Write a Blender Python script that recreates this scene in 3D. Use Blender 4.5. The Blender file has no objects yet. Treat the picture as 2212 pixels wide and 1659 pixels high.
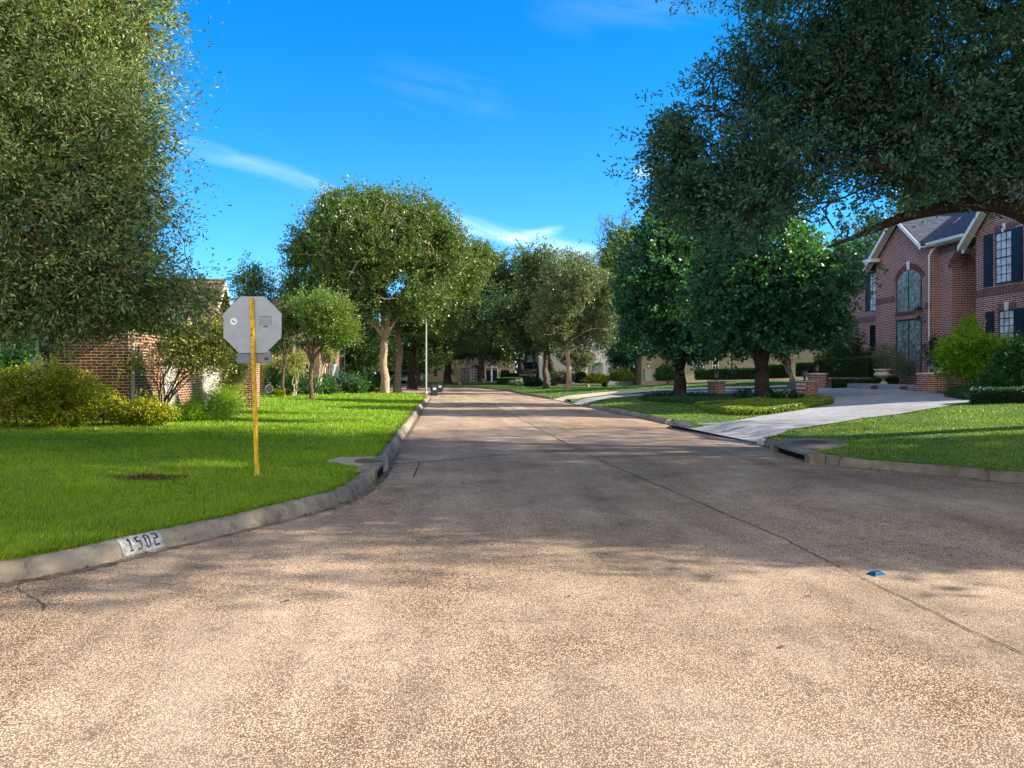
import bpy, math, random
import numpy as np
from mathutils import Vector

# ------------------------------------------------------------------ camera, sky, sun, exposure
scene = bpy.context.scene
COL = scene.collection
CAM_H = 1.5
YAW = math.atan(146 / 1600.0)
CC, SS = math.cos(YAW), math.sin(YAW)
cd = bpy.data.cameras.new("camera")
cam = bpy.data.objects.new("camera", cd)
COL.objects.link(cam)
cam.location = (0, 0, CAM_H)
cam.rotation_euler = (math.radians(90), 0, -YAW)
cd.sensor_width = 36
cd.lens = 36 * 1600 / 2212
cd.shift_y = -23.5 / 2212
cd.clip_end = 3000
cd.clip_start = 0.05
scene.camera = cam

SUN_EL = math.radians(28.8)
SUN_DIR_CAM = (1.0, -0.02)            # from the right of the picture
sx = SUN_DIR_CAM[0] * CC + SUN_DIR_CAM[1] * SS
sy = -SUN_DIR_CAM[0] * SS + SUN_DIR_CAM[1] * CC
sn = math.hypot(sx, sy); sx /= sn; sy /= sn
sun_vec = Vector((sx * math.cos(SUN_EL), sy * math.cos(SUN_EL), math.sin(SUN_EL)))
sl = bpy.data.lights.new("sun", 'SUN')
sl.energy = 5.0
sl.angle = math.radians(0.55)
sl.color = (1.0, 0.89, 0.74)
so = bpy.data.objects.new("sun", sl)
COL.objects.link(so)
so.rotation_euler = sun_vec.to_track_quat('Z', 'Y').to_euler()

world = bpy.data.worlds.new("World")
scene.world = world
world.use_nodes = True
wn = world.node_tree; wn.nodes.clear()
wo = wn.nodes.new('ShaderNodeOutputWorld')
bg = wn.nodes.new('ShaderNodeBackground')
sky = wn.nodes.new('ShaderNodeTexSky')
sky.sky_type = 'NISHITA'
sky.sun_disc = False
sky.sun_elevation = SUN_EL
sky.sun_rotation = math.atan2(sx, sy)
sky.altitude = 0
sky.air_density = 1.0
sky.dust_density = 0.0
sky.ozone_density = 4.0
hs = wn.nodes.new('ShaderNodeHueSaturation')
hs.inputs['Saturation'].default_value = 1.62
hs.inputs['Hue'].default_value = 0.489
hs.inputs['Value'].default_value = 0.95
tcw = wn.nodes.new('ShaderNodeTexCoord')
def wmath(op, a, b=None, c=None, clamp=False):
    n = wn.nodes.new('ShaderNodeMath'); n.operation = op; n.use_clamp = clamp
    for i, v in enumerate((a, b, c)):
        if v is None: continue
        if isinstance(v, (int, float)): n.inputs[i].default_value = v
        else: wn.links.new(v, n.inputs[i])
    return n.outputs[0]
sepw = wn.nodes.new('ShaderNodeSeparateXYZ'); wn.links.new(tcw.outputs['Generated'], sepw.inputs[0])
dxr = wmath('SUBTRACT', wmath('MULTIPLY', sepw.outputs[0], CC), wmath('MULTIPLY', sepw.outputs[1], SS))
dyr = wmath('MAXIMUM', wmath('ADD', wmath('MULTIPLY', sepw.outputs[0], SS), wmath('MULTIPLY', sepw.outputs[1], CC)), 0.02)
u_s = wmath('DIVIDE', dxr, dyr); v_s = wmath('DIVIDE', sepw.outputs[2], dyr)
cmb = wn.nodes.new('ShaderNodeCombineXYZ')
wn.links.new(wmath('MULTIPLY', u_s, 3.0), cmb.inputs[0]); wn.links.new(wmath('MULTIPLY_ADD', u_s, 4.0, wmath('MULTIPLY', v_s, 16.0)), cmb.inputs[1])
nzw = wn.nodes.new('ShaderNodeTexNoise'); nzw.inputs['Scale'].default_value = 2.2; nzw.inputs['Detail'].default_value = 8; nzw.inputs['Roughness'].default_value = 0.6; nzw.inputs['Distortion'].default_value = 0.6
wn.links.new(cmb.outputs[0], nzw.inputs['Vector'])
nmod = wmath('MULTIPLY_ADD', nzw.outputs['Fac'], 3.4, -1.1, clamp=True)
def wisp(u0, v0, u1, v1, w, amp, end=0.05):
    m = (v1 - v0) / (u1 - u0)
    line = wmath('MULTIPLY_ADD', u_s, m, v0 - m * u0)
    dv = wmath('DIVIDE', wmath('SUBTRACT', v_s, line), w)
    g = wmath('EXPONENT', wmath('MULTIPLY', wmath('MULTIPLY', dv, dv), -1.0))
    uc, hw = (u0 + u1) / 2, abs(u1 - u0) / 2
    du = wmath('DIVIDE', wmath('SUBTRACT', wmath('ABSOLUTE', wmath('SUBTRACT', u_s, uc)), hw), end)
    e = wmath('SUBTRACT', 1.0, du, clamp=True)
    return wmath('MULTIPLY', wmath('MULTIPLY', g, e), amp)
parts_ = [wisp(-.47, .315, -.24, .252, .014, .22, .08), wisp(-.50, .24, -.10, .20, .03, .10, .1), wisp(-.08, .200, .10, .160, .014, .38, .06), wisp(.0, .182, .05, .192, .006, .4, .03),
          wisp(-.2, .16, .16, .15, .03, .25, .1), wisp(.170, .270, .192, .274, .008, .5, .008), wisp(-.14, .38, -.03, .36, .05, .05, .1), wisp(.10, .49, .22, .50, .035, .07, .1)]
tot_ = parts_[0]
for q_ in parts_[1:]: tot_ = wmath('ADD', tot_, q_)
wfac = wmath('MULTIPLY', tot_, wmath('MULTIPLY_ADD', nmod, .8, .2), clamp=True)
hz_ = wmath('MULTIPLY', wmath('EXPONENT', wmath('MULTIPLY', wmath('MAXIMUM', v_s, 0.0), -9.0)), 0.55)
wfac = wmath('MAXIMUM', wfac, hz_)
mxw = wn.nodes.new('ShaderNodeMix'); mxw.data_type = 'RGBA'
mxw.inputs[7].default_value = (6.5, 8.0, 9.0, 1)
tnt = wn.nodes.new('ShaderNodeMix'); tnt.data_type = 'RGBA'; tnt.blend_type = 'MULTIPLY'
tnt.inputs[0].default_value = 1.0
tnt.inputs[7].default_value = (0.42, 0.86, 1.45, 1)
wn.links.new(sky.outputs['Color'], tnt.inputs[6])
wn.links.new(tnt.outputs[2], hs.inputs['Color'])
wn.links.new(hs.outputs['Color'], mxw.inputs[6])
wn.links.new(wfac, mxw.inputs[0])
# pale brightening added to the unseen sky behind the camera, as neutral fill light
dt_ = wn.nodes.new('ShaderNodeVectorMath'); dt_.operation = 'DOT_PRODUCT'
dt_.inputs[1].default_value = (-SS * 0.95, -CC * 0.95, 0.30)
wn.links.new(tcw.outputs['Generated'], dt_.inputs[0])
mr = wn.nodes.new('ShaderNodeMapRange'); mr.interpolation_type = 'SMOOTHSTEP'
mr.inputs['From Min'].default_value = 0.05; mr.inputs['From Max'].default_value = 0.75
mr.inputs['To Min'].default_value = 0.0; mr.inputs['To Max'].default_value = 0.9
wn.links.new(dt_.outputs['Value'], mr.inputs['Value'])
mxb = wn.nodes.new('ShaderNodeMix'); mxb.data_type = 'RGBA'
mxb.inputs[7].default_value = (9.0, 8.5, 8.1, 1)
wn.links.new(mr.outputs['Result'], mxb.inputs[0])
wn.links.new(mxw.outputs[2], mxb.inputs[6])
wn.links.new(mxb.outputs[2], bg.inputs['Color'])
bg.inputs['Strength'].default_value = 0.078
wn.links.new(bg.outputs['Background'], wo.inputs['Surface'])

scene.view_settings.view_transform = 'Standard'
scene.view_settings.look = 'None'
scene.view_settings.exposure = 1.50
scene.view_settings.gamma = 1.0
scene.render.engine = 'CYCLES'
scene.cycles.use_denoising = True
scene.cycles.max_bounces = 6
scene.cycles.diffuse_bounces = 3
scene.cycles.glossy_bounces = 2
scene.cycles.transmission_bounces = 3
scene.cycles.transparent_max_bounces = 4
scene.cycles.use_adaptive_sampling = True
scene.cycles.adaptive_threshold = 0.02
scene.cycles.sample_clamp_indirect = 4.0
scene.render.resolution_x = 1024
scene.render.resolution_y = 768

rng = np.random.default_rng(7)
random.seed(7)

# ------------------------------------------------------------------ picture <-> place (2212 px wide frame, road runs along +Y)
def P(px, py, d):
    """the place seen at px,py at depth d metres"""
    xc = (px - 1106) / 1600.0 * d
    return np.array((xc * CC + d * SS, -xc * SS + d * CC, CAM_H - (py - 806) / 1600.0 * d))

def flat(px, py, z=0.0):
    return P(px, py, (CAM_H - z) * 1600.0 / (py - 806))

# kerb lines (gutter edge) on the road plane
LK_PX = [(930, 858.5), (921, 867), (909, 882), (896, 905), (878, 931), (853, 966), (829, 1012), (801, 1044), (754, 1080), (650, 1112),
         (536, 1139), (440, 1163), (357, 1181), (238, 1213), (120, 1238), (0, 1262)]
LK = [flat(*p)[:2] for p in LK_PX]
LK = [np.array((-75.0, 70.0)), np.array((-45.0, 68.5)), np.array((-22.0, 66.0)), np.array((-8.0, 60.5)), np.array((-2.6, 53.0))] + LK
e = LK[-1]
LK += [e + np.array((-3.0, -1.1)), e + np.array((-8.0, -3.2)), e + np.array((-40.0, -18.0))]
RK_PX = [(2212, 1045), (2100, 1033), (2000, 1023), (1892, 1014), (1820, 1007), (1766, 998), (1694, 976), (1641, 957), (1580, 942), (1510, 928.5), (1447, 916.5),
         (1360, 896.5), (1266, 878.5), (1222, 868.3), (1193, 862.5), (1144, 855), (1104, 846), (1080, 842)]
RK = [flat(*p)[:2] for p in RK_PX]
s0 = RK[0]
RK = [s0 + np.array((60.0, -24.0)), s0 + np.array((20.0, -8.0)), s0 + np.array((6.0, -2.3)), s0 + np.array((2.0, -0.7))] + RK + \
     [np.array((3.0, 74.0)), np.array((-2.0, 77.0)), np.array((-10.0, 79.0)), np.array((-26.0, 80.0)), np.array((-50.0, 80.5)), np.array((-78.0, 80.5))]

def resample(pts, step, smooth=2):
    pts = [np.array(p, float) for p in pts]
    for _ in range(smooth):
        q = [pts[0]]
        for a, b in zip(pts[:-1], pts[1:]):
            q += [a * .75 + b * .25, a * .25 + b * .75]
        q.append(pts[-1]); pts = q
    pts = np.array(pts)
    seg = np.linalg.norm(np.diff(pts[:, :2], axis=0), axis=1)
    s = np.r_[0, np.cumsum(seg)]
    out = [0.0]
    while out[-1] < s[-1]:
        k = np.interp(out[-1], s, np.arange(len(s)))
        p = pts[int(k)]
        far = max(0.0, math.hypot(p[0], p[1]) - 12)
        out.append(out[-1] + step * (1 + far * 0.04))
    out[-1] = s[-1]
    return np.stack([np.interp(out, s, pts[:, i]) for i in range(pts.shape[1])], 1)

LKR = resample(LK, 0.25)
RKR = resample(RK, 0.25)

def dist_poly(xy, poly):
    xy = np.atleast_2d(xy)
    best = np.full(len(xy), 1e9)
    a = poly[:-1]; b = poly[1:]
    for i in range(0, len(xy), 4000):
        p = xy[i:i + 4000][:, None, :]
        ab = (b - a)[None]
        t = np.clip(((p - a[None]) * ab).sum(2) / (ab ** 2).sum(2), 0, 1)
        best[i:i + 4000] = np.linalg.norm(p - (a[None] + t[..., None] * ab), axis=2).min(1)
    return best

LKs, RKs = LKR[::2], RKR[::2]
def smooth01(t):
    t = np.clip(t, 0, 1); return t * t * (3 - 2 * t)

def HL(xy):
    xy = np.atleast_2d(xy)
    d = dist_poly(xy, LKs)
    return 0.125 + 0.022 * np.minimum(d, 9) + 0.012 * np.sin(xy[:, 0] * .9) * np.sin(xy[:, 1] * .7 + 1) * np.minimum(1, d)

def HR(xy):
    xy = np.atleast_2d(xy)
    d = dist_poly(xy, RKs)
    far = smooth01((xy[:, 1] - 48) / 22.0)
    sl_ = 0.06 * (1 - far) + 0.006 * far
    lim = np.minimum(d, 14)
    return 0.125 + sl_ * lim + 0.015 * np.sin(xy[:, 0] * .8) * np.sin(xy[:, 1] * .6) * np.minimum(1, d)

def ground(px, py, side):
    """where the ray through px,py meets the lawn of one side"""
    H = HL if side == 'L' else HR
    d = np.arange(4, 130, 0.1)
    pts = np.stack([P(px, py, t) for t in d])
    h = H(pts[:, :2])
    k = np.argmax(pts[:, 2] <= h)
    if pts[k, 2] > h[k]:
        k = len(d) - 1
    p = pts[k].copy(); p[2] = h[k]
    return p

def gridded(H):
    gx = np.arange(-130, 130.1, 0.5); gy = np.arange(-30, 130.1, 0.5)
    X, Y_ = np.meshgrid(gx, gy); Zg = H(np.column_stack([X.ravel(), Y_.ravel()])).reshape(X.shape)
    def f(xy):
        xy = np.atleast_2d(xy)
        u = np.clip((xy[:, 0] + 130) / 0.5, 0, len(gx) - 1.001); v = np.clip((xy[:, 1] + 30) / 0.5, 0, len(gy) - 1.001)
        i = u.astype(int); j = v.astype(int); a = u - i; b = v - j
        return Zg[j, i] * (1 - a) * (1 - b) + Zg[j, i + 1] * a * (1 - b) + Zg[j + 1, i] * (1 - a) * b + Zg[j + 1, i + 1] * a * b
    return f
HLX, HRX = HL, HR
HL, HR = gridded(HLX), gridded(HRX)

def depth_of(p):
    return p[0] * SS + p[1] * CC

# ------------------------------------------------------------------ materials
MATS = {}
def N(nt, t, **kw):
    n = nt.nodes.new(t)
    for k, v in kw.items():
        setattr(n, k, v)
    return n

def base_mat(name, rough=0.8, spec=0.3, metal=0.0):
    m = bpy.data.materials.new(name); m.use_nodes = True
    nt = m.node_tree
    b = nt.nodes['Principled BSDF']
    b.inputs['Roughness'].default_value = rough
    b.inputs['Specular IOR Level'].default_value = spec
    b.inputs['Metallic'].default_value = metal
    return m, nt, b

def mixc(nt, fac, a, b, mode='MIX'):
    x = N(nt, 'ShaderNodeMix', data_type='RGBA', blend_type=mode)
    def put(i, v):
        if isinstance(v, bpy.types.NodeSocket): nt.links.new(v, x.inputs[i])
        elif isinstance(v, (int, float)): x.inputs[i].default_value = v
        else: x.inputs[i].default_value = (*v, 1)
    put(0, fac); put(6, a); put(7, b)
    return x.outputs[2]

def noise(nt, vec, scale, detail=4, rough=0.6, dist=0.0):
    n = N(nt, 'ShaderNodeTexNoise')
    n.inputs['Scale'].default_value = scale
    n.inputs['Detail'].default_value = detail
    n.inputs['Roughness'].default_value = rough
    n.inputs['Distortion'].default_value = dist
    if vec is not None: nt.links.new(vec, n.inputs['Vector'])
    return n.outputs['Fac']

def ramp(nt, fac, stops):
    r = N(nt, 'ShaderNodeValToRGB')
    el = r.color_ramp.elements
    while len(el) < len(stops): el.new(0.5)
    for e_, (p, c) in zip(el, stops):
        e_.position = p
        e_.color = (*c, 1) if not isinstance(c, (int, float)) else (c, c, c, 1)
    nt.links.new(fac, r.inputs['Fac'])
    return r.outputs['Color']

def bump(nt, b, h, strength, dist):
    n = N(nt, 'ShaderNodeBump')
    n.inputs['Strength'].default_value = strength
    n.inputs['Distance'].default_value = dist
    nt.links.new(h, n.inputs['Height'])
    nt.links.new(n.outputs['Normal'], b.inputs['Normal'])

def objvec(nt, scale=None):
    t = N(nt, 'ShaderNodeTexCoord')
    if scale is None: return t.outputs['Object']
    m = N(nt, 'ShaderNodeMapping'); m.inputs['Scale'].default_value = scale
    nt.links.new(t.outputs['Object'], m.inputs['Vector'])
    return m.outputs['Vector']

def plain(name, col, rough=0.7, spec=0.3, metal=0.0, var=0.12, scale=6.0, bmp=0.0):
    if name in MATS: return MATS[name]
    m, nt, b = base_mat(name, rough, spec, metal)
    v = objvec(nt)
    f = noise(nt, v, scale, 5)
    lo = tuple(c * (1 - var * 1.6) for c in col); hi = tuple(min(1, c * (1 + var * 1.6)) for c in col)
    nt.links.new(ramp(nt, f, [(0.3, lo), (0.7, hi)]), b.inputs['Base Color'])
    if bmp: bump(nt, b, noise(nt, v, scale * 5, 5), 0.6, bmp)
    MATS[name] = m
    return m

def leaf_mat(name, dark, light, trans=0.35, tcol=None, rough=0.38, odd=None, oddp=0.06, spec=0.45, big=0.6, lo=0.12, hi=0.85):
    """leaf colour varies leaf by leaf and softly over the crown"""
    m, nt, b = base_mat(name, rough, spec)
    g = N(nt, 'ShaderNodeNewGeometry')
    v = objvec(nt)
    nb = noise(nt, v, big, 3)
    ad = N(nt, 'ShaderNodeMath', operation='MULTIPLY_ADD')
    nt.links.new(g.outputs['Random Per Island'], ad.inputs[0]); ad.inputs[1].default_value = 0.6
    sb = N(nt, 'ShaderNodeMath', operation='MULTIPLY'); nt.links.new(nb, sb.inputs[0]); sb.inputs[1].default_value = 0.5
    nt.links.new(sb.outputs[0], ad.inputs[2])
    col = ramp(nt, ad.outputs[0], [(lo, dark), (hi, light)])
    if odd:
        gt = N(nt, 'ShaderNodeMath', operation='GREATER_THAN'); gt.inputs[1].default_value = 1 - oddp
        mu = N(nt, 'ShaderNodeMath', operation='MULTIPLY'); mu.inputs[1].default_value = 7.31
        fr = N(nt, 'ShaderNodeMath', operation='FRACT')
        nt.links.new(g.outputs['Random Per Island'], mu.inputs[0]); nt.links.new(mu.outputs[0], fr.inputs[0]); nt.links.new(fr.outputs[0], gt.inputs[0])
        col = mixc(nt, gt.outputs[0], col, odd)
    nt.links.new(col, b.inputs['Base Color'])
    tr = N(nt, 'ShaderNodeBsdfTranslucent')
    tc = mixc(nt, 1.0, col, tcol or (1.6, 1.7, 0.5), 'MULTIPLY')
    nt.links.new(tc, tr.inputs['Color'])
    ms = N(nt, 'ShaderNodeMixShader'); ms.inputs[0].default_value = trans
    nt.links.new(b.outputs[0], ms.inputs[1]); nt.links.new(tr.outputs[0], ms.inputs[2])
    nt.links.new(ms.outputs[0], nt.nodes['Material Output'].inputs['Surface'])
    return m

def brick_mat(name, c1, c2, mortar, bw=0.254, rh=0.076, ms=0.011, soldier=False, dark=(0.03, 0.012, 0.012)):
    m, nt, b = base_mat(name, 0.85, 0.2)
    t = N(nt, 'ShaderNodeTexCoord')
    sp = N(nt, 'ShaderNodeSeparateXYZ'); nt.links.new(t.outputs['Object'], sp.inputs[0])
    ad = N(nt, 'ShaderNodeMath', operation='ADD'); nt.links.new(sp.outputs[0], ad.inputs[0]); nt.links.new(sp.outputs[1], ad.inputs[1])
    cb = N(nt, 'ShaderNodeCombineXYZ')
    if soldier:
        nt.links.new(sp.outputs[2], cb.inputs[0]); nt.links.new(ad.outputs[0], cb.inputs[1])
    else:
        nt.links.new(ad.outputs[0], cb.inputs[0]); nt.links.new(sp.outputs[2], cb.inputs[1])
    br = N(nt, 'ShaderNodeTexBrick')
    br.inputs['Scale'].default_value = 1
    br.inputs['Brick Width'].default_value = bw if not soldier else 5.0
    br.inputs['Row Height'].default_value = rh
    br.inputs['Mortar Size'].default_value = ms
    br.inputs['Mortar Smooth'].default_value = 0.15
    br.inputs['Bias'].default_value = 0.0
    br.inputs['Color1'].default_value = (*c1, 1); br.inputs['Color2'].default_value = (*c2, 1); br.inputs['Mortar'].default_value = (*mortar, 1)
    nt.links.new(cb.outputs[0], br.inputs['Vector'])
    f = noise(nt, t.outputs['Object'], 14, 4)
    f2 = noise(nt, t.outputs['Object'], 0.9, 4)
    col = mixc(nt, 0.5, br.outputs['Color'], ramp(nt, f, [(0.3, 0.45), (0.7, 1.35)]), 'MULTIPLY')
    col = mixc(nt, 0.35, col, ramp(nt, f2, [(0.3, 0.55), (0.7, 1.3)]), 'MULTIPLY')
    nt.links.new(col, b.inputs['Base Color'])
    inv = N(nt, 'ShaderNodeMath', operation='SUBTRACT'); inv.inputs[0].default_value = 1; nt.links.new(br.outputs['Fac'], inv.inputs[1])
    bump(nt, b, inv.outputs[0], 0.8, 0.008)
    return m

def concrete_mat(name, c_lo, c_hi, agg=0.0, scale=1.0, dirt=0.4, warm=None):
    m, nt, b = base_mat(name, 0.85, 0.2)
    v = objvec(nt)
    big = noise(nt, v, 0.35, 6, 0.6, 0.4)
    mid = noise(nt, v, 2.4, 6, 0.65, 0.3)
    col = ramp(nt, big, [(0.3, c_lo), (0.7, c_hi)])
    col = mixc(nt, dirt, col, ramp(nt, mid, [(0.3, 0.55), (0.7, 1.25)]), 'MULTIPLY')
    stain = noise(nt, v, 5.5, 7, 0.75, 0.6)
    col = mixc(nt, min(1.0, dirt * 1.1), col, ramp(nt, stain, [(0.34, 0.42), (0.46, 0.95), (0.75, 1.15)]), 'MULTIPLY')
    fine = noise(nt, v, 60, 5, 0.8)
    col = mixc(nt, 0.5, col, ramp(nt, fine, [(0.3, 0.6), (0.7, 1.3)]), 'MULTIPLY')
    hsock = fine
    if agg:
        # exposed pebbles: pale stones in dark paste, worn away in long patches
        vo = N(nt, 'ShaderNodeTexVoronoi'); vo.inputs['Scale'].default_value = 112; vo.inputs['Randomness'].default_value = 1.0
        nt.links.new(v, vo.inputs['Vector'])
        vo2 = N(nt, 'ShaderNodeTexVoronoi'); vo2.inputs['Scale'].default_value = 190; nt.links.new(v, vo2.inputs['Vector'])
        st = ramp(nt, vo.outputs['Distance'], [(0.28, 1.30), (0.60, 0.26)])
        st2 = ramp(nt, vo2.outputs['Distance'], [(0.25, 1.2), (0.7, 0.5)])
        sep = N(nt, 'ShaderNodeSeparateColor'); nt.links.new(vo.outputs['Color'], sep.inputs[0])
        tint = ramp(nt, sep.outputs[0], [(0.0, (0.55, 0.36, 0.24)), (0.2, (1.0, 0.82, 0.66)), (0.6, (1.25, 1.08, 0.9)), (0.9, (1.5, 1.42, 1.3)), (1.0, (0.5, 0.42, 0.38))])
        stones = mixc(nt, 1.0, st, tint, 'MULTIPLY')
        stones = mixc(nt, 0.55, stones, st2, 'MULTIPLY')
        wear = noise(nt, objvec(nt, (1.0, 0.45, 1.0)), 0.5, 6, 0.7, 0.8)
        wf = ramp(nt, wear, [(0.35, 0.55 * agg), (0.6, 1.0 * agg)])
        col = mixc(nt, wf, col, mixc(nt, 1.0, col, stones, 'MULTIPLY'))
        hsock = mixc(nt, 0.5, st, fine)
        # tyre-worn and stained streaks along the road
        stn = noise(nt, objvec(nt, (1.6, 0.12, 1.0)), 0.9, 5, 0.6, 0.3)
        col = mixc(nt, 0.6, col, ramp(nt, stn, [(0.35, 0.66), (0.65, 1.2)]), 'MULTIPLY')
        blot = noise(nt, v, 0.9, 7, 0.7, 0.7)
        col = mixc(nt, 0.6, col, ramp(nt, blot, [(0.32, 0.55), (0.46, 1.0), (0.7, 1.12)]), 'MULTIPLY')
        spot = noise(nt, v, 7.0, 4, 0.6)
        col = mixc(nt, 0.45, col, ramp(nt, spot, [(0.24, 0.35), (0.34, 1.0), (0.8, 1.1)]), 'MULTIPLY')
        bump(nt, b, hsock, 0.55, 0.006)
    else:
        bump(nt, b, hsock, 0.35, 0.004)
    nt.links.new(col, b.inputs['Base Color'])
    return m

M_road = concrete_mat('exposed_aggregate_road', (0.33, 0.265, 0.20), (0.53, 0.435, 0.34), agg=1.0, dirt=0.35)
M_kerb = concrete_mat('kerb_concrete', (0.15, 0.125, 0.092), (0.34, 0.29, 0.22), dirt=1.0)
M_drive = concrete_mat('driveway_concrete', (0.25, 0.255, 0.27), (0.36, 0.36, 0.37), dirt=0.55)
M_walk = concrete_mat('walk_concrete', (0.42, 0.33, 0.26), (0.55, 0.44, 0.35), dirt=0.3)

def lawn_mat(name, a, b_):
    m, nt, b = base_mat(name, 0.9, 0.1)
    v = objvec(nt)
    f = noise(nt, v, 34, 5, 0.75)
    g = noise(nt, v, 0.7, 4)
    col = ramp(nt, f, [(0.35, a), (0.68, b_)])
    col = mixc(nt, 0.4, col, ramp(nt, g, [(0.3, 0.65), (0.7, 1.25)]), 'MULTIPLY')
    nt.links.new(col, b.inputs['Base Color'])
    bump(nt, b, f, 0.7, 0.03)
    return m
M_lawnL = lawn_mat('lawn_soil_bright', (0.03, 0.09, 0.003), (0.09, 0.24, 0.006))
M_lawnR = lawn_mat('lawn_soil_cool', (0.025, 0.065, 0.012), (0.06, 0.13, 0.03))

# ------------------------------------------------------------------ mesh building
class MB:
    def __init__(self):
        self.V = []; self.F = []; self.n = 0; self.mi = []
    def add(self, V, F, mi=0):
        V = np.asarray(V, float)
        self.V.append(V)
        self.F.append([tuple(int(i) + self.n for i in f) for f in F])
        self.mi.append([mi] * len(F))
        self.n += len(V)
        return self
    def box(self, x0, x1, y0, y1, z0, z1, mi=0):
        V = [(x, y, z) for z in (z0, z1) for y in (y0, y1) for x in (x0, x1)]
        return self.add(V, [(0, 2, 3, 1), (4, 5, 7, 6), (0, 1, 5, 4), (2, 6, 7, 3), (0, 4, 6, 2), (1, 3, 7, 5)], mi)
    def prism(self, poly, axis, a0, a1, mi=0):
        """extrude a 2D polygon along an axis; the polygon lives in the other two axes in order"""
        n = len(poly); V = []
        for a in (a0, a1):
            for (u, v) in poly:
                V.append({'x': (a, u, v), 'y': (u, a, v), 'z': (u, v, a)}[axis])
        F = [tuple(range(n))[::-1], tuple(range(n, 2 * n))]
        F += [(i, (i + 1) % n, n + (i + 1) % n, n + i) for i in range(n)]
        return self.add(V, F, mi)
    def tube(self, pts, rad, k=8, mi=0, cap=True):
        pts = np.asarray(pts, float); n = len(pts)
        rad = np.broadcast_to(np.asarray(rad, float), (n,))
        T = np.gradient(pts, axis=0); T /= np.linalg.norm(T, axis=1)[:, None] + 1e-9
        up = np.array((0, 0, 1.0)) if abs(T[0, 2]) < 0.9 else np.array((1.0, 0, 0))
        V = []
        for i in range(n):
            a = np.cross(T[i], up); a /= np.linalg.norm(a) + 1e-9
            b = np.cross(a, T[i])
            up = b
            an = np.arange(k) / k * 2 * np.pi
            V.append(pts[i] + rad[i] * (np.cos(an)[:, None] * a + np.sin(an)[:, None] * b))
        F = [(i * k + j, i * k + (j + 1) % k, (i + 1) * k + (j + 1) % k, (i + 1) * k + j) for i in range(n - 1) for j in range(k)]
        if cap: F += [tuple(range(k))[::-1], tuple((n - 1) * k + j for j in range(k))]
        return self.add(np.concatenate(V), F, mi)
    def lathe(self, prof, cx, cy, k=20, mi=0, z0=0.0, wob=None):
        V = []
        for (r, z) in prof:
            for j in range(k):
                a = j / k * 2 * math.pi
                rr = r * (1 + (wob(a, z) if wob else 0))
                V.append((cx + rr * math.cos(a), cy + rr * math.sin(a), z0 + z))
        n = len(prof)
        F = [(i * k + j, i * k + (j + 1) % k, (i + 1) * k + (j + 1) % k, (i + 1) * k + j) for i in range(n - 1) for j in range(k)]
        F += [tuple(range(k))[::-1], tuple((n - 1) * k + j for j in range(k))]
        return self.add(V, F, mi)
    def build(self, name, mats, parent=None, smooth=False, loc=None):
        me = bpy.data.meshes.new(name)
        V = np.concatenate(self.V) if self.V else np.zeros((0, 3))
        if loc is not None: V = V - np.asarray(loc, float)
        F = [f for fs in self.F for f in fs]
        me.from_pydata(V.tolist(), [], F)
        if not isinstance(mats, (list, tuple)): mats = [mats]
        for m in mats: me.materials.append(m)
        mi = [i for l in self.mi for i in l]
        if any(mi): me.polygons.foreach_set('material_index', mi)
        if smooth:
            me.polygons.foreach_set('use_smooth', [True] * len(me.polygons))
        me.update()
        o = bpy.data.objects.new(name, me); COL.objects.link(o)
        if parent is not None: o.parent = parent
        if loc is not None and parent is None: o.location = loc
        return o

def quads_mesh(name, V, mat, parent=None, loc=None, tri=False, mat_idx=None, smooth=False):
    """V: (n,4,3) or (n,3,3) array of separate faces"""
    k = V.shape[1]; n = len(V)
    me = bpy.data.meshes.new(name)
    W = V.reshape(-1, 3)
    if loc is not None: W = W - np.asarray(loc, float)
    me.vertices.add(n * k); me.vertices.foreach_set('co', W.astype(np.float32).ravel())
    me.loops.add(n * k); me.loops.foreach_set('vertex_index', np.arange(n * k, dtype=np.int32))
    me.polygons.add(n)
    me.polygons.foreach_set('loop_start', np.arange(n, dtype=np.int32) * k)
    mats = mat if isinstance(mat, (list, tuple)) else [mat]
    for m in mats: me.materials.append(m)
    if mat_idx is not None: me.polygons.foreach_set('material_index', mat_idx.astype(np.int32))
    me.update(calc_edges=True)
    o = bpy.data.objects.new(name, me); COL.objects.link(o)
    if parent is not None: o.parent = parent
    elif loc is not None: o.location = loc
    return o

def tag(o, label=None, cat=None, group=None, kind=None):
    if label: o['label'] = label
    if cat: o['category'] = cat
    if group: o['group'] = group
    if kind: o['kind'] = kind
    return o

def thing(name, label, cat, loc=(0, 0, 0), rz=0.0, group=None):
    o = bpy.data.objects.new(name, None); COL.objects.link(o)
    o.location = tuple(float(v) for v in loc); o.rotation_euler = (0, 0, rz)
    o.empty_display_size = 0.2
    return tag(o, label, cat, group)

def copy_tree(o, parent=None):
    c = o.copy(); COL.objects.link(c); c.parent = parent
    for ch in [x for x in bpy.data.objects if x.parent == o]:
        copy_tree(ch, c)
    return c

def unit(v):
    return v / (np.linalg.norm(v, axis=-1, keepdims=True) + 1e-9)

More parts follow.
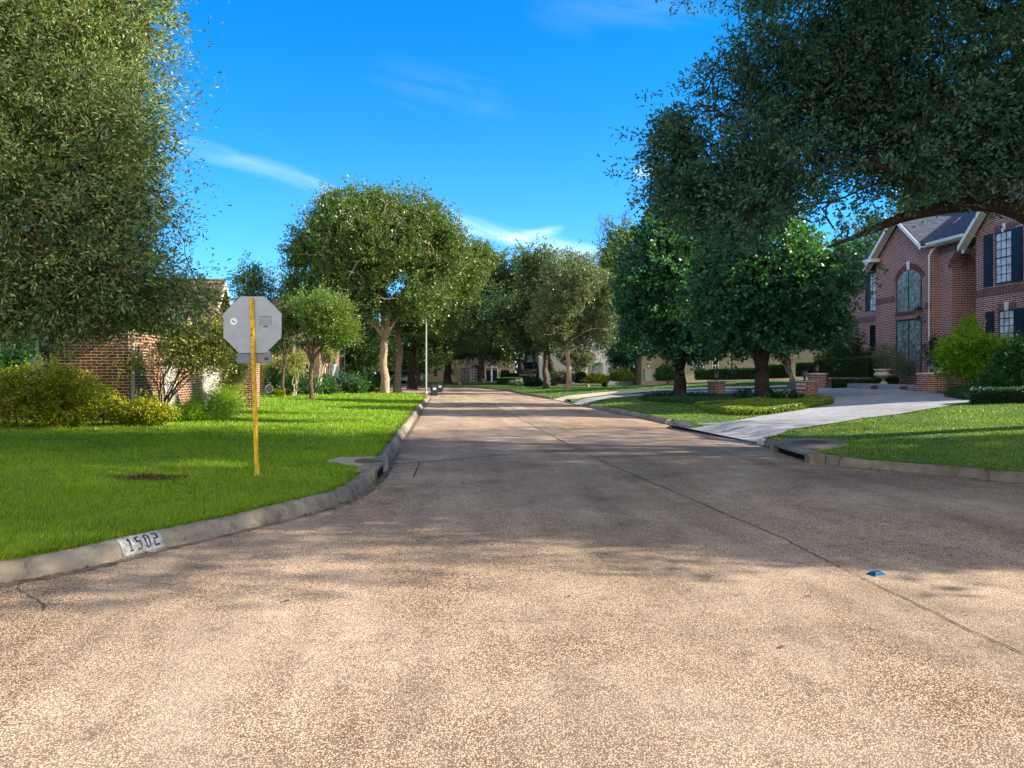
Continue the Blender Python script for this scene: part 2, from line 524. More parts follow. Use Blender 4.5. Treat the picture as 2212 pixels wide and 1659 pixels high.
def leaves(C, D, L, W, rg, fold=0.25, nrm=None):
    """lozenge leaves: centre, direction, length, width"""
    n = len(C)
    D = unit(D)
    R = rg.normal(size=(n, 3)) if nrm is None else nrm + rg.normal(size=(n, 3)) * 0.5
    S = unit(np.cross(D, R)); Nn = np.cross(S, D)
    L = (L * rg.uniform(0.65, 1.25, n))[:, None]; W = (W * rg.uniform(0.7, 1.25, n))[:, None]
    b = C - D * L * .5
    t = C + D * L * .5 - Nn * L * fold * 0.5
    m = C + D * L * 0.02 + Nn * L * 0.06
    return np.stack([b, m + S * W * .5, t, m - S * W * .5], 1)

def vnoise(p, f, seed=0):
    r = np.random.default_rng(seed)
    out = 0
    for _ in range(6):
        k = r.normal(size=3); k = k / np.linalg.norm(k) * f * r.uniform(.6, 1.6)
        out = out + np.sin(p @ k + r.uniform(0, 6.28))
    return out / 6 ** .5

def sample_blobs(blobs, n, rg, shell=0.45, nf=0.9, thr=-0.55, seed=1):
    """points and outward directions within a set of ellipsoids; blob = (centre, radii, weight)"""
    w = np.array([(b[1][0] * b[1][1] * b[1][2]) ** (0.75) * (b[2] if len(b) > 2 else 1) for b in blobs]); w /= w.sum()
    pts, out = [], []
    tot = 0
    while tot < n:
        k = rg.choice(len(blobs), n, p=w)
        c = np.array([b[0] for b in blobs])[k]; r = np.array([b[1] for b in blobs])[k]
        d = unit(rg.normal(size=(n, 3)))
        rad = rg.uniform(0, 1, n) ** shell
        lump = 1 + 0.20 * vnoise(d * 2.2 + c, 1.6, seed + 5)
        p = c + d * r * (rad * lump)[:, None]
        keep = vnoise(p, nf, seed) > thr
        pts.append(p[keep]); out.append(d[keep]); tot += keep.sum()
    return np.concatenate(pts)[:n], np.concatenate(out)[:n]

def foliage(blobs, nclump, per, L, W, clump, rg, shell=0.45, updir=0.25, nf=0.9, thr=-0.55, seed=1, spread=0.7, droop=0.0, sprig=0.10):
    C, O = sample_blobs(blobs, nclump, rg, shell, nf, thr, seed)
    tw = unit(O * 0.8 + rg.normal(size=C.shape) * 0.45 + np.array((0, 0, updir - droop)))
    tl = clump * rg.uniform(0.5, 1.4, len(C))
    # some long shoots stand clear of the crown
    far_ = np.array([b[1] for b in blobs]).mean()
    sp = rg.uniform(0, 1, len(C)) < sprig
    C = C + np.where(sp[:, None], O * (clump * rg.uniform(.3, 1.6, len(C)))[:, None], 0)
    tl = np.where(sp, tl * 1.9, tl)
    Cr = np.repeat(C, per, 0); T = np.repeat(tw, per, 0); TL = np.repeat(tl, per)
    s = rg.uniform(-0.2, 1, len(Cr))
    side = rg.normal(size=Cr.shape); side -= (side * T).sum(1, keepdims=True) * T; side = unit(side)
    pos = Cr + T * (s * TL)[:, None] + side * (L * 0.45 + TL[:, None] * 0.16 * rg.uniform(0, 1, (len(Cr), 1)))
    D = T * 0.8 + side * spread + rg.normal(size=Cr.shape) * 0.15
    return leaves(pos, D, L, W, rg), C, tw

def bez(a, b, c, d, n):
    t = np.linspace(0, 1, n)[:, None]
    return (1 - t) ** 3 * a + 3 * (1 - t) ** 2 * t * b + 3 * (1 - t) * t * t * c + t ** 3 * d

def wob(pts, amp, rg):
    q = pts.copy(); n = len(q)
    ph = rg.uniform(0, 6.28, 6)
    s = np.linspace(0, 1, n)
    for i in range(3):
        q[:, i] += amp * (np.sin(s * 7 + ph[i]) + 0.5 * np.sin(s * 15 + ph[i + 3])) * np.minimum(1, s * 3)
    return q

def limbs(mb, fork, r0, targets, rg, rise=0.4, amp=0.08, k=7, r1=0.02, nprim=4):
    """a few main limbs from the fork, the others branching off them"""
    T = [np.asarray(t) for t in targets]
    first = [T.pop(int(np.argmax([np.linalg.norm(t - fork) for t in T])))]
    while T and len(first) < nprim:
        first.append(T.pop(int(np.argmax([min(np.linalg.norm(t - q) for q in first) for t in T]))))
    T.sort(key=lambda t: np.linalg.norm(t - fork))
    paths = []
    for n_, t in enumerate(first + T):
        a, ra = fork, r0
        if n_ >= len(first):
            best = None
            for (p, rr) in paths:
                for j in range(2, 10):
                    v = t - p[j]; dd = np.linalg.norm(v)
                    tan = unit(p[j + 1] - p[j])
                    cost = dd * (1.6 - 0.8 * float(np.dot(v / (dd + 1e-6), tan)))
                    if best is None or cost < best[0]: best = (cost, p[j], rr[j], tan)
            a, ra = best[1], best[2] * .62
            v = t - a; l = np.linalg.norm(v); c1_ = a + best[3] * l * .3
        else:
            v = t - a; l = np.linalg.norm(v); c1_ = a + v * .15 + np.array((0, 0, l * rise))
        p = bez(a, c1_, a + v * .65 + np.array((0, 0, l * rise * .5)), t, 12)
        p = wob(p, amp * l * 0.2, rg)
        rr = np.linspace(1, 0, 12) ** 0.8 * (max(ra, r1) - r1 * .7) + r1 * .7
        mb.tube(p, rr, k); paths.append((p, rr))
    return paths

def twigs(mb, paths, tips, rg, n, maxd=3.0, r=0.012):
    """thin branches from the limbs to some of the leaf clumps, few from any one place"""
    A = np.concatenate([p[4:] for p, _ in paths]); use = np.zeros(len(A))
    idx = rg.choice(len(tips), min(n, len(tips)), replace=False)
    for i in idx:
        d = np.linalg.norm(A - tips[i], axis=1) + use * .5; j = d.argmin()
        if d[j] > maxd or use[j] > 3: continue
        use[j] += 1
        a = A[j]; t = tips[i]; dd = np.linalg.norm(t - a); v = t - a
        p = np.stack([a, a + v * .35 + np.array((0, 0, .08)) * dd + rg.normal(size=3) * .04 * dd, a + v * .7 + rg.normal(size=3) * .05 * dd, t])
        mb.tube(p, [r * 1.6, r * 1.2, r * .8, r * .4], 4, cap=False)
        if dd > .5: A = np.vstack([A, p[1:3]]); use = np.r_[use, 0, 0]

def bark_mat(name, a, b_, s=9):
    m, nt, b = base_mat(name, 0.95, 0.1)
    v = objvec(nt, (1, 1, 0.25))
    f = noise(nt, v, s * 2.2, 6, 0.7, 0.4)
    g = noise(nt, objvec(nt), s * 0.25, 4)
    col = ramp(nt, f, [(0.3, a), (0.7, b_)])
    col = mixc(nt, 0.5, col, ramp(nt, g, [(0.35, 0.6), (0.65, 1.3)]), 'MULTIPLY')
    nt.links.new(col, b.inputs['Base Color'])
    bump(nt, b, f, 0.9, 0.03)
    return m

M_bark_oak = bark_mat('oak_bark', (0.05, 0.035, 0.025), (0.16, 0.12, 0.08))
M_bark_pale = bark_mat('pale_oak_bark', (0.16, 0.115, 0.075), (0.42, 0.33, 0.23))
M_bark_dark = bark_mat('dark_bark', (0.025, 0.018, 0.015), (0.085, 0.06, 0.05))
M_bark_crape = bark_mat('smooth_crape_bark', (0.30, 0.22, 0.15), (0.55, 0.45, 0.33), 4)

# ------------------------------------------------------------------ road, kerbs, lawns, driveways
MB().box(-220, 220, -60, 240, -0.4, 0.0).build('ground_base', plain('bare_soil', (0.10, 0.08, 0.05)))
bpy.data.objects['ground_base'].location.z = -0.06
tag(bpy.data.objects['ground_base'], kind='structure')
rd = MB()
xs = np.concatenate([np.linspace(-160, -12, 10), np.linspace(-10, 16, 27), np.linspace(20, 160, 9)])
ys = np.concatenate([np.linspace(-50, -6, 6), np.linspace(-4, 90, 95)])
V = [(x, y, 0.0) for y in ys for x in xs]; nx = len(xs)
F = [(j * nx + i, j * nx + i + 1, (j + 1) * nx + i + 1, (j + 1) * nx + i) for j in range(len(ys) - 1) for i in range(nx - 1)]
rd.add(V, F)
road = tag(rd.build('road', M_road), kind='structure')

def loft_ground(name, A, Bp, ts, H, mat, lift=0.0, mouth=None):
    A = np.asarray(A); Bp = np.asarray(Bp); n = len(A)
    rows = []
    for t in ts:
        xy = A * (1 - t) + Bp * t
        z = H(xy) + lift
        if mouth is not None: z = mouth(xy, z)
        rows.append(np.column_stack([xy, z]))
    V = np.concatenate(rows)
    F = [(j * n + i, j * n + i + 1, (j + 1) * n + i + 1, (j + 1) * n + i) for j in range(len(ts) - 1) for i in range(n - 1)]
    mb = MB().add(V, F)
    return mb.build(name, mat, smooth=True)

def poly_normals(p, side):
    t = np.gradient(p, axis=0); t = unit(t)
    return np.column_stack([t[:, 1], -t[:, 0]]) * side

# driveway outlines seen in the picture
DO = [(1641, 958), (1648, 946), (1701, 931), (1865, 905), (1942, 896), (2031, 881), (2094, 870), (2112, 861), (2054, 852), (1991, 847), (1920, 840), (1858, 837.5), (1777, 839), (1713, 841), (1572, 842), (1417, 849), (1320, 855), (1227, 864.5), (1222, 868.5)]
DI = [(1447, 917), (1450, 913), (1527, 912.6), (1584, 911), (1644, 900), (1725, 888), (1798, 875), (1803, 867), (1802, 862), (1795, 858), (1780, 855.5), (1750, 853.5), (1720, 852), (1650, 850), (1572, 850), (1417, 854), (1320, 859), (1276, 868.5), (1266, 879)]
DOw = np.array([flat(*DO[0])[:2]] + [ground(*p, 'R')[:2] for p in DO[1:-1]] + [flat(*DO[-1])[:2]])
DIw = np.array([flat(*DI[0])[:2]] + [ground(*p, 'R')[:2] for p in DI[1:-1]] + [flat(*DI[-1])[:2]])
def dense(p, k):
    q = []
    for a, b in zip(p[:-1], p[1:]):
        for i in range(k): q.append(a + (b - a) * i / k)
    q.append(p[-1]); return np.array(q)
DOw_d, DIw_d = dense(DOw, 6), dense(DIw, 6)
NWA = np.array([flat(1193, 862)[:2]] + [ground(*p, 'R')[:2] for p in [(1230, 855), (1300, 848), (1421, 841), (1560, 836.5), (1700, 833)]])
NWB = np.array([flat(1219, 867.5)[:2]] + [ground(*p, 'R')[:2] for p in [(1250, 861), (1310, 853.5), (1421, 845), (1560, 840), (1700, 836)]])
NWA_d, NWB_d = dense(NWA, 5), dense(NWB, 5)

def inside(xy, poly):
    x, y = xy[:, 0], xy[:, 1]; c = np.zeros(len(xy), bool)
    n = len(poly)
    for i in range(n):
        x1, y1 = poly[i]; x2, y2 = poly[(i + 1) % n]
        if y1 == y2: continue
        k = ((y1 > y) != (y2 > y)) & (x < (x2 - x1) * (y - y1) / (y2 - y1) + x1)
        c ^= k
    return c
DRIVE_POLY = np.concatenate([DOw, DIw[::-1]])
WALK_POLY = np.concatenate([NWA, NWB[::-1]])
def lower(xy, z):
    k = inside(xy, DRIVE_POLY) | inside(xy, WALK_POLY)
    return np.where(k, np.where(dist_poly(xy, RKs) < 1.4, -0.03, z - 0.10), z)
def mouthz(xy, z):
    d = dist_poly(xy, RKs)
    return z * smooth01(d / 1.1) + 0.008 * (1 - smooth01(d / 1.1))

ts = np.r_[0, np.cumsum(1.035 ** np.arange(110))]; ts = ts / ts[-1]
KW = 0.12
LN = poly_normals(LKR, 1.0)
# away from the road on the left: to the left of the picture
LA = LKR + LN * KW
if HL(LA[len(LA) // 2][None])[0] < 0: pass
def far_targets(line, keys):
    """points far behind the kerb, keyed to places along it, so that the lawn spreads out without folding"""
    sl_ = np.r_[0, np.cumsum(np.linalg.norm(np.diff(line, axis=0), axis=1))]
    ks = [sl_[int(np.argmin(np.linalg.norm(line - np.array(k[0][:2]), axis=1)))] for k in keys]
    return np.stack([np.interp(sl_, ks, [k[1][i] for k in keys]) for i in (0, 1)], 1)
LB = far_targets(LKR, [((-75, 70), (-112, 62)), ((-22, 66), (-111, 56)), ((-2.6, 53), (-110, 46)), ((-1, 27), (-110, 30)), (flat(829, 1012), (-110, 16)), (flat(357, 1181), (-110, 4)), (flat(0, 1262), (-110, -2)), (LK[-1], (-110, -45))])
loft_ground('lawn', LA, LB, ts, HL, M_lawnL, 0.0)
tag(bpy.data.objects['lawn'], kind='structure')
RN = poly_normals(RKR, 1.0)
RA = RKR + RN * KW
RB = far_targets(RKR, [(RK[0], (200, -25)), (RK[4], (200, 8)), (flat(1641, 957), (200, 26)), (flat(1222, 868), (200, 60)), ((5.4, 56), (200, 95)), ((3, 74), (130, 225)), ((-2, 77), (60, 240)), ((-10, 79), (0, 240)), ((-78, 80.5), (-100, 240))])
ts2 = np.r_[0, np.cumsum(1.035 ** np.arange(150))]; ts2 = ts2 / ts2[-1]
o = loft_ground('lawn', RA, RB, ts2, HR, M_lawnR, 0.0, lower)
tag(o, kind='structure')
o = loft_ground('driveway', DOw_d, DIw_d, np.linspace(0, 1, 30), HR, M_drive, 0.02, mouthz)
tag(o, kind='structure')
o = loft_ground('walkway', NWA_d, NWB_d, np.linspace(0, 1, 6), HR, M_walk, 0.02, mouthz)
tag(o, kind='structure')

def kerb_mesh(name, line, side, gaps=()):
    """rounded roll kerb; it sinks where a driveway meets the road"""
    nrm = poly_normals(line, side)
    prof = [(-0.03, 0.0), (-0.018, 0.035), (0.0, 0.082), (0.025, 0.115), (0.06, 0.132), (0.10, 0.138), (0.14, 0.134), (0.155, 0.10), (0.155, -0.05)]
    s = np.r_[0, np.cumsum(np.linalg.norm(np.diff(line, axis=0), axis=1))]
    V = []
    for i, p in enumerate(line):
        hgt = 1.0
        for (c, hw) in gaps:
            dd = np.linalg.norm(p - c)
            hgt = min(hgt, float(smooth01((dd - hw + 0.25) / 0.5)))
        jog = 0.004 * math.sin(s[i] * 3.1) + 0.003 * math.sin(s[i] * 7.7)
        for (u, z) in prof:
            V.append((*(p + nrm[i] * u), z * (0.02 + 0.98 * hgt) + jog * (z > 0.05) - (0.12 if hgt < 0.1 else 0)))
    k = len(prof); n = len(line)
    F = [(i * k + j, (i + 1) * k + j, (i + 1) * k + j + 1, i * k + j + 1) for i in range(n - 1) for j in range(k - 1)]
    return MB().add(V, F).build(name, M_kerb, smooth=True)
c1 = (DOw[0] + DIw[0]) / 2; w1 = np.linalg.norm(DOw[0] - DIw[0]) / 2
c2 = (DOw[-1] + DIw[-1]) / 2; w2 = np.linalg.norm(DOw[-1] - DIw[-1]) / 2
c3 = (NWA[0] + NWB[0]) / 2; w3 = np.linalg.norm(NWA[0] - NWB[0]) / 2
tag(kerb_mesh('kerb', LKR, 1.0), kind='structure')
tag(kerb_mesh('kerb', RKR, 1.0, [(c1, w1), (c2, w2), (c3, w3)]), kind='structure')
# short kerb wings turning into the driveway mouths
def small_kerb(name, pts, mat, hh=0.10, w=0.14):
    p = resample([np.array(q[:2]) for q in pts], 0.12, 2)
    nrm = poly_normals(p, 1.0)
    z0 = mouthz(p, HR(p))
    V = []
    for i in range(len(p)):
        for (u, z) in [(-w / 2, -0.1), (-w / 2, 0.75 * hh), (-w / 4, hh), (w / 4, hh), (w / 2, 0.75 * hh), (w / 2, -0.1)]:
            V.append((*(p[i] + nrm[i] * u), max(0.0, min(z0[i], 0.14)) * 0 + HR(p[i:i+1])[0] - 0.13 + z * 1.15 if z > 0 else -0.05))
    k = 6; n = len(p)
    F = [(i * k + j, (i + 1) * k + j, (i + 1) * k + j + 1, i * k + j + 1) for i in range(n - 1) for j in range(k - 1)]
    F += [tuple(range(k)), tuple((n - 1) * k + j for j in range(k))[::-1]]
    return tag(MB().add(V, F).build(name, mat, smooth=False), kind='structure')
M_kerb_white = concrete_mat('new_kerb_concrete', (0.34, 0.34, 0.33), (0.46, 0.45, 0.43), dirt=0.5)
small_kerb('driveway_kerb', [flat(1441, 915.5), flat(1452, 914), ground(1490, 912.5, 'R'), ground(1530, 912.6, 'R'), ground(1584, 911, 'R')], M_kerb_white)
small_kerb('driveway_kerb', [flat(1650, 959), ground(1640, 949, 'R'), ground(1646, 944, 'R'), ground(1668, 941, 'R')], M_kerb_white)
small_kerb('driveway_kerb', [flat(1262, 877.5), ground(1268, 872, 'R'), ground(1277, 867.5, 'R')], M_kerb)

# joints and cracks in the concrete
M_tar = plain('joint_tar', (0.035, 0.03, 0.027), 0.9)
def ribbon(name, pts, w, mat=M_tar, z=0.006, jag=0.0, H=None, seed=3):
    rg = np.random.default_rng(seed)
    p = resample([np.array(q[:2]) for q in pts], 0.06, 0)
    nrm = poly_normals(p, 1.0)
    if jag:
        st = np.cumsum(rg.normal(size=len(p))) * jag * 0.5; st -= np.linspace(0, st[-1], len(p))
        p = p + nrm * (st + rg.normal(size=len(p)) * jag)[:, None]
    ww = w * (1 + 0.5 * rg.uniform(-1, 1, len(p)) * (jag > 0))
    zz = (H(p) if H is not None else np.zeros(len(p))) + z
    V = np.concatenate([np.column_stack([p + nrm * ww[:, None] / 2, zz]), np.column_stack([p - nrm * ww[:, None] / 2, zz])])
    n = len(p)
    F = [(i, i + 1, n + i + 1, n + i) for i in range(n - 1)]
    return tag(MB().add(V, F).build(name, mat), kind='structure')
cl = [flat(1050, 868), flat(1100, 893), flat(1150, 918), flat(1245, 970)]
cl0 = cl[0]
ribbon('road_joint', [np.array((0.5, 62.0)), np.array((1.6, 52.0)), cl0, cl[1], cl[2], cl[3]], 0.022, jag=0.0015)
ribbon('road_joint', [flat(1245, 970), flat(1330, 1010), flat(1450, 1060), flat(1560, 1108)], 0.013, jag=0.003, seed=5)
ribbon('road_crack', [flat(1560, 1108), flat(1700, 1165), flat(1793, 1215), flat(1950, 1290), flat(2100, 1365), flat(2300, 1450), flat(2700, 1650)], 0.009, jag=0.0055, seed=9)
ribbon('road_joint', [flat(842, 1003), flat(905, 999), flat(1010, 990), flat(1130, 979), flat(1245, 971)], 0.028, jag=0.002, seed=4)
ribbon('road_joint', [flat(1245, 971), flat(1380, 969.5), flat(1520, 969), flat(1620, 973)], 0.028, jag=0.003, seed=6)
ribbon('road_joint', [flat(907, 999), flat(900, 1015), flat(893, 1032)], 0.018, jag=0.001, seed=8)
ribbon('road_crack', [flat(36, 1270), flat(60, 1285), flat(88, 1303), flat(96, 1322)], 0.008, jag=0.006, seed=11)
ribbon('road_crack', [flat(560, 1390), flat(700, 1386), flat(850, 1392)], 0.002, jag=0.004, seed=12)
# gutter grime line beside the kerbs
M_grime = plain('gutter_grime', (0.13, 0.10, 0.07), 0.8, var=0.4, scale=5)
M_wet = plain('wet_gutter', (0.025, 0.022, 0.02), 0.25, 0.5, var=0.4, scale=3)
ribbon('gutter', [flat(*p) + np.array((0.07, 0, 0)) for p in RK_PX[7:15]][::1], 0.001, M_wet)
gp = RKR[(RKR[:, 1] > 12.5) & (RKR[:, 1] < 62)]
gn = poly_normals(gp, 1.0)
ribbon('gutter', list(gp - gn * 0.075), 0.10, M_wet, 0.004, jag=0.004)
gp = LKR[(LKR[:, 1] > 5) & (LKR[:, 1] < 60) & (LKR[:, 0] > -5)]
gn = poly_normals(gp, 1.0)
ribbon('gutter', list(gp - gn * 0.10), 0.09, M_grime, 0.004, jag=0.004)
# driveway joints
for k_, (a, b) in enumerate([((1575, 929), (1700, 931)), ((1560, 943), (1447, 917)), ((1830, 884), (1990, 889)), ((1806, 865), (1850, 868)), ((1850, 868), (1858, 874))]):
    pa, pb = ground(*a, 'R')[:2], ground(*b, 'R')[:2]
    if k_ in (0, 2): ribbon('driveway_joint', [pa, (pa + pb) / 2, pb], 0.02, z=0.026, H=HR, seed=20 + k_)

# ------------------------------------------------------------------ grass
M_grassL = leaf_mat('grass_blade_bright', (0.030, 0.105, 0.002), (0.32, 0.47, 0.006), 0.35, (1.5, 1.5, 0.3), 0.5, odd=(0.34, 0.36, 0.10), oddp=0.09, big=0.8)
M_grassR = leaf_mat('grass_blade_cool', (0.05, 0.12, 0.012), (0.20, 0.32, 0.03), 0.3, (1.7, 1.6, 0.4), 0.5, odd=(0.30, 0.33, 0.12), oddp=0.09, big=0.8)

def grass(name, side, box, n, mat, poly_excl=(), h0=0.045, seed=1):
    """blades spread so that their number per square metre falls with distance"""
    rg = np.random.default_rng(seed)
    px = rg.uniform(box[0], box[2], n); py = rg.uniform(box[1], box[3], n)
    zg = 0.22 if side == 'L' else 0.5
    H = HL if side == 'L' else HR
    d = (CAM_H - zg) * 1600 / np.maximum(py - 806, 6)
    xc = (px - 1106) / 1600 * d
    for _ in range(5):
        xy = np.column_stack([xc * CC + d * SS, -xc * SS + d * CC])
        z = H(xy)
        d = (CAM_H - z) * 1600 / np.maximum(py - 806, 6) * .6 + d * .4
        xc = (px - 1106) / 1600 * d
    xy = np.column_stack([xc * CC + d * SS, -xc * SS + d * CC]); xy += rg.normal(size=xy.shape) * 0.02 * d[:, None] / 10
    poly = np.concatenate([LA, LB[::-1]]) if side == 'L' else np.concatenate([RA, RB[::-1]])
    ok = inside(xy, poly[::1])
    for pl in poly_excl: ok &= ~inside(xy, pl)
    xy = xy[ok]; d = d[ok]
    z = H(xy); m = len(xy)
    hh = h0 * rg.uniform(0.5, 1.3, m) * (1 + np.clip((d - 12) / 60, 0, .5)) * (0.85 + 0.3 * np.sin(xy[:, 0] * 2.1 + 2 * np.sin(xy[:, 1] * 1.3)))
    w = np.maximum(0.006, 0.00085 * d) * rg.uniform(0.7, 1.4, m)
    a = rg.uniform(0, 2 * np.pi, m)
    lean = rg.uniform(0.1, 0.9, m) * hh
    b0 = np.column_stack([xy, z - 0.004])
    sd = np.column_stack([np.cos(a), np.sin(a), np.zeros(m)])
    a2 = a + rg.normal(size=m)
    ln = np.column_stack([np.cos(a2 + 1.57) * lean, np.sin(a2 + 1.57) * lean, hh])
    tip = b0 + ln
    V = np.stack([b0 - sd * w[:, None] / 2, b0 + sd * w[:, None] / 2, tip], 1)
    o = quads_mesh(name, V, mat)
    tag(o, None, None, None, 'stuff')
    return o
def kerb_joints(line, side_n, s_list):
    s = np.r_[0, np.cumsum(np.linalg.norm(np.diff(line, axis=0), axis=1))]
    nrm = poly_normals(line, side_n); mb = MB()
    prof = [(-0.033, 0.0), (-0.021, 0.036), (-0.004, 0.084), (0.022, 0.119), (0.058, 0.136), (0.10, 0.142), (0.14, 0.138)]
    for c in s_list:
        V = []
        for q in (c - .009, c + .009):
            p = np.array([np.interp(q, s, line[:, i]) for i in (0, 1)]); n_ = np.array([np.interp(q, s, nrm[:, i]) for i in (0, 1)])
            V += [(*(p + n_ * u), z + .0015) for u, z in prof]
        mb.add(V, [(j, j + 1, 8 + j, 7 + j) for j in range(6)])
    return tag(mb.build('kerb_joint', M_tar), kind='structure')
kerb_joints(LKR, 1.0, np.arange(60, 130, 3.05)); kerb_joints(RKR, 1.0, [q for q in np.arange(58, 110, 3.05)])
def kerb_grass(name, line, n, mat, seed, keep, h=.07):
    rg = np.random.default_rng(seed)
    seg = line[keep(line)]; nn_ = poly_normals(seg, 1.0); i = rg.integers(0, len(seg) - 1, n); f = rg.uniform(0, 1, (n, 1))
    p = seg[i] * (1 - f) + seg[i + 1] * f; nr = nn_[i]
    u = .15 + np.abs(rg.normal(size=(n, 1))) * .05 - .05 * (vnoise(np.column_stack([p, p[:, :1] * 0]), 4.0, seed)[:, None] > .2)
    b0 = np.column_stack([p + nr * u, np.full(n, .128)])
    hh = h * rg.uniform(.4, 1.3, n); ov_ = rg.uniform(-.2, 1.2, (n, 1)) * hh[:, None]
    tang = np.column_stack([-nr[:, 1], nr[:, 0]])
    tip = b0 + np.column_stack([-nr * ov_ + tang * rg.normal(size=(n, 1)) * .03, hh * rg.uniform(.35, 1, n)])
    d = np.linalg.norm(p, axis=1); w = np.maximum(.006, .0009 * d)[:, None] * .5
    sd3 = np.column_stack([tang, np.zeros(n)])
    return tag(quads_mesh(name, np.stack([b0 - sd3 * w, b0 + sd3 * w, tip], 1), mat), None, None, None, 'stuff')
tag(kerb_grass('grass', LKR, 26000, M_grassL, 5, lambda l: (l[:, 1] > 2) & (l[:, 1] < 50) & (l[:, 0] > -6)), 'ragged grass edge hanging over the left kerb', 'grass')
_gaps = lambda l: (l[:, 1] > 5) & (l[:, 1] < 60) & (l[:, 0] < 12) & (np.linalg.norm(l - c1, axis=1) > w1 + .2) & (np.linalg.norm(l - c2, axis=1) > w2 + .2) & (np.linalg.norm(l - c3, axis=1) > w3 + .2)
tag(kerb_grass('grass', RKR, 16000, M_grassR, 6, _gaps, .05), 'ragged grass edge along the right kerb', 'grass')
g1 = grass('grass', 'L', (-60, 835, 940, 1215), 420000, M_grassL, h0=0.055, seed=1)
tag(g1, 'bright green grass of the corner lawn around the sign', 'grass')
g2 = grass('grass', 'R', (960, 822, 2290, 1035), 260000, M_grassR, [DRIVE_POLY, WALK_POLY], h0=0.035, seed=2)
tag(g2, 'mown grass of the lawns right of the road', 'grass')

# ------------------------------------------------------------------ materials for built things
M_brickL = brick_mat('red_brown_brick', (0.12, 0.035, 0.020), (0.21, 0.065, 0.034), (0.46, 0.37, 0.26))
M_brickL_sold = brick_mat('red_brown_brick_upright', (0.15, 0.045, 0.026), (0.24, 0.08, 0.042), (0.46, 0.37, 0.27), soldier=True)
M_brickR = brick_mat('dark_red_brick', (0.20, 0.045, 0.043), (0.36, 0.10, 0.085), (0.68, 0.60, 0.54))
M_brickR_sold = brick_mat('dark_red_brick_upright', (0.14, 0.045, 0.045), (0.21, 0.07, 0.065), (0.36, 0.29, 0.27), soldier=True)
M_brickF = brick_mat('orange_brick', (0.22, 0.09, 0.05), (0.32, 0.14, 0.08), (0.42, 0.35, 0.28))
M_stone = brick_mat('tan_stone_veneer', (0.36, 0.28, 0.19), (0.48, 0.39, 0.28), (0.24, 0.19, 0.14), bw=0.5, rh=0.13, ms=0.012)
M_white = plain('white_trim_paint', (0.78, 0.77, 0.74), 0.5, 0.4, var=0.05)
M_cream = plain('cream_cast_stone', (0.55, 0.51, 0.42), 0.8, 0.2, var=0.18, scale=8, bmp=0.004)
M_black = plain('black_iron', (0.012, 0.012, 0.014), 0.4, 0.5, var=0.2)
M_shutter = plain('navy_shutter_paint', (0.008, 0.015, 0.035), 0.45, 0.5, var=0.1)
M_dark = plain('painted_recess_shade', (0.01, 0.01, 0.012), 0.9, 0.1)  # near-black colour stands in for the shade inside holes and openings
M_curtain = plain('pale_curtain', (0.55, 0.60, 0.66), 0.8, 0.2, var=0.25, scale=3)
M_beige = plain('beige_stucco', (0.40, 0.33, 0.24), 0.9, 0.15, var=0.12, scale=1.2, bmp=0.004)
M_white_wall = plain('pale_painted_wall', (0.62, 0.60, 0.56), 0.85, 0.2, var=0.08)
M_board = plain('white_fence_board', (0.34, 0.31, 0.28), 0.85, 0.15, var=0.2, scale=4)
M_alum = plain('sheet_aluminium', (0.30, 0.33, 0.37), 0.42, 0.5, 0.35, var=0.06, scale=9)
M_yellow = plain('yellow_post_paint', (0.58, 0.36, 0.02), 0.6, 0.3, var=0.22, scale=9)
M_steel = plain('galvanised_pole', (0.42, 0.42, 0.40), 0.45, 0.5, 0.5, var=0.1)
M_bin = plain('charcoal_bin_plastic', (0.018, 0.022, 0.03), 0.5, 0.4, var=0.15)
M_carwhite = plain('white_car_paint', (0.75, 0.76, 0.78), 0.2, 0.6, var=0.02)
M_carblack = plain('black_car_paint', (0.01, 0.01, 0.012), 0.15, 0.7, var=0.02)
M_carblue = plain('dark_blue_car_paint', (0.01, 0.03, 0.08), 0.2, 0.7, var=0.02)
M_tyre = plain('tyre_rubber', (0.015, 0.015, 0.015), 0.8, 0.2)
M_chrome = plain('chrome', (0.7, 0.7, 0.72), 0.12, 0.8, 1.0, var=0.03)
M_mulch = plain('dark_mulch', (0.03, 0.018, 0.012), 0.95, 0.1, var=0.5, scale=20, bmp=0.02)
M_iron_lid = plain('rusty_iron_lid', (0.15, 0.09, 0.065), 0.7, 0.3, 0.3, var=0.3, scale=30, bmp=0.003)
M_red = plain('flag_red', (0.45, 0.02, 0.03), 0.8); M_fwhite = plain('flag_white', (0.7, 0.7, 0.7), 0.8); M_navy = plain('flag_navy', (0.02, 0.03, 0.15), 0.8)

def glass_mat(name, col, rough=0.06):
    m, nt, b = base_mat(name, rough, 0.9)
    f = noise(nt, objvec(nt), 3.4 if name == 'etched_glass_reflections' else 1.7, 7, 0.7, 1.2)  # mottled reflections painted into the pane colour
    nt.links.new(ramp(nt, f, [(0.38, tuple(c * .25 for c in col)), (0.62, col)]), b.inputs['Base Color'])
    return m
M_glass = glass_mat('window_glass', (0.03, 0.045, 0.055))
M_glass_grey = glass_mat('etched_glass_reflections', (0.30, 0.40, 0.42), 0.18)
M_lampglass = glass_mat('lantern_glass', (0.35, 0.33, 0.28), 0.2)

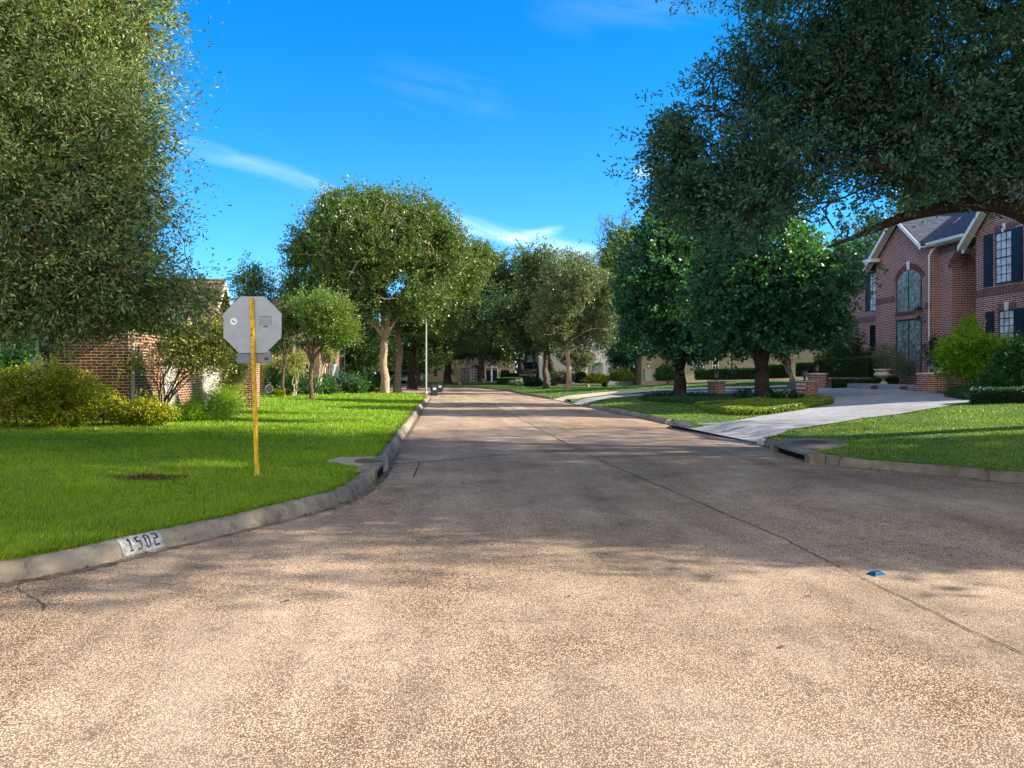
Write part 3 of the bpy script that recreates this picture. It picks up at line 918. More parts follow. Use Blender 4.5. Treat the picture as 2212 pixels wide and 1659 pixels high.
def shingle(name, a, b_):
    m, nt, b = base_mat(name, 0.9, 0.15)
    t = N(nt, 'ShaderNodeTexCoord')
    br = N(nt, 'ShaderNodeTexBrick')
    br.inputs['Scale'].default_value = 1; br.inputs['Brick Width'].default_value = 0.32; br.inputs['Row Height'].default_value = 0.11
    br.inputs['Mortar Size'].default_value = 0.010; br.inputs['Mortar'].default_value = (a[0] * .35, a[1] * .35, a[2] * .35, 1)
    br.inputs['Color1'].default_value = (*a, 1); br.inputs['Color2'].default_value = (*b_, 1)
    sp = N(nt, 'ShaderNodeSeparateXYZ'); nt.links.new(t.outputs['Object'], sp.inputs[0])
    ad = N(nt, 'ShaderNodeMath', operation='ADD'); nt.links.new(sp.outputs[0], ad.inputs[0]); nt.links.new(sp.outputs[1], ad.inputs[1])
    cb = N(nt, 'ShaderNodeCombineXYZ'); nt.links.new(ad.outputs[0], cb.inputs[0]); nt.links.new(sp.outputs[2], cb.inputs[1])
    nt.links.new(cb.outputs[0], br.inputs['Vector'])
    col = mixc(nt, 0.5, br.outputs['Color'], ramp(nt, noise(nt, t.outputs['Object'], 5, 5), [(0.3, 0.6), (0.7, 1.3)]), 'MULTIPLY')
    nt.links.new(col, b.inputs['Base Color'])
    return m
M_roofL = shingle('brown_shingles', (0.10, 0.075, 0.055), (0.16, 0.12, 0.09))
M_roofR = shingle('slate_blue_shingles', (0.035, 0.048, 0.08), (0.06, 0.08, 0.125))

def slab_poly(mb, pts3, thick, mi=0):
    """a flat polygon in space given thickness along its normal"""
    p = np.array(pts3, float); nn = np.cross(p[1] - p[0], p[2] - p[0]); nn /= np.linalg.norm(nn)
    if nn[2] < 0: nn = -nn; p = p[::-1]
    n = len(p); V = np.concatenate([p, p - nn * thick])
    F = [tuple(range(n)), tuple(range(n, 2 * n))[::-1]] + [(i, n + i, n + (i + 1) % n, (i + 1) % n) for i in range(n)]
    mb.add(V, F, mi)

# ------------------------------------------------------------------ stop sign seen from behind
def octagon(r, rot=math.pi / 8): return [(r * math.cos(rot + i * math.pi / 4), r * math.sin(rot + i * math.pi / 4)) for i in range(8)]
sb = ground(555, 1033, 'L'); sd_ = depth_of(sb); ppm = 1600 / sd_
sign = thing('stop_sign', 'octagonal road sign seen from its bare grey back on a yellow perforated post', 'road sign', sb, -YAW)
def SX(px): return (px - 555) / ppm
def SZ(py): return (1033 - py) / ppm
lean_x = (543 - 555) / 388.0
def lx(z): return lean_x * z
mb = MB()
pw = 0.029
H_ = SZ(645)
ring = [(-pw, 0.0), (-pw * .55, -0.028), (pw * .55, -0.028), (pw, 0.0), (pw, 0.012), (-pw, 0.012)]
V = []
for z in np.linspace(-0.15, H_, 24): V += [(lx(z) + u, v, z) for (u, v) in ring]
mb.add(V, [(i * 6 + j, i * 6 + (j + 1) % 6, (i + 1) * 6 + (j + 1) % 6, (i + 1) * 6 + j) for i in range(23) for j in range(6)] + [tuple(range(138, 144))])
post = mb.build('post', M_yellow, sign)
for py in [663, 690, 712, 726, 733, 741, 752, 766, 777, 800, 829, 868, 922]:
    z = SZ(py); mb = MB()
    mb.prism([(lx(z) + 0.0075 * math.cos(a), z + 0.0075 * math.sin(a)) for a in np.arange(10) * .628], 'y', -0.0305, -0.024)
    mb.build('hole', M_dark, post)  # dark disc on the post face stands for the shade in a perforation
mb = MB().box(lx(.1) - .03, lx(.1) + .03, -.02, .02, -0.06, 0.05)
mb.build('post_base', M_steel, sign)
cxs, czs = SX(544.5), SZ(704)
oc = [(cxs + x * 1.0, czs + z) for (x, z) in octagon(0.5 * 125.5 / ppm / math.cos(math.pi / 8))]
mb = MB(); mb.prism(oc, 'y', 0.016, 0.022)
panel = mb.build('sign_panel', M_alum, sign)
mb = MB(); mb.prism(octagon(0.5 * 125.5 / ppm / math.cos(math.pi / 8) - .006), 'y', 0.0225, 0.0245)
o = mb.build('sign_face', plain('sign_red', (0.45, 0.01, 0.015), 0.4), sign); o.location = (cxs, 0, czs)
for ch in ('STOP',):
    cu = bpy.data.curves.new('lettering', 'FONT'); cu.body = ch; cu.size = 0.26; cu.align_x = 'CENTER'; cu.align_y = 'CENTER'; cu.extrude = 0.0005
    me = bpy.data.meshes.new_from_object(bpy.data.objects.new('lettering_curve', cu)); me.materials.clear(); me.materials.append(M_white)
    bpy.data.objects.remove(bpy.data.objects['lettering_curve'])
    o = bpy.data.objects.new('lettering', me); COL.objects.link(o); o.parent = sign; o.location = (cxs, 0.0255, czs); o.rotation_euler = (math.pi / 2, 0, math.pi)
mb = MB(); mb.box(SX(511), SX(584.5), 0.016, 0.020, SZ(786), SZ(763.5))
plate = mb.build('lower_plate', plain('dull_aluminium', (0.16, 0.18, 0.20), 0.5, 0.5, 0.3), sign)
mb = MB(); mb.box(SX(570), SX(579), 0.0135, 0.0158, SZ(779), SZ(774)); mb.build('sticker', M_black, plate)
mb = MB(); mb.prism([(SX(504) + 0.046 * math.cos(a), SZ(695.5) + 0.046 * math.sin(a)) for a in np.arange(24) * math.pi / 12], 'y', 0.0135, 0.0158)
stk = mb.build('round_sticker', M_white, sign)
mb = MB(); zc = SZ(695.5); xc_ = SX(504)
mb.box(xc_ - .018, xc_ - .006, 0.012, 0.0133, zc - .004, zc + .016, 0); mb.box(xc_ - .006, xc_ + .016, 0.012, 0.0133, zc - .012, zc + .003, 1)
mb.build('emblem', [M_navy, M_red], stk)
mb = MB()
x0, x1, z0, z1 = SX(559), SX(586), SZ(703.5), SZ(683.5)
t_ = .0022
for (a, b, c, d_) in [(x0, x1, z0, z0 + t_), (x0, x1, z1 - t_, z1), (x0, x0 + t_, z0, z1), (x1 - t_, x1, z0, z1)]:
    mb.box(a, b, 0.0138, 0.0158, c, d_)
rr = random.Random(5)
for i in range(9):
    zz = z0 + (i + 1) * (z1 - z0) / 10
    x = x0 + .008
    while x < x1 - .02:
        w = rr.uniform(.008, .03); mb.box(x, min(x + w, x1 - .008), 0.0140, 0.0158, zz, zz + .0022 + (i == 8) * .003); x += w + .004
mb.build('inspection_label', plain('label_ink', (0.06, 0.065, 0.07), 0.6), sign)
mb = MB(); mb.box(SX(568), SX(577), 0.0138, 0.0158, SZ(708), SZ(704.5)); mb.build('sticker', plain('brown_sticker', (0.16, 0.10, 0.05), 0.6), sign)
for z in (SZ(663), SZ(733), SZ(767)):
    mb = MB(); mb.lathe([(0.004, 0), (0.011, 0), (0.011, .008), (0.0, .01)], 0, 0, 6)
    v = mb.V[-1]; mb.V[-1] = np.column_stack([v[:, 0] + lx(z), -v[:, 2] - .026, v[:, 1] + z])
    mb.build('bolt', M_steel, sign)

# ------------------------------------------------------------------ storm inlets and kerb number
M_slab = concrete_mat('inlet_slab_concrete', (0.30, 0.25, 0.18), (0.44, 0.38, 0.29), dirt=.5)
def inlet(label, line_pts, slab_px, lid_px, side, lidr=0.33):
    H = HL if side == 'L' else HR
    a, b = np.array(line_pts[0]), np.array(line_pts[1])
    c = (a + b) / 2; u = unit(b - a); nrm = np.array((-u[1], u[0]))
    if side == 'L': 
        if nrm[0] > 0: nrm = -nrm
    else:
        if nrm[1] < 0: nrm = -nrm
    L = np.linalg.norm(b - a)
    t = thing('storm_inlet', label, 'storm drain', (c[0], c[1], 0), math.atan2(u[1], u[0]))
    sgn = 1 if np.dot(np.array((-u[1], u[0])), nrm) > 0 else -1
    th = math.atan2(u[1], u[0])
    def loc(p): q = np.array(p[:2]) - c; return (q[0] * math.cos(th) + q[1] * math.sin(th), -q[0] * math.sin(th) + q[1] * math.cos(th))
    mb = MB()
    mb.box(-L / 2 - .22, L / 2 + .22, min(sgn * -.05, sgn * .22), max(sgn * -.05, sgn * .22), 0.118, 0.165)
    for s in (-1, 1):
        mb.box(min(s * L / 2, s * (L / 2 + .22)), max(s * L / 2, s * (L / 2 + .22)), min(-sgn * .055, sgn * .2), max(-sgn * .055, sgn * .2), -.02, 0.117)
    mb.build('kerb_hood', M_kerb, t)
    mb = MB(); mb.box(-L / 2, L / 2, min(-sgn * .048, sgn * .1), max(-sgn * .048, sgn * .1), 0.006, 0.1175)
    mb.build('opening', M_dark, t)  # solid dark box in place of a shaded recess
    pts = [loc(ground(*p, side)) for p in slab_px]
    zz = max(float(HR(ground(*p, side)[None, :2])[0]) if side == 'R' else float(HL(ground(*p, side)[None, :2])[0]) for p in slab_px)
    mb = MB(); zt = [float(H(ground(*p, side)[None, :2])[0]) + .035 for p in slab_px]
    n = len(pts); V = [(*p, z) for p, z in zip(pts, zt)] + [(*p, z - .2) for p, z in zip(pts, zt)]
    mb.add(V, [tuple(range(n)), tuple(range(n, 2 * n))[::-1]] + [(i, (i + 1) % n, n + (i + 1) % n, n + i) for i in range(n)])
    mb.build('concrete_slab', M_slab if side == 'L' else M_kerb, t)
    g = ground(*lid_px, side); q = loc(g); zc_ = float(H(g[None, :2])[0]) + .038
    e_ = 0.05
    n_ = np.array((-(float(H(g[None, :2] + (e_, 0))[0]) - zc_ + .038) / e_, -(float(H(g[None, :2] + (0, e_))[0]) - zc_ + .038) / e_, 1))
    mb = MB(); mb.lathe([(lidr, 0), (lidr, .012), (lidr - .02, .016), (lidr - .03, .010), (0.02, .012)], 0, 0, 32)
    for i in range(-4, 5):
        w = math.sqrt(max(0, (lidr - .05) ** 2 - (i * .065) ** 2)); mb.box(-w, w, i * .065 - .008, i * .065 + .008, .009, .015)
    o = mb.build('manhole_cover', M_iron_lid, t); o.location = (q[0], q[1], zc_ + .004)
    nl = Vector((n_[0] * math.cos(th) + n_[1] * math.sin(th), -n_[0] * math.sin(th) + n_[1] * math.cos(th), 1))
    o.rotation_euler = nl.to_track_quat('Z', 'Y').to_euler()
    return t
inlet('concrete storm drain in the right kerb with a rusty round cover on its slab', (flat(1694, 976.5)[:2], flat(1764, 998)[:2]),
      [(1676, 958), (1700, 951.5), (1790, 951.5), (1835, 962), (1800, 972), (1740, 974)], (1748, 961), 'R', 0.33)
inlet('small concrete storm drain slab beside the left kerb near the road sign', (flat(829, 1013)[:2], flat(806, 1038)[:2]),
      [(708, 999), (735, 993), (826, 991), (838, 1000), (815, 1011), (790, 1013)], (795, 1003), 'L', 0.20)

# painted house number on the rounded kerb face
sk = np.r_[0, np.cumsum(np.linalg.norm(np.diff(LKR, axis=0), axis=1))]
def near_kerb(p, line):
    return int(np.argmin(np.linalg.norm(line - np.array(p[:2]), axis=1)))
def kerb_patch(line, nrm, s_mid, w, label, digits, side, mirror=False):
    s = np.r_[0, np.cumsum(np.linalg.norm(np.diff(line, axis=0), axis=1))]
    def surf(u, v, off):
        """u along the kerb (m), v up over its rounded face 0..1"""
        q = np.array([np.interp(s_mid + u, s, line[:, i]) for i in (0, 1)])
        nn = unit(np.array([np.interp(s_mid + u, s, nrm[:, i]) for i in (0, 1)]))
        prof = np.array([(-0.031, 0.0), (-0.020, 0.035), (-0.003, 0.083), (0.022, 0.118), (0.058, 0.136), (0.10, 0.142)])
        k = np.interp(v, np.linspace(0, 1, 6), np.arange(6)); i0 = min(4, int(k)); f = k - i0
        pr = prof[i0] * (1 - f) + prof[i0 + 1] * f
        tt = prof[i0 + 1] - prof[i0]; on = np.array((-tt[1], tt[0])); on /= np.linalg.norm(on)
        pr = pr + on * off
        return (*(q + nn * pr[0]), pr[1] + 0.003)
    c = surf(0, .3, 0)
    t = thing('kerb_number', label, 'house number', c)
    def strip(name, rects, off, mat):
        mb = MB()
        for (u0, u1, v0, v1) in rects:
            k = max(2, int((u1 - u0) / .02) + 1); m_ = max(2, int((v1 - v0) / .1) + 1)
            U = np.linspace(u0, u1, k); W = np.linspace(v0, v1, m_)
            V = [np.array(surf(u, v, off)) - np.array(c) for v in W for u in U]
            mb.add(V, [(j * k + i, j * k + i + 1, (j + 1) * k + i + 1, (j + 1) * k + i) for j in range(m_ - 1) for i in range(k - 1)])
        return mb.build(name, mat, t)
    strip('painted_patch', [(-w / 2, w / 2, 0.06, 0.86)], 0.004, plain('worn_white_paint', (0.27, 0.28, 0.27), 0.7, var=0.35, scale=22))
    seg = {'1': [(.38, .62, 0, 1), (.22, .45, .72, .88), (.2, .8, 0, .12)],
           '5': [(.1, .32, .5, 1), (.1, .88, .86, 1), (.1, .85, .5, .62), (.66, .9, .1, .47), (.1, .72, 0, .12)],
           '0': [(.1, .33, .08, .92), (.66, .9, .08, .92), (.40, .60, 0, .12), (.40, .60, .88, 1), (.3, .38, .0, .1), (.62, .7, 0, .1), (.3, .38, .9, 1), (.62, .7, .9, 1)],
           '2': [(.1, .8, .88, 1), (.66, .9, .5, .84), (.1, .8, .44, .56), (.1, .33, .12, .40), (.1, .92, 0, .12)],
           '4': [(.1, .32, .4, 1), (.1, .9, .36, .48), (.6, .82, 0, 1)], '8': [(.1, .33, .08, .92), (.66, .9, .08, .92), (.33, .66, 0, .12), (.33, .66, .44, .56), (.33, .66, .88, 1)]}
    dw = w * .155; x = -w * 0.36
    for ch in digits:
        r = []
        for (a, b, v0, v1) in seg[ch]:
            u0, u1 = x + a * dw, x + b * dw
            if mirror: u0, u1 = -u1, -u0
            r.append((u0, u1, .20 + v0 * .52, .20 + v1 * .52))
        strip('digit', r, 0.0065, M_black)
        x += dw * 1.32
    return t
LKn, RKn = poly_normals(LKR, 1.0), poly_normals(RKR, 1.0)
k_ = near_kerb(flat(305, 1197), LKR)
kerb_patch(LKR, LKn, sk[k_], 0.40, 'worn white patch stencilled 1502 on the left kerb', '1502', 'L', True)
skr = np.r_[0, np.cumsum(np.linalg.norm(np.diff(RKR, axis=0), axis=1))]
k_ = near_kerb(flat(1354, 894.5), RKR)
kerb_patch(RKR, RKn, skr[k_], 0.62, 'small white painted patch with a dark number on the far right kerb', '1402', 'R', False)

# blue raised marker on the road
g = flat(1893, 1241)
t = thing('road_marker', 'blue raised reflective marker stuck on the road beside the crack', 'road marker', g, math.radians(20))
mb = MB(); a = .062
mb.add([(-a, -a * .7, .001), (a, -a * .7, .001), (a, a * .7, .001), (-a, a * .7, .001), (-a * .55, -a * .35, .022), (a * .55, -a * .35, .022), (a * .55, a * .35, .022), (-a * .55, a * .35, .022)],
       [(4, 5, 6, 7), (0, 1, 5, 4), (1, 2, 6, 5), (2, 3, 7, 6), (3, 0, 4, 7)])
mb.build('housing', plain('blue_plastic', (0.004, 0.05, 0.12), 0.3, 0.5, var=0.5, scale=40), t)
mb = MB(); mb.add([(-a * .85, -a * .645, .005), (a * .85, -a * .645, .005), (a * .55, -a * .40, .0202), (-a * .55, -a * .40, .0202)], [(0, 1, 2, 3)])
mb.build('reflector', plain('blue_reflector', (0.01, 0.10, 0.2), 0.1, 0.8, var=0.2, scale=60), t)
# a few dry leaves lying on the road
mb = MB(); rg = np.random.default_rng(31)
base_leaf = None
leaf_labels = ['dry leaf lying just behind the blue road marker', 'dry leaf in the shade left of and behind the blue marker', 'dry leaf on the road right of the blue marker', 'dry leaf in the middle of the shadow edge, ahead of the camera',
  'dry leaf in the shade left of the long crack', 'dry leaf in the shaded road near the kink of the joint', 'dry leaf in the shade right of the centre joint', 'dry leaf on the road just right of the painted kerb number', 'dry leaf in the shade left of the centre, beyond the number',
  'dry leaf on the sunlit concrete left of the long crack', 'dry leaf on the sunlit road close in front of the blue marker', 'dry leaf on sunlit concrete at the centre of the road', 'dry leaf on sunlit concrete below the painted kerb number', 'dry leaf nearest the right edge of the picture',
  'dry leaf close beside the centre joint in the shade', 'dry leaf in the shade right of the left storm drain']
for i, (px, py) in enumerate([(1872, 1212), (1815, 1163), (2018, 1265), (1062, 1178), (1400, 1140), (1530, 1068), (1655, 1076), (706, 1186), (905, 1110), (1690, 1400), (1745, 1290), (1230, 1290), (620, 1300), (2090, 1330), (1330, 1030), (1010, 1085)]):
    g = flat(px, py)
    if base_leaf is None:
        m2 = MB(); V = [(-.025, 0, .003), (0, .009, .009), (.028, 0, .005), (0, -.009, .008), (0, 0, .004)]
        m2.add(V, [(0, 4, 1), (4, 2, 1), (0, 3, 4), (4, 3, 2)])
        o = m2.build('fallen_leaf', plain('dry_leaf', (0.09, 0.045, 0.02), 0.8)); base_leaf = o
    else:
        o = base_leaf.copy(); COL.objects.link(o)
    o.location = (g[0], g[1], 0.002); o.rotation_euler = (0, 0, rg.uniform(0, 6)); s = rg.uniform(.7, 1.4); o.scale = (s, s, s)
    tag(o, leaf_labels[i], 'leaf', 'dry leaves scattered on the road')

# ------------------------------------------------------------------ the brick house on the left
LX = -7.9          # its side wall, parallel to the road
YF = P(278, 900, 18.6)[1]
gz = 0.30
hl = thing('brick_house', 'low red brick house behind the hedge on the left with a brown shingle roof', 'house', (LX, YF, gz))
W_, D_ = 16.0, 13.0
EZ = 2.55
mb = MB(); mb.box(-W_, 0, 0, 7.4, -.5, EZ)
wall = mb.build('wall', M_brickL, hl)
mb = MB(); mb.box(-W_, 0.012, -0.012, 0.0, EZ - .27, EZ - .02)
mb.build('soldier_course', M_brickL_sold, wall)
mb = MB(); mb.box(-W_ - .5, .45, -.45, -0.0125, EZ - .015, EZ + .005); mb.box(-W_ - .5, .45, -.49, -.45, EZ - .03, EZ + .15)
mb.box(.45, .49, -.49, 7.6, EZ - .03, EZ + .15); mb.box(.0005, .45, 0, 7.6, EZ - .015, EZ + .005)
mb.build('fascia', plain('olive_fascia', (0.12, 0.11, 0.06), 0.7), hl)
RZ = EZ + .16
mb = MB()
slab_poly(mb, [(-W_ - .5, -.5, RZ), (.5, -.5, RZ), (-3.2, 4.2, RZ + 2.1), (-W_ - .5, 4.2, RZ + 2.1)], .05)
slab_poly(mb, [(.5, -.5, RZ), (.5, 8.0, RZ), (-3.2, 4.2, RZ + 2.1)], .05)
slab_poly(mb, [(.5, 8.0, RZ), (-W_ - .5, 8.0, RZ), (-W_ - .5, 4.2, RZ + 2.1), (-3.2, 4.2, RZ + 2.1)], .05)
roofo = mb.build('roof', M_roofL, hl)
# window with dark grid
wx0 = P(78, 800, 18.6)[0] - LX; wx1 = P(197, 800, 18.6)[0] - LX
wx0, wx1 = wx0 - .3, wx0 + 1.38 - .3
# pixel 78 -> 197 maps onto this wall
def onwall(px, yw):
    """x on a wall facing the camera at world y"""
    d = yw / (CC - (px - 1106) / 1600 * SS)
    return (px - 1106) / 1600 * d * CC + d * SS, d
wx0 = onwall(42, YF)[0] - LX; wx1 = onwall(109, YF)[0] - LX
mb = MB(); mb.box(wx0, wx1, -.02, 0.06, .95, 2.22)
win = mb.build('window', M_glass, hl)
mb = MB()
for i in range(4):
    x = wx0 + (wx1 - wx0) * i / 3; mb.box(x - .012, x + .012, -.034, -.021, .95, 2.22)
for i in range(4):
    z = .95 + 1.27 * i / 3; mb.box(wx0, wx1, -.035, -.0345 + .013, z - .012, z + .012)
mb.build('muntin', M_black, win)
mb = MB(); mb.box(wx0 - .05, wx0, -.03, 0.02, .92, 2.27); mb.box(wx1, wx1 + .05, -.03, .02, .92, 2.27); mb.box(wx0 - .0499, wx1 + .0499, -.032, .02, 2.221, 2.272)
mb.build('frame', plain('olive_frame', (0.09, 0.09, 0.05), 0.6), win)
mb = MB(); mb.box(.003, .075, .12, .20, -.3, 2.5); mb.build('downspout', plain('cream_downspout', (0.45, 0.42, 0.36), 0.6), hl)
# steep upper gable whose ridge stands clear of the trees
yr = 25.8 - YF
GY = None
d_r = None
xr = -7.9
dr = (xr) / ((467 - 1106) / 1600 * CC + SS)
yr_w = -(467 - 1106) / 1600 * dr * SS + dr * CC
zr = CAM_H + 204 / 1600 * dr
mb = MB()
hw = 2.2; zl = zr - gz - 2.5
mb.prism([(yr_w - YF - hw, .9), (yr_w - YF + hw, .9), (yr_w - YF + hw, zl), (yr_w - YF, zr - gz - .12), (yr_w - YF - hw, zl)], 'x', -9.0, -0.02)
gw = mb.build('gable_wall', M_brickL, hl)
mb = MB(); y0 = yr_w - YF
slab_poly(mb, [(-9.2, y0, zr - gz), (.3, y0, zr - gz), (.3, y0 - hw - .35, zl - .3), (-9.2, y0 - hw - .35, zl - .3)], .09)
slab_poly(mb, [(-9.2, y0, zr - gz), (.3, y0, zr - gz), (.3, y0 + hw + .35, zl - .3), (-9.2, y0 + hw + .35, zl - .3)], .09)
mb.build('upper_roof', M_roofL, hl)
mb = MB()
for s in (-1, 1):
    a = np.array((.305, y0, zr - gz - .12)); b = np.array((.305, y0 + s * (hw + .33), zl - .42))
    V = [a, b, b - (0, 0, .16), a - (0, 0, .2)]
    mb = MB(); mb.add(np.concatenate([V, np.array(V) + (.03, 0, 0)]), [(0, 1, 2, 3), (4, 7, 6, 5), (0, 4, 5, 1), (3, 2, 6, 7), (0, 3, 7, 4), (1, 5, 6, 2)])
    mb.build('rake_board', plain('pinkish_trim', (0.42, 0.33, 0.27), 0.7), gw)

# white board panels between brick piers along the side of the lot
YS = YF + 2.4
def side_y(px, X=LX):
    d = X / ((px - 1106) / 1600 * CC + SS)
    return -(px - 1106) / 1600 * d * SS + d * CC
fy = [side_y(p) for p in (352, 382, 436, 494, 514)]
def board_fence(y0, y1, label, z1=1.75):
    t = thing('board_fence', label, 'fence', (LX, y0, gz - .05))
    y = 0.0; rr = random.Random(int(y0 * 10)); mb = MB()
    while y < y1 - y0 - .01:
        w = min(.14, y1 - y0 - y); mb.box(0.0, .02, y, y + w - .012, .03, z1 + rr.uniform(-.02, .02)); y += .14
    mb.build('board', M_board, t)
    for z in (.35, 1.35):
        mb = MB(); mb.box(-.04, -.001, 0, y1 - y0, z, z + .09); mb.build('rail', M_board, t)
board_fence(fy[0], fy[1], 'narrow white board panel right behind the brick corner wall on the left')
board_fence(fy[2], fy[3], 'wider white board fence panel behind the crape myrtle branches')
def brick_pier(y0, y1, z1, label, mat, w=.4, x=LX, cap=True):
    t = thing('brick_pier', label, 'brick pier', (x - w / 2, (y0 + y1) / 2, gz - .1))
    h = (y1 - y0) / 2
    mb = MB(); mb.box(-w / 2, w / 2 + .02, -h, h, -.3, z1); mb.build('shaft', mat, t)
    if cap:
        mb = MB(); mb.box(-w / 2 - .04, w / 2 + .06, -h - .04, h + .04, z1 + .001, z1 + .08); mb.build('cap', mat, t)
brick_pier(fy[1] + .01, fy[2] - .01, 2.0, 'wide brick pier between the two white board panels', M_brickL)
brick_pier(fy[3] + .01, fy[4] - .01, 1.9, 'brick pier at the end of the white board fence beside the iron gate', M_brickL)
# iron gate and tall pier behind the sign post
gt = thing('iron_gate', 'black iron garden gate between brick piers left of the sign post', 'gate', (LX, fy[4] + .02, gz - .05))
ye = side_y(548)
mb = MB()
y = .05
while y < ye - fy[4] - .1: mb.box(-.01, .01, y, y + .018, .05, 1.5); y += .11
mb.build('bar', M_black, gt)
for z in (.12, 1.3):
    mb = MB(); mb.box(-.016, .016, 0, ye - fy[4] - .08, z, z + .03); mb.build('rail', M_black, gt)
d27 = 26.8
pc = P(559, 877, d27)
t = thing('brick_pier', 'tall slender red brick pier seen just right of the yellow sign post', 'brick pier', (pc[0] - .35, pc[1], gz))
mb = MB(); mb.box(-.32, .32, -.25, .25, -.3, 2.9); mb.build('shaft', M_brickL, t)
mb = MB(); mb.box(-.36, .36, -.29, .29, 2.901, 3.0); mb.build('cap', M_brickL, t)

# ------------------------------------------------------------------ the two-storey brick house on the right
FX = 21.0
def fy_(px, X=FX):
    d = X / ((px - 1106) / 1600 * CC + SS)
    return -(px - 1106) / 1600 * d * SS + d * CC, d
hr = thing('brick_house', 'two storey dark red brick house with navy shutters and white gable trim', 'house', (FX, 30.0, 0.9))
HZ = 0.9
def Y(px, X=FX): return fy_(px, X)[0] - 30.0
def Z(px, py, X=FX): return CAM_H - (py - 806) / 1600 * fy_(px, X)[1] - HZ
EAVE = 6.1 + 0.0
yb0, yb1 = Y(2012), Y(1892)      # gable bay (near, far)
ymid = (yb0 + yb1) / 2
yn = Y(2098)
zpk = 7.75
yfar = 12.6
# main walls: front faces the road (-X side)
mb = MB()
mb.box(0.0, 10, yb0, yb1, -.6, EAVE)                    # gable bay
mb.prism([(yb0, EAVE), (yb1, EAVE), (ymid, zpk - .1)], 'x', 0.0, 8)
mb.V[-1] = mb.V[-1]
bay = mb.build('wall', M_brickR, hr)
# arched openings are cut as proud frames and deep panels
mb = MB(); mb.box(2.0, 12, yb1 + .001, yfar, -.6, EAVE); mb.build('wall', M_brickR, hr)
# entry wall with a real arched recess
ya0, ya1 = Y(2092), Y(2041)
def arch_wall(mb, x0, x1, y0, y1, z0, z1, oy0, oy1, oz0, ozs, rise):
    """wall slab in the YZ plane with one arched opening"""
    n = 12
    mb.box(x0, x1, y0, oy0, z0, z1); mb.box(x0, x1, oy1, y1, z0, z1)
    if oz0 > z0: mb.box(x0, x1, oy0, oy1, z0, oz0)
    ys_ = np.linspace(oy0, oy1, n + 1)
    c = (oy0 + oy1) / 2; hw = (oy1 - oy0) / 2
    R = (hw * hw + rise * rise) / (2 * rise)
    zz = ozs - (R - rise) + np.sqrt(R * R - (ys_ - c) ** 2)
    for i in range(n):
        V = [(x, y, z) for x in (x0, x1) for (y, z) in ((ys_[i], zz[i]), (ys_[i + 1], zz[i + 1]), (ys_[i + 1], z1), (ys_[i], z1))]
        mb.add(V, [(0, 3, 2, 1), (4, 5, 6, 7), (0, 1, 5, 4), (2, 3, 7, 6)])
    return zz
zspr = Z(2066, 590)
mb = MB(); arch_wall(mb, .35, .75, ya0 - .4, yb0 - .001, -.6, EAVE - .05, ya0, ya1, -.6, Z(2041, 580), .55)
entry = mb.build('wall', M_brickR, hr)
mb = MB(); mb.box(.751, 2.399, ya1 + .004, ya1 + .35, -.6, EAVE - .4); mb.box(2.4, 2.6, ya0 - .5, ya1 + .4, -.6, EAVE - .4); mb.box(.751, 2.399, ya0 - .4, ya0 - .004, -.6, EAVE - .4)
mb.build('porch_wall', M_brickR, hr)
mb = MB(); mb.box(2.33, 2.39, ya0 + .15, ya1 - .15, 0.1, 2.5); pd = mb.build('door', plain('dark_wood_door', (0.03, 0.015, 0.01), 0.4), hr)
mb = MB(); mb.box(2.28, 2.33, ya0 + .3, ya0 + .36, 1.0, 1.25); mb.build('handle', M_chrome, pd)
# right wing with the big gable
yw0, yw1 = -9.0, yn
mb = MB(); mb.box(.20, 10, yw0, yw1, -.6, EAVE)
gm = (-8.2 + yw1) / 2
mb.prism([(yw0 - .0, EAVE), (yw1, EAVE), (gm, EAVE + 3.1)], 'x', .20, 9.0)
wing = mb.build('wall', M_brickR, hr)
# soldier bands
zb = Z(2096, 628)
for bx_s in ((.185, .199, yw0, yw1 + .004, zb - .30, zb), (-.012, -.0005, yb0 + .0, Y(1998), Z(2005, 602) - 1.35, Z(2005, 602) - 1.05), (-.012, -.0005, Y(1933), yb1, Z(1915, 596) - 1.3, Z(1915, 596) - 1.0),
             (1.985, 1.999, yb1 + .002, yfar, zb - .55, zb - .25), (.335, .349, ya0 - .4, yb0, EAVE - .38, EAVE - .06), (-.012, -.0005, Y(1906), yb1, EAVE - .34, EAVE - .04), (1.985, 1.999, yb1 + .002, yfar, EAVE - .32, EAVE - .02)):
    MB().box(*bx_s).build('soldier_course', M_brickR_sold, hr)
# arches of upright bricks with keystones
def arch_ring(y0, y1, zs, rise, x, th=.26):
    n = 14; c = (y0 + y1) / 2; hw = (y1 - y0) / 2 + .02
    R = (hw * hw + rise * rise) / (2 * rise); zc = zs + rise - R
    a0 = math.asin(min(.999, hw / R)); 
    mb = MB()
    for i in range(n):
        a = -a0 + 2 * a0 * (i + .08) / n; b = -a0 + 2 * a0 * (i + .92) / n
        V = [(xx, c + r * math.sin(t), zc + r * math.cos(t)) for xx in (x - .03, x - .001) for (r, t) in ((R, a), (R, b), (R + th, b), (R + th, a))]
        mb.add(V, [(0, 1, 2, 3), (4, 7, 6, 5), (0, 4, 5, 1), (1, 5, 6, 2), (2, 6, 7, 3), (3, 7, 4, 0)])
    return mb, c, zc + R
M_brickplain = plain('arch_brick', (0.17, 0.06, 0.055), 0.85, var=0.35, scale=9)
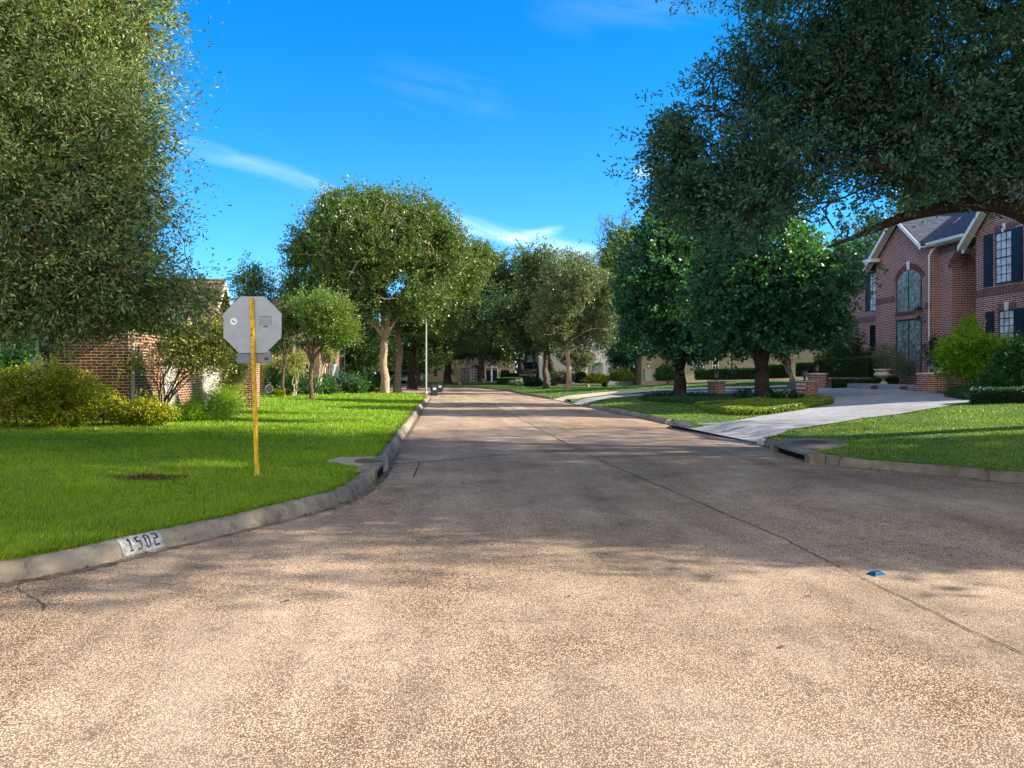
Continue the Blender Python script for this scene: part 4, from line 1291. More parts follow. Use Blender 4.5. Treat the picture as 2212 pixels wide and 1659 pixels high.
def keystone(y, z, x, parent, h=.36):
    mb = MB(); V = [(xx, y + s, zz) for xx in (x - .07, x - .031) for (s, zz) in ((-.075, z - .02), (.075, z - .02), (.11, z + h), (-.11, z + h))]
    mb.add(V, [(0, 1, 2, 3), (4, 7, 6, 5), (0, 4, 5, 1), (1, 5, 6, 2), (2, 6, 7, 3), (3, 7, 4, 0)])
    mb.build('keystone', M_white, parent)
wy0, wy1 = Y(1991), Y(1938.5)
wz0 = Z(1965, 672); wzt = Z(1965, 582)
mb, c_, zt_ = arch_ring(wy0, wy1, wzt - .5, .5, 0.0); mb.build('brick_arch', M_brickplain, hr); keystone(c_, zt_, 0.0, hr)
mb, c_, zt_ = arch_ring(ya0, ya1, Z(2041, 580), .55, .35); mb.build('brick_arch', M_brickplain, hr); keystone(c_, zt_, .35, hr)
def arch_poly(y0, y1, z0, zs, rise, n=14):
    c = (y0 + y1) / 2; hw = (y1 - y0) / 2; R = (hw * hw + rise * rise) / (2 * rise)
    ys_ = np.linspace(y1, y0, n)
    return [(y0, z0), (y1, z0)] + [(y, zs + rise - R + math.sqrt(max(0, R * R - (y - c) ** 2))) for y in ys_]
mb = MB(); mb.prism(arch_poly(wy0, wy1, wz0, wzt - .5, .5), 'x', -.022, -.002)
w = mb.build('window', M_glass_grey, hr)
mb = MB(); mb.box(-.04, -.023, (wy0 + wy1) / 2 - .02, (wy0 + wy1) / 2 + .02, wz0, wzt); mb.box(-.042, -.024, wy0 - .02, wy0 + .03, wz0, wzt - .5); mb.box(-.042, -.024, wy1 - .03, wy1 + .02, wz0, wzt - .5)
mb.build('frame', M_black, w)
mb = MB(); mb.box(-.07, -.0, wy0 - .1, wy1 + .1, wz0 - .12, wz0 - .001); mb.build('sill', M_brickplain, w)
lz1 = Z(1965, 692)
mb = MB(); mb.box(-.020, -.002, wy0 - .02, wy1 + .0, 0.55, lz1)
w = mb.build('window', M_glass_grey, hr)
mb = MB(); cy_ = (wy0 + wy1) / 2; mb.box(-.04, -.021, cy_ - .022, cy_ + .022, .55, lz1)
for q in (wy0 - .03, wy1 - .01): mb.box(-.041, -.021, q, q + .04, .55, lz1)
mb.box(-.043, -.022, wy0 - .03, wy1 + .03, lz1, lz1 + .06)
mb.build('frame', M_black, w)
mb = MB()      # leaded curves
for cc in (cy_ - .42, cy_ + .42):
    for r_ in (.12, .2):
        a = np.linspace(0, 2 * np.pi, 20)
        mb.tube(np.column_stack([np.full(20, -.024), cc + r_ * np.cos(a), 1.6 + r_ * 2.4 * np.sin(a)]), .006, 4)
    mb.tube([(-.024, cc, .6), (-.024, cc + .06, 1.4), (-.024, cc - .06, 2.2), (-.024, cc, lz1 - .05)], .006, 4)
mb.build('leading', M_black, w)
# right wing windows with shutters
def sash(px0, px1, py0, py1, X, rows, cols, sh0, sh1, sh2, sh3, kp=True, lab=None):
    y0, y1 = Y(px1, FX + X), Y(px0, FX + X)
    z1_ = Z((px0 + px1) / 2, py0, FX + X); z0_ = Z((px0 + px1) / 2, py1, FX + X)
    mb = MB(); mb.box(X - .02, X - .002, y0, y1, z0_, z1_)
    w = mb.build('window', M_curtain, hr)
    mb = MB()
    for i in range(cols + 1):
        y = y0 + (y1 - y0) * i / cols; ww = .022 if i in (0, cols) else .011; mb.box(X - .036, X - .021, y - ww, y + ww, z0_, z1_)
    for i in range(rows + 1):
        z = z0_ + (z1_ - z0_) * i / rows; ww = .022 if i in (0, rows, rows // 2) else .011; mb.box(X - .038, X - .022, y0, y1, z - ww, z + ww)
    mb.build('muntin', M_shutter, w)
    for (a, b) in ((sh0, sh1), (sh2, sh3)):
        s0_, s1_ = Y(b, FX + X), Y(a, FX + X)
        mb = MB(); mb.box(X - .05, X - .002, s0_, s1_, z0_ - .06, z1_ + .04)
        z = z0_
        while z < z1_ - .05:
            mb.box(X - .062, X - .0505, s0_ + .05, s1_ - .05, z, z + .035); z += .06
        mb.build('shutter', M_shutter, hr)
    mb = MB(); mb.box(X - .02, X - .001, y0 - .12, y1 + .12, z1_ + .03, z1_ + .30); hd = mb.build('lintel', M_brickR_sold, hr)
    keystone((y0 + y1) / 2, z1_ + .03, X + .01, hd, .30)
sash(2153, 2187, 501, 610, .20, 6, 3, 2127, 2145, 2190, 2210)
sash(2160, 2192, 671, 800, .20, 8, 3, 2131, 2148, 2195, 2214)
# far-left wing: window with one visible shutter, and a narrow dark opening below
X2 = 2.0
y0_, y1_ = Y(1903, FX + X2), Y(1893, FX + X2)
def fwin(pxa, pxb, pya, pyb, X, mat, name='window', fr=True):
    a, b = Y(pxb, FX + X), Y(pxa, FX + X); z1_, z0_ = Z(pxa, pya, FX + X), Z(pxa, pyb, FX + X)
    mb = MB(); mb.box(X - .03, X - .002, a, b, z0_, z1_); w = mb.build(name, mat, hr)
    if fr:
        mb = MB()
        for i in range(7):
            z = z0_ + (z1_ - z0_) * i / 6; mb.box(X - .045, X - .031, a, b, z - .012, z + .012)
        mb.box(X - .046, X - .032, (a + b) / 2 - .01, (a + b) / 2 + .01, z0_, z1_); mb.build('muntin', M_shutter, w)
    return w
fwin(1882, 1892, 592, 672, X2, M_curtain)
fwin(1870, 1879, 594, 673, X2, M_shutter, 'shutter', False)
fwin(1880, 1891, 703, 760, X2, M_dark, 'window', False)
# roof: main slope, bay gable, big gable
mb = MB(); ov = .42; rz = EAVE + .08
pitch = 0.80
slab_poly(mb, [(.35 - ov, yw1, rz), (.35 - ov, yb0 + 0.2, rz), (6.5, yb0 + 3.5, rz + (6.15 + ov) * pitch * .75), (6.5, yw1 - 2, rz + (6.15 + ov) * pitch * .75)], .08)
slab_poly(mb, [(X2 - ov, yb1 - .2, rz), (X2 - ov, yfar + .4, rz), (7.0, yfar - 4.4, rz + 3.6), (7.0, yb1 - 1.0, rz + 3.6)], .08)
slab_poly(mb, [(X2 - ov, yfar + .4, rz), (11.5, yfar + .4, rz), (7.0, yfar - 4.4, rz + 3.6)], .08)
slab_poly(mb, [(7.0, -8, rz + 3.9), (7.0, yfar - 3, rz + 3.62), (13, yfar, rz), (13, -8, rz)], .08)
g0, g1 = yb0 - .5, yb1 + .45
zp = zpk + .12
slope_b = (zp - EAVE) / (yb1 - ymid)
ze = EAVE - .0
slab_poly(mb, [(-ov, g1, zp - (g1 - ymid) * slope_b), (-ov, ymid, zp), (7.5, ymid, zp), (7.5, g1, zp - (g1 - ymid) * slope_b)], .08)
slab_poly(mb, [(-ov, yb0 + .1, zp - (ymid - yb0 - .1) * slope_b), (-ov, ymid, zp), (7.5, ymid, zp), (7.5, yb0 + .1, zp - (ymid - yb0 - .1) * slope_b)], .08)
sg = 3.1 / (yw1 - gm)
slab_poly(mb, [(.2 - ov, yw1 + .45, EAVE + .12 - .45 * sg), (.2 - ov, gm, EAVE + 3.22), (9, gm, EAVE + 3.22), (9, yw1 + .45, EAVE + .12 - .45 * sg)], .08)
slab_poly(mb, [(.2 - ov, yw0 - .45, EAVE + .12 - .45 * sg), (.2 - ov, gm, EAVE + 3.22), (9, gm, EAVE + 3.22), (9, yw0 - .45, EAVE + .12 - .45 * sg)], .08)
roofR = mb.build('roof', M_roofR, hr)
def rake(mb, x, ya, za, yb, zb_, h=.2, t=.05, soff=.38):
    a = np.array((x, ya, za)); b = np.array((x, yb, zb_)); dn = np.array((0, 0, -h))
    V = np.array([a, b, b + dn, a + dn]); V2 = V + (t, 0, 0)
    mb.add(np.concatenate([V, V2]), [(0, 3, 2, 1), (4, 5, 6, 7), (0, 1, 5, 4), (2, 3, 7, 6), (0, 4, 7, 3), (1, 2, 6, 5)])
    V = np.array([a + dn * .6 + (t, 0, 0), b + dn * .6 + (t, 0, 0), b + dn * .6 + (soff, 0, 0), a + dn * .6 + (soff, 0, 0)])
    mb.add(np.concatenate([V, V + (0, 0, .03)]), [(0, 1, 2, 3), (7, 6, 5, 4), (0, 3, 7, 4), (1, 5, 6, 2)])
for ra in ((-ov - .052, g1, zp - (g1 - ymid) * slope_b - .02, ymid + .0, zp - .02, .38), (-ov - .052, yb0 + .12, zp - (ymid - yb0 - .12) * slope_b - .02, ymid - .001, zp - .02, .3),
           (.2 - ov - .052, yw1 + .45, EAVE + .1 - .45 * sg, gm, EAVE + 3.2, .38), (.2 - ov - .052, yw0 - .45, EAVE + .1 - .45 * sg, gm, EAVE + 3.2, .38)):
    mb = MB(); rake(mb, *ra[:5], soff=ra[5]); mb.build('rake_board', M_white, hr)
mb = MB()
# gutters
for (xg, a, b) in ((.35 - ov - .14, yw1 + .3, yb0 + .45), (X2 - ov - .14, yb1 + .35, yfar + .5)):
    V = [(xg + x, y, z) for y in (a, b) for (x, z) in ((0, rz + .06), (.02, rz - .06), (.12, rz - .08), (.14, rz + .06))]
    mb.add(V, [(0, 1, 5, 4), (1, 2, 6, 5), (2, 3, 7, 6), (0, 3, 2, 1), (4, 5, 6, 7)])
mb.box(.35 - ov, .349, yw1 + .0, yb0 + .45, EAVE - .03, EAVE - .001)
mb.box(X2 - ov, X2 - .015, yb1 + .002, yfar + .3, EAVE - .03, EAVE - .001)
# cornice return of the bay
mb.box(-ov - .05, -.001, yb1 - .35, yb1 + .7, EAVE - .12, EAVE + .05)
mb.build('gutter', M_white, hr)
yd = Y(2008)
mb = MB(); mb.tube([(.2, yb0 - .05, rz - .1), (.0, yb0 - .02, rz - .3), (-.06, yb0 + .06, rz - .5), (-.06, yb0 + .08, rz - .9), (-.06, yb0 + .08, 0)], [.045, .045, .045, .03, .03], 8)
mb.build('downspout', M_white, hr)
# coach lantern on the wall
ll = thing('wall_lantern', 'large black coach lantern on the brick wall above the bright shrub', 'lantern', (FX - .35, 30 + Y(2000), HZ + Z(2004, 690)), 0)
def lantern_parts(t, s=1.0, base=True, lift=0.0):
    def sc(p): return [(r * s, z * s + lift) for r, z in p]
    mb = MB(); mb.lathe(sc([(.02, .52), (.05, .50), (.14, .40), (.17, .37), (.15, .36), (.12, .365)]), 0, 0, 6); mb.lathe(sc([(.006, .50), (.02, .56), (.02, .59), (.004, .63)]), 0, 0, 8); mb.build('lantern_top', M_black, t)
    mb = MB(); mb.lathe(sc([(.06, .115), (.085, .16), (.118, .36)]), 0, 0, 6); mb.build('lantern_glass', M_lampglass, t)
    mb = MB()
    for i in range(6):
        a = i * math.pi / 3
        mb.tube([(.062 * s * math.cos(a), .062 * s * math.sin(a), .11 * s + lift), (.122 * s * math.cos(a), .122 * s * math.sin(a), .365 * s + lift)], .006 * s, 4)
    mb.lathe(sc([(.03, .08), (.075, .105), (.065, .118)]), 0, 0, 6)
    if base: mb.lathe(sc([(.09, 0), (.09, .012), (.035, .03), (.028, .085)]), 0, 0, 10)
    mb.build('lantern_frame', M_black, t)
lantern_parts(ll, 1.15, False)
mb = MB(); mb.tube([(.0, 0, .12), (.06, 0, -.06), (.2, 0, -.12), (.36, 0, -.02)], .018, 6); mb.build('bracket', M_black, ll)

# ------------------------------------------------------------------ brick pillars, urns, entrance step
def gpt(px, py): return ground(px, py, 'R')
def pillar(px0, px1, pytop, pybot, label, k=8, lamp=None, lamp_px=None, round_=False):
    g = gpt((px0 + px1) / 2, pybot - 1); d = depth_of(g); s = d / 1600
    r = (px1 - px0) / 2 * s; h = (pybot - pytop) * s
    g[:2] += np.array((SS, CC)) * r * .8
    t = thing('brick_pillar', label, 'pillar', g, 0, 'low brick pillars around the driveway')
    cap = .055
    mb = MB()
    n = 8 if not round_ else 24
    prof = [(r * .93, -.25), (r * .93, h - cap)]
    V = []
    rot = math.pi / 8
    mb.lathe(prof, 0, 0, n)
    v = mb.V[-1]; c_, s_ = math.cos(rot), math.sin(rot); mb.V[-1] = np.column_stack([v[:, 0] * c_ - v[:, 1] * s_, v[:, 0] * s_ + v[:, 1] * c_, v[:, 2]])
    mb.build('shaft', M_brickR, t)
    mb = MB(); mb.lathe([(r * .9, h - cap + .001), (r, h - cap + .01), (r * 1.02, h - .02), (r * .97, h), (r * .5, h + .015), (.01, h + .02)], 0, 0, n)
    v = mb.V[-1]; mb.V[-1] = np.column_stack([v[:, 0] * c_ - v[:, 1] * s_, v[:, 0] * s_ + v[:, 1] * c_, v[:, 2]])
    mb.build('cap', M_cream, t)
    if lamp:
        l = thing('pillar_lantern', lamp, 'lantern', (g[0], g[1], g[2] + h + .018), 0, 'black lanterns on the brick pillars')
        ht = lamp_px * s
        lantern_parts(l, ht / .63)
    return t
pillar(1532, 1572, 824, 851.5, 'eight sided brick pillar between the two round headed trees', lamp='black lantern on the pillar between the two round headed trees', lamp_px=28)
pillar(1718, 1777, 824, 859, 'broad brick pillar at the end of the yellow green bed right of the trunk', lamp='black lantern on the broad pillar right of the near tree trunk', lamp_px=36)
pillar(1751, 1794, 808, 839, 'brick pillar standing behind the broad one across the driveway', lamp='partly hidden lantern on the rear brick pillar across the driveway', lamp_px=24)
pillar(1996, 2060, 807, 848, 'near brick pillar in front of the bright shrub at the driveway turn', lamp='black lantern on the pillar in front of the bright shrub', lamp_px=34)
pillar(1938, 1991, 803, 829, 'wide low brick planter pillar beside the carved urn', lamp='slim black lantern above the planter beside the urn', lamp_px=26)
# entrance step
ga, gb, gc, gd = gpt(1858, 841), gpt(1997, 843), gpt(1995, 836), gpt(1872, 835.5)
zt = max(ga[2], gb[2]) + .20
t = thing('entrance_step', 'long pale concrete entrance step at the head of the driveway', 'step', (ga[0], ga[1], ga[2]))
far = np.array((SS, CC, 0)) * 4.5
mb = MB(); q = [ga, gb, gb + far, ga + far * .9]
q2 = [np.array((p[0] - ga[0], p[1] - ga[1])) for p in q]
n = 4; V = [(*p, zt - ga[2]) for p in q2] + [(*p, -.3) for p in q2]
mb.add(V, [(0, 1, 2, 3), (7, 6, 5, 4)] + [(i, 4 + i, 4 + (i + 1) % 4, (i + 1) % 4) for i in range(4)])
mb.build('slab', M_drive, t)
for (px) in (1892, 1956):
    a = gpt(px, 841.5); a = ga + (gb - ga) * (px - 1858) / 139.0
    u_ = unit((gb - ga)[:2]); nn = np.array((u_[1], -u_[0])); nn = nn if nn[1] < 0 else -nn
    mb = MB(); c0 = a[:2] - ga[:2]; w_ = .18
    p0 = c0 - u_ * w_ + nn * .004; p1 = c0 + u_ * w_ + nn * .004
    V = [(*p0, .02), (*p1, .02), (*p1, .17), (*p0, .17)]; V += [(v[0] + nn[0] * .03, v[1] + nn[1] * .03, v[2]) for v in V]
    mb.add(V, [(0, 1, 2, 3), (4, 7, 6, 5), (0, 4, 5, 1), (1, 5, 6, 2), (2, 6, 7, 3), (3, 7, 4, 0)]); mb.build('inset_brick', M_brickplain, t)
def urn(px0, px1, pyt, pyb, label, d=None, zb=None):
    d = d; s = d / 1600; c = P((px0 + px1) / 2, pyb, d); h = (pyb - pyt) * s; r = (px1 - px0) / 2 * s
    t = thing('urn_planter', label, 'urn', c, 0, 'carved cream urns by the entrance')
    pr = [(.70, 0), (.72, .06), (.66, .10), (.48, .16), (.36, .30), (.34, .38), (.42, .42), (.70, .47), (.98, .56), (1.0, .66), (.86, .74), (.74, .78), (.78, .84), (.98, .93), (1.0, .97), (.94, 1.0), (.80, .98), (.7, .9)]
    mb = MB(); mb.lathe([(a * r, b * h) for a, b in pr], 0, 0, 32, wob=lambda a, z: .05 * math.sin(a * 10) if .5 * h < z < .7 * h else 0)
    mb.build('bowl', M_cream, t, smooth=True)
    mb = MB(); mb.lathe([(.72 * r, .9 * h), (.3 * r, .92 * h), (.01, .93 * h)], 0, 0, 16); mb.build('soil', M_mulch, t)
    return t
d_u = depth_of(ga) + 1.2
urn(1889, 1922, 797, 830, 'carved cream stone urn standing on the entrance step left of the planter pillar', d_u)
urn(2015, 2050, 794, 828, 'second cream urn half hidden behind the near pillar lantern', depth_of(gpt(2028, 846)) + 3.4)
# low cream capped wall
a, b = P(1794, 819, d_u + .9), P(1940, 817, d_u + .5)
t = thing('low_wall', 'low garden wall with a thin cream cap behind the carved urn', 'low wall', a)
mb = MB(); u_ = unit((b - a)[:2]); nn = np.array((-u_[1], u_[0])) * .14; L2 = (b - a)[:2]
def pr4(p0, L_, n_, z0, z1):
    q = [p0 - n_, p0 + L_ - n_, p0 + L_ + n_, p0 + n_]; return [(*v, z0) for v in q] + [(*v, z1) for v in q]
B6 = [(3, 2, 1, 0), (4, 5, 6, 7), (0, 1, 5, 4), (1, 2, 6, 5), (2, 3, 7, 6), (3, 0, 4, 7)]
z00 = np.zeros(2)
mb.add(pr4(z00, L2, nn, -.6, 0), B6); mb.build('wall_body', M_brickR, t)
mb = MB(); mb.add(pr4(-u_ * .04, L2 + u_ * .08, nn * 1.3, .001, .07), B6); mb.build('cap', M_cream, t)

# ------------------------------------------------------------------ trees
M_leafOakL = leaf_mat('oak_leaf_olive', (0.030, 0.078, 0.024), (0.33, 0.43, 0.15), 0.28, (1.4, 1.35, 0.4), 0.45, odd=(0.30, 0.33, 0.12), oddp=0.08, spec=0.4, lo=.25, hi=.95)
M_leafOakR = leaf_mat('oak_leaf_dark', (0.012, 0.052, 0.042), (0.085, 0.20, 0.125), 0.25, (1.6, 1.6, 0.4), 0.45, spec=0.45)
M_leafMid = leaf_mat('street_oak_leaf', (0.016, 0.055, 0.014), (0.17, 0.26, 0.06), 0.30, (1.4, 1.4, 0.4), 0.4, lo=.2, hi=.95, odd=(0.20, 0.24, 0.06), oddp=0.08, spec=0.5, big=0.4)
M_leafYellow = leaf_mat('young_oak_leaf', (0.035, 0.09, 0.014), (0.19, 0.28, 0.05), 0.35, (1.4, 1.4, 0.4), 0.4)
M_leafPear = leaf_mat('pear_leaf', (0.008, 0.052, 0.034), (0.045, 0.16, 0.085), 0.40, (2.6, 1.9, 0.25), 0.42, spec=0.4, big=1.0)
M_leafGrey = leaf_mat('grey_green_leaf', (0.05, 0.09, 0.035), (0.19, 0.23, 0.11), 0.25, (1.3, 1.3, 0.5), 0.45)
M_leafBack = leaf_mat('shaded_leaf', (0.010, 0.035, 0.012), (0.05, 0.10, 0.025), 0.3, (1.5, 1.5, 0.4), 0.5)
M_leafCrape = leaf_mat('crape_leaf', (0.12, 0.16, 0.025), (0.42, 0.42, 0.13), 0.35, (1.4, 1.3, 0.4), 0.45)
M_leafBush = leaf_mat('bush_leaf_yellow', (0.03, 0.09, 0.004), (0.38, 0.40, 0.012), 0.3, (1.4, 1.3, 0.3), 0.35, odd=(0.55, 0.48, 0.02), oddp=0.12, spec=0.5, big=0.9)  # bright yellow odd leaves carry sunlit highlights in their colour
M_leafHedge = leaf_mat('hedge_leaf', (0.012, 0.055, 0.012), (0.05, 0.15, 0.03), 0.25, (1.5, 1.4, 0.4), 0.4)
M_leafBright = leaf_mat('bright_shrub_leaf', (0.04, 0.14, 0.006), (0.30, 0.50, 0.014), 0.35, (1.4, 1.4, 0.3), 0.35)
M_leafCover = leaf_mat('ground_cover_leaf', (0.05, 0.13, 0.008), (0.22, 0.32, 0.02), 0.3, (1.4, 1.4, 0.3), 0.4, odd=(0.42, 0.42, 0.06), oddp=0.08)
M_leafTurq = leaf_mat('blue_green_leaf', (0.010, 0.045, 0.03), (0.035, 0.10, 0.06), 0.25, (1.5, 1.5, 0.4), 0.4)
M_flowerPink = plain('pink_blossom', (0.75, 0.42, 0.42), 0.7, var=0.2); M_flowerHot = plain('hot_pink_blossom', (0.65, 0.07, 0.20), 0.7, var=0.2)

def B(px, py, d, rx, ry=None, rz=None, w=1.0):
    return (P(px, py, d), (rx, ry or rx, rz or rx), w)

def tree(name, label, cat, base, blobs, mat, bark, r0=0.16, fork=2.0, nclump=900, per=16, L=.09, W=.04, clump=.35, nl=10, ntw=150,
         seed=1, shell=0.45, updir=0.25, nf=0.9, thr=-0.55, group=None, lean=(0, 0), trunks=None, droop=0.0, extra=None, spread=.7, tw_r=.012, limb_rise=.35, root=1.5, tw_d=2.4, sprig=.10):
    rg = np.random.default_rng(seed)
    base = np.array(base, float)
    t = thing(name, label, cat, base, 0, group)
    bl = [(np.array(b[0]) - base, b[1], b[2]) for b in blobs]
    V, C, tw = foliage(bl, nclump, per, L, W, clump, rg, shell, updir, nf, thr, seed, spread, droop, sprig)
    if extra is not None: V = np.concatenate([V] + [e_ - base for e_ in extra])
    quads_mesh('crown', V, mat, t)
    mb = MB(); paths = []
    trunks = trunks or [((0, 0), (lean[0], lean[1]), fork, r0)]
    for (o_, ln, fk, r) in trunks:
        p0 = np.array((o_[0], o_[1], -0.25)); p1 = np.array((o_[0] + ln[0], o_[1] + ln[1], fk))
        pts = wob(bez(p0, p0 * .7 + p1 * .3 + (-ln[0] * .1, 0, 0), p0 * .3 + p1 * .7, p1, 10), .02 * fk, rg)
        rr = r * (1 + (root - 1) * np.exp(-np.linspace(0, 1, 10) * 7)) * np.linspace(1, .82, 10)
        mb.tube(pts, rr, 12, cap=False)
        f = pts[-1]
        tg, _ = sample_blobs(bl, max(2, nl // len(trunks)), rg, 0.6, .5, -9)
        tg = np.array([x for x in tg if x[2] > fk * .8] or [f + (0, 0, 2)])
        paths += limbs(mb, f, r * .62, tg, rg, limb_rise, .1, 7)
        mb.tube([f - (0, 0, .1), f + (0, 0, .1)], [r * .84, r * .5], 12)
    twigs(mb, paths, C, rg, ntw, tw_d, tw_r)
    mb.build('trunk', bark, t, smooth=True)
    return t

def gl(px, py): return ground(px, py, 'L')
def gr(px, py): return ground(px, py, 'R')

# big live oak whose crown fills the left edge (trunk stands outside the picture)
bx = P(-330, 900, 12.0); bx[2] = HL(bx[None, :2])[0]
blL = [B(-60, 90, 12, 2.6, 2.2, 1.3), B(110, 60, 12.2, 1.6, 1.8, 1.0), B(230, 30, 12.5, .95, 1.2, .9), B(60, 260, 11.5, 2.2, 1.8, .9), B(200, 190, 12, 1.15, 1.2, .9), B(30, 420, 11, 2.1, 1.7, .9),
       B(220, 360, 12, 1.05, 1.2, .8), B(240, 470, 12.2, 1.05, 1.1, .7), B(-160, 330, 12, 2.2, 2.2, 1.8), B(60, 590, 11.2, 1.8, 1.5, .75), B(240, 600, 12, 1.25, 1.2, .6), B(360, 648, 12.3, .85, .8, .42),
       B(-80, 640, 11.5, 1.6, 1.5, .6), B(150, 668, 11.6, 1.2, 1.1, .35), B(-140, -170, 13, 3.4, 3, 1.8, .5), B(120, -150, 13.5, 2.6, 2.4, 1.4, .5), B(-420, 200, 13, 3.2, 3, 3, .3)]
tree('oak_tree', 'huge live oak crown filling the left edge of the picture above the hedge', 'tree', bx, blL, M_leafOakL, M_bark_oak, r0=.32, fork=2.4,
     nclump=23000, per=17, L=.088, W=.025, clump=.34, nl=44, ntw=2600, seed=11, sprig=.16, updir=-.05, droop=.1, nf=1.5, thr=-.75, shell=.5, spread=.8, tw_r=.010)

# dark live oak reaching in from the right edge, its trunk outside the picture
bR = P(2590, 900, 14.5); bR[2] = HR(bR[None, :2])[0]
blR = [B(1560, 330, 13.5, 1.35, 1.5, 1.1), B(1480, 300, 13.5, .7, .9, .55, .7), B(1500, 420, 13.5, .85, 1.0, .5), B(1640, 190, 13.5, 1.2, 1.5, .75), B(1700, 90, 14, 1.0, 1.3, .55, .7), B(1740, 300, 13, 1.6, 1.8, 1.4), B(1640, 460, 13, 1.1, 1.3, .65),
       B(1900, 150, 13, 1.5, 1.9, 1.3), B(1980, 30, 13, 1.6, 1.9, 1.2), B(1930, 300, 12.5, 1.6, 1.8, 1.0), B(1760, 440, 12.8, 1.0, 1.1, .65), B(2120, 150, 12.5, 1.5, 1.8, 1.4), B(2200, 300, 12.5, 1.4, 1.8, 1.0), B(2060, 360, 12.8, 1.3, 1.4, .35),
       B(1730, 545, 13.2, .75, .8, .35), B(1700, -80, 15, 2.0, 2.4, 1.0, .5), B(2000, -160, 13.5, 3.2, 3.2, 1.8, .4), B(2350, 50, 13, 2.8, 3.2, 2.2, .35), B(2500, -150, 13.5, 4, 4.2, 2.5, .2), B(2650, 200, 17, 4, 4, 2.6, .18)]
# unseen crown parts outside the frame, added to shade road and lawn
blN = [((12.5, 10.2, 7.6), (4.0, 2.0, 2.2), .35), ((14.5, 14.0, 8.5), (4.5, 2.4, 2.6), .2)]
blR += [(np.array(c), r, w) for c, r, w in blN]
over, _, _ = foliage([(np.array(c), r, 1) for c, r in [((2.2, 6.9, 8.4), (3.4, 2.6, 1.2)), ((6.6, 6.3, 8.6), (3.6, 2.7, 1.4)), ((10.5, 5.6, 8.2), (3.8, 2.4, 1.5)), ((12.5, 7.6, 8.8), (3.6, 2.6, 1.7)), ((-.8, 8.2, 9.2), (2.2, 1.9, 1.0)), ((15.5, 18.0, 12.8), (6.5, .8, .9)), ((18.5, 21.6, 14.9), (7, .8, .9)), ((4.2, 9.6, 9.6), (3.4, 2.0, 1.0)), ((9.2, 9.6, 9.8), (3.6, 2.2, 1.4))]],
                     8600, 13, .12, .07, .4, np.random.default_rng(14), .5, .1, 1.1, -.22, 14)  # leaf masses put in above the frame purely for their shadows
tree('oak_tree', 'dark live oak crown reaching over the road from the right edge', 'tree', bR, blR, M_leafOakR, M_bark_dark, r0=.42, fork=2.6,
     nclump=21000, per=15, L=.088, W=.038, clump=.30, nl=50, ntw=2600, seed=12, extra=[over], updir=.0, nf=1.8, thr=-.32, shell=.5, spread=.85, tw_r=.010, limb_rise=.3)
tR = bpy.context.scene.objects['oak_tree.001']
bN = np.array((19.5, 8.5, 0.0)); bN[2] = HR(bN[None, :2])[0]  # extra oak out of view, added to shade the crossing
tree('oak_tree', 'unseen live oak added outside the right edge to cast shade across the crossing', 'tree', bN,
     [(np.array(c), r, 1) for c, r in [((18.0, 6.6, 6.6), (5.5, 2.7, 2.6)), ((12.6, 6.6, 4.9), (3.0, 1.7, 1.3)), ((21, 8.5, 8.6), (5.0, 3.6, 3.0))]], M_leafOakR, M_bark_dark, r0=.4, fork=2.6,
     nclump=9000, per=12, L=.13, W=.08, clump=.4, nl=20, ntw=200, seed=13, nf=1.0, thr=-.5)
rg = np.random.default_rng(77)
mb = MB()
for pts, r in (([(2400, 640, 13.8), (2300, 520, 13.4), (2212, 458, 13.0), (2140, 433, 12.9), (2060, 438, 12.9), (1960, 468, 13), (1880, 505, 13.1), (1790, 535, 13.2)], .23),
               ([(2140, 433, 12.9), (2060, 400, 12.6), (1960, 380, 12.5), (1850, 350, 12.6), (1720, 330, 13)], .08),
               ([(2300, 520, 13.4), (2240, 380, 13), (2180, 240, 12.8), (2100, 90, 12.8), (2050, -60, 13)], .13)):
    p = np.array([P(*q) for q in pts]) - bR
    p = resample(p, .25, 2) if False else p
    pp = np.array([p[0]] + [p[i] for i in range(1, len(p))])
    tt = np.linspace(0, len(pp) - 1, 40); q = np.stack([np.interp(tt, np.arange(len(pp)), pp[:, i]) for i in range(3)], 1)
    for _ in range(3): q[1:-1] = (q[:-2] + q[1:-1] * 2 + q[2:]) / 4
    q = wob(q, .03, rg); mb.tube(q, np.linspace(1, .04, 40) ** .8 * r, 10)
lb = mb.build('limb', M_bark_dark, tR, smooth=True)

# two round headed pear trees in the island bed
def pear(px, py, blobs, label, seed, r0, n):
    g = gr(px, py); d = depth_of(g)
    bl = [B(a, b, d + dz, rx, ry, rz) for (a, b, dz, rx, ry, rz) in blobs]
    return tree('pear_tree', label, 'tree', g, bl, M_leafPear, M_bark_dark, r0=r0, fork=1.1, nclump=n, per=15, L=.14, W=.115, clump=.30, nl=16, ntw=350, seed=seed,
                shell=.28, updir=.0, droop=.25, nf=1.0, thr=-.95, group='round headed trees in the island bed', spread=1.0, limb_rise=.5)
pear(1646, 866, [(1650, 600, 0, 2.6, 2.6, 2.5), (1700, 650, 0, 2.0, 2.2, 1.9), (1560, 600, 0, 1.4, 1.6, 1.6), (1560, 500, 0, 1.4, 1.4, 1.2), (1780, 600, .3, 1.1, 1.6, 1.3), (1780, 700, 0, .9, 1.4, .8), (1590, 700, -.2, 1.5, 1.6, 1.1), (1640, 520, 0, 2.1, 2.1, 1.6), (1650, 735, 0, 1.9, 1.8, .45), (1810, 560, .4, .55, .9, .6)],
     'near round headed tree with a thick dark trunk beside the broad brick pillar', 21, .30, 3600)
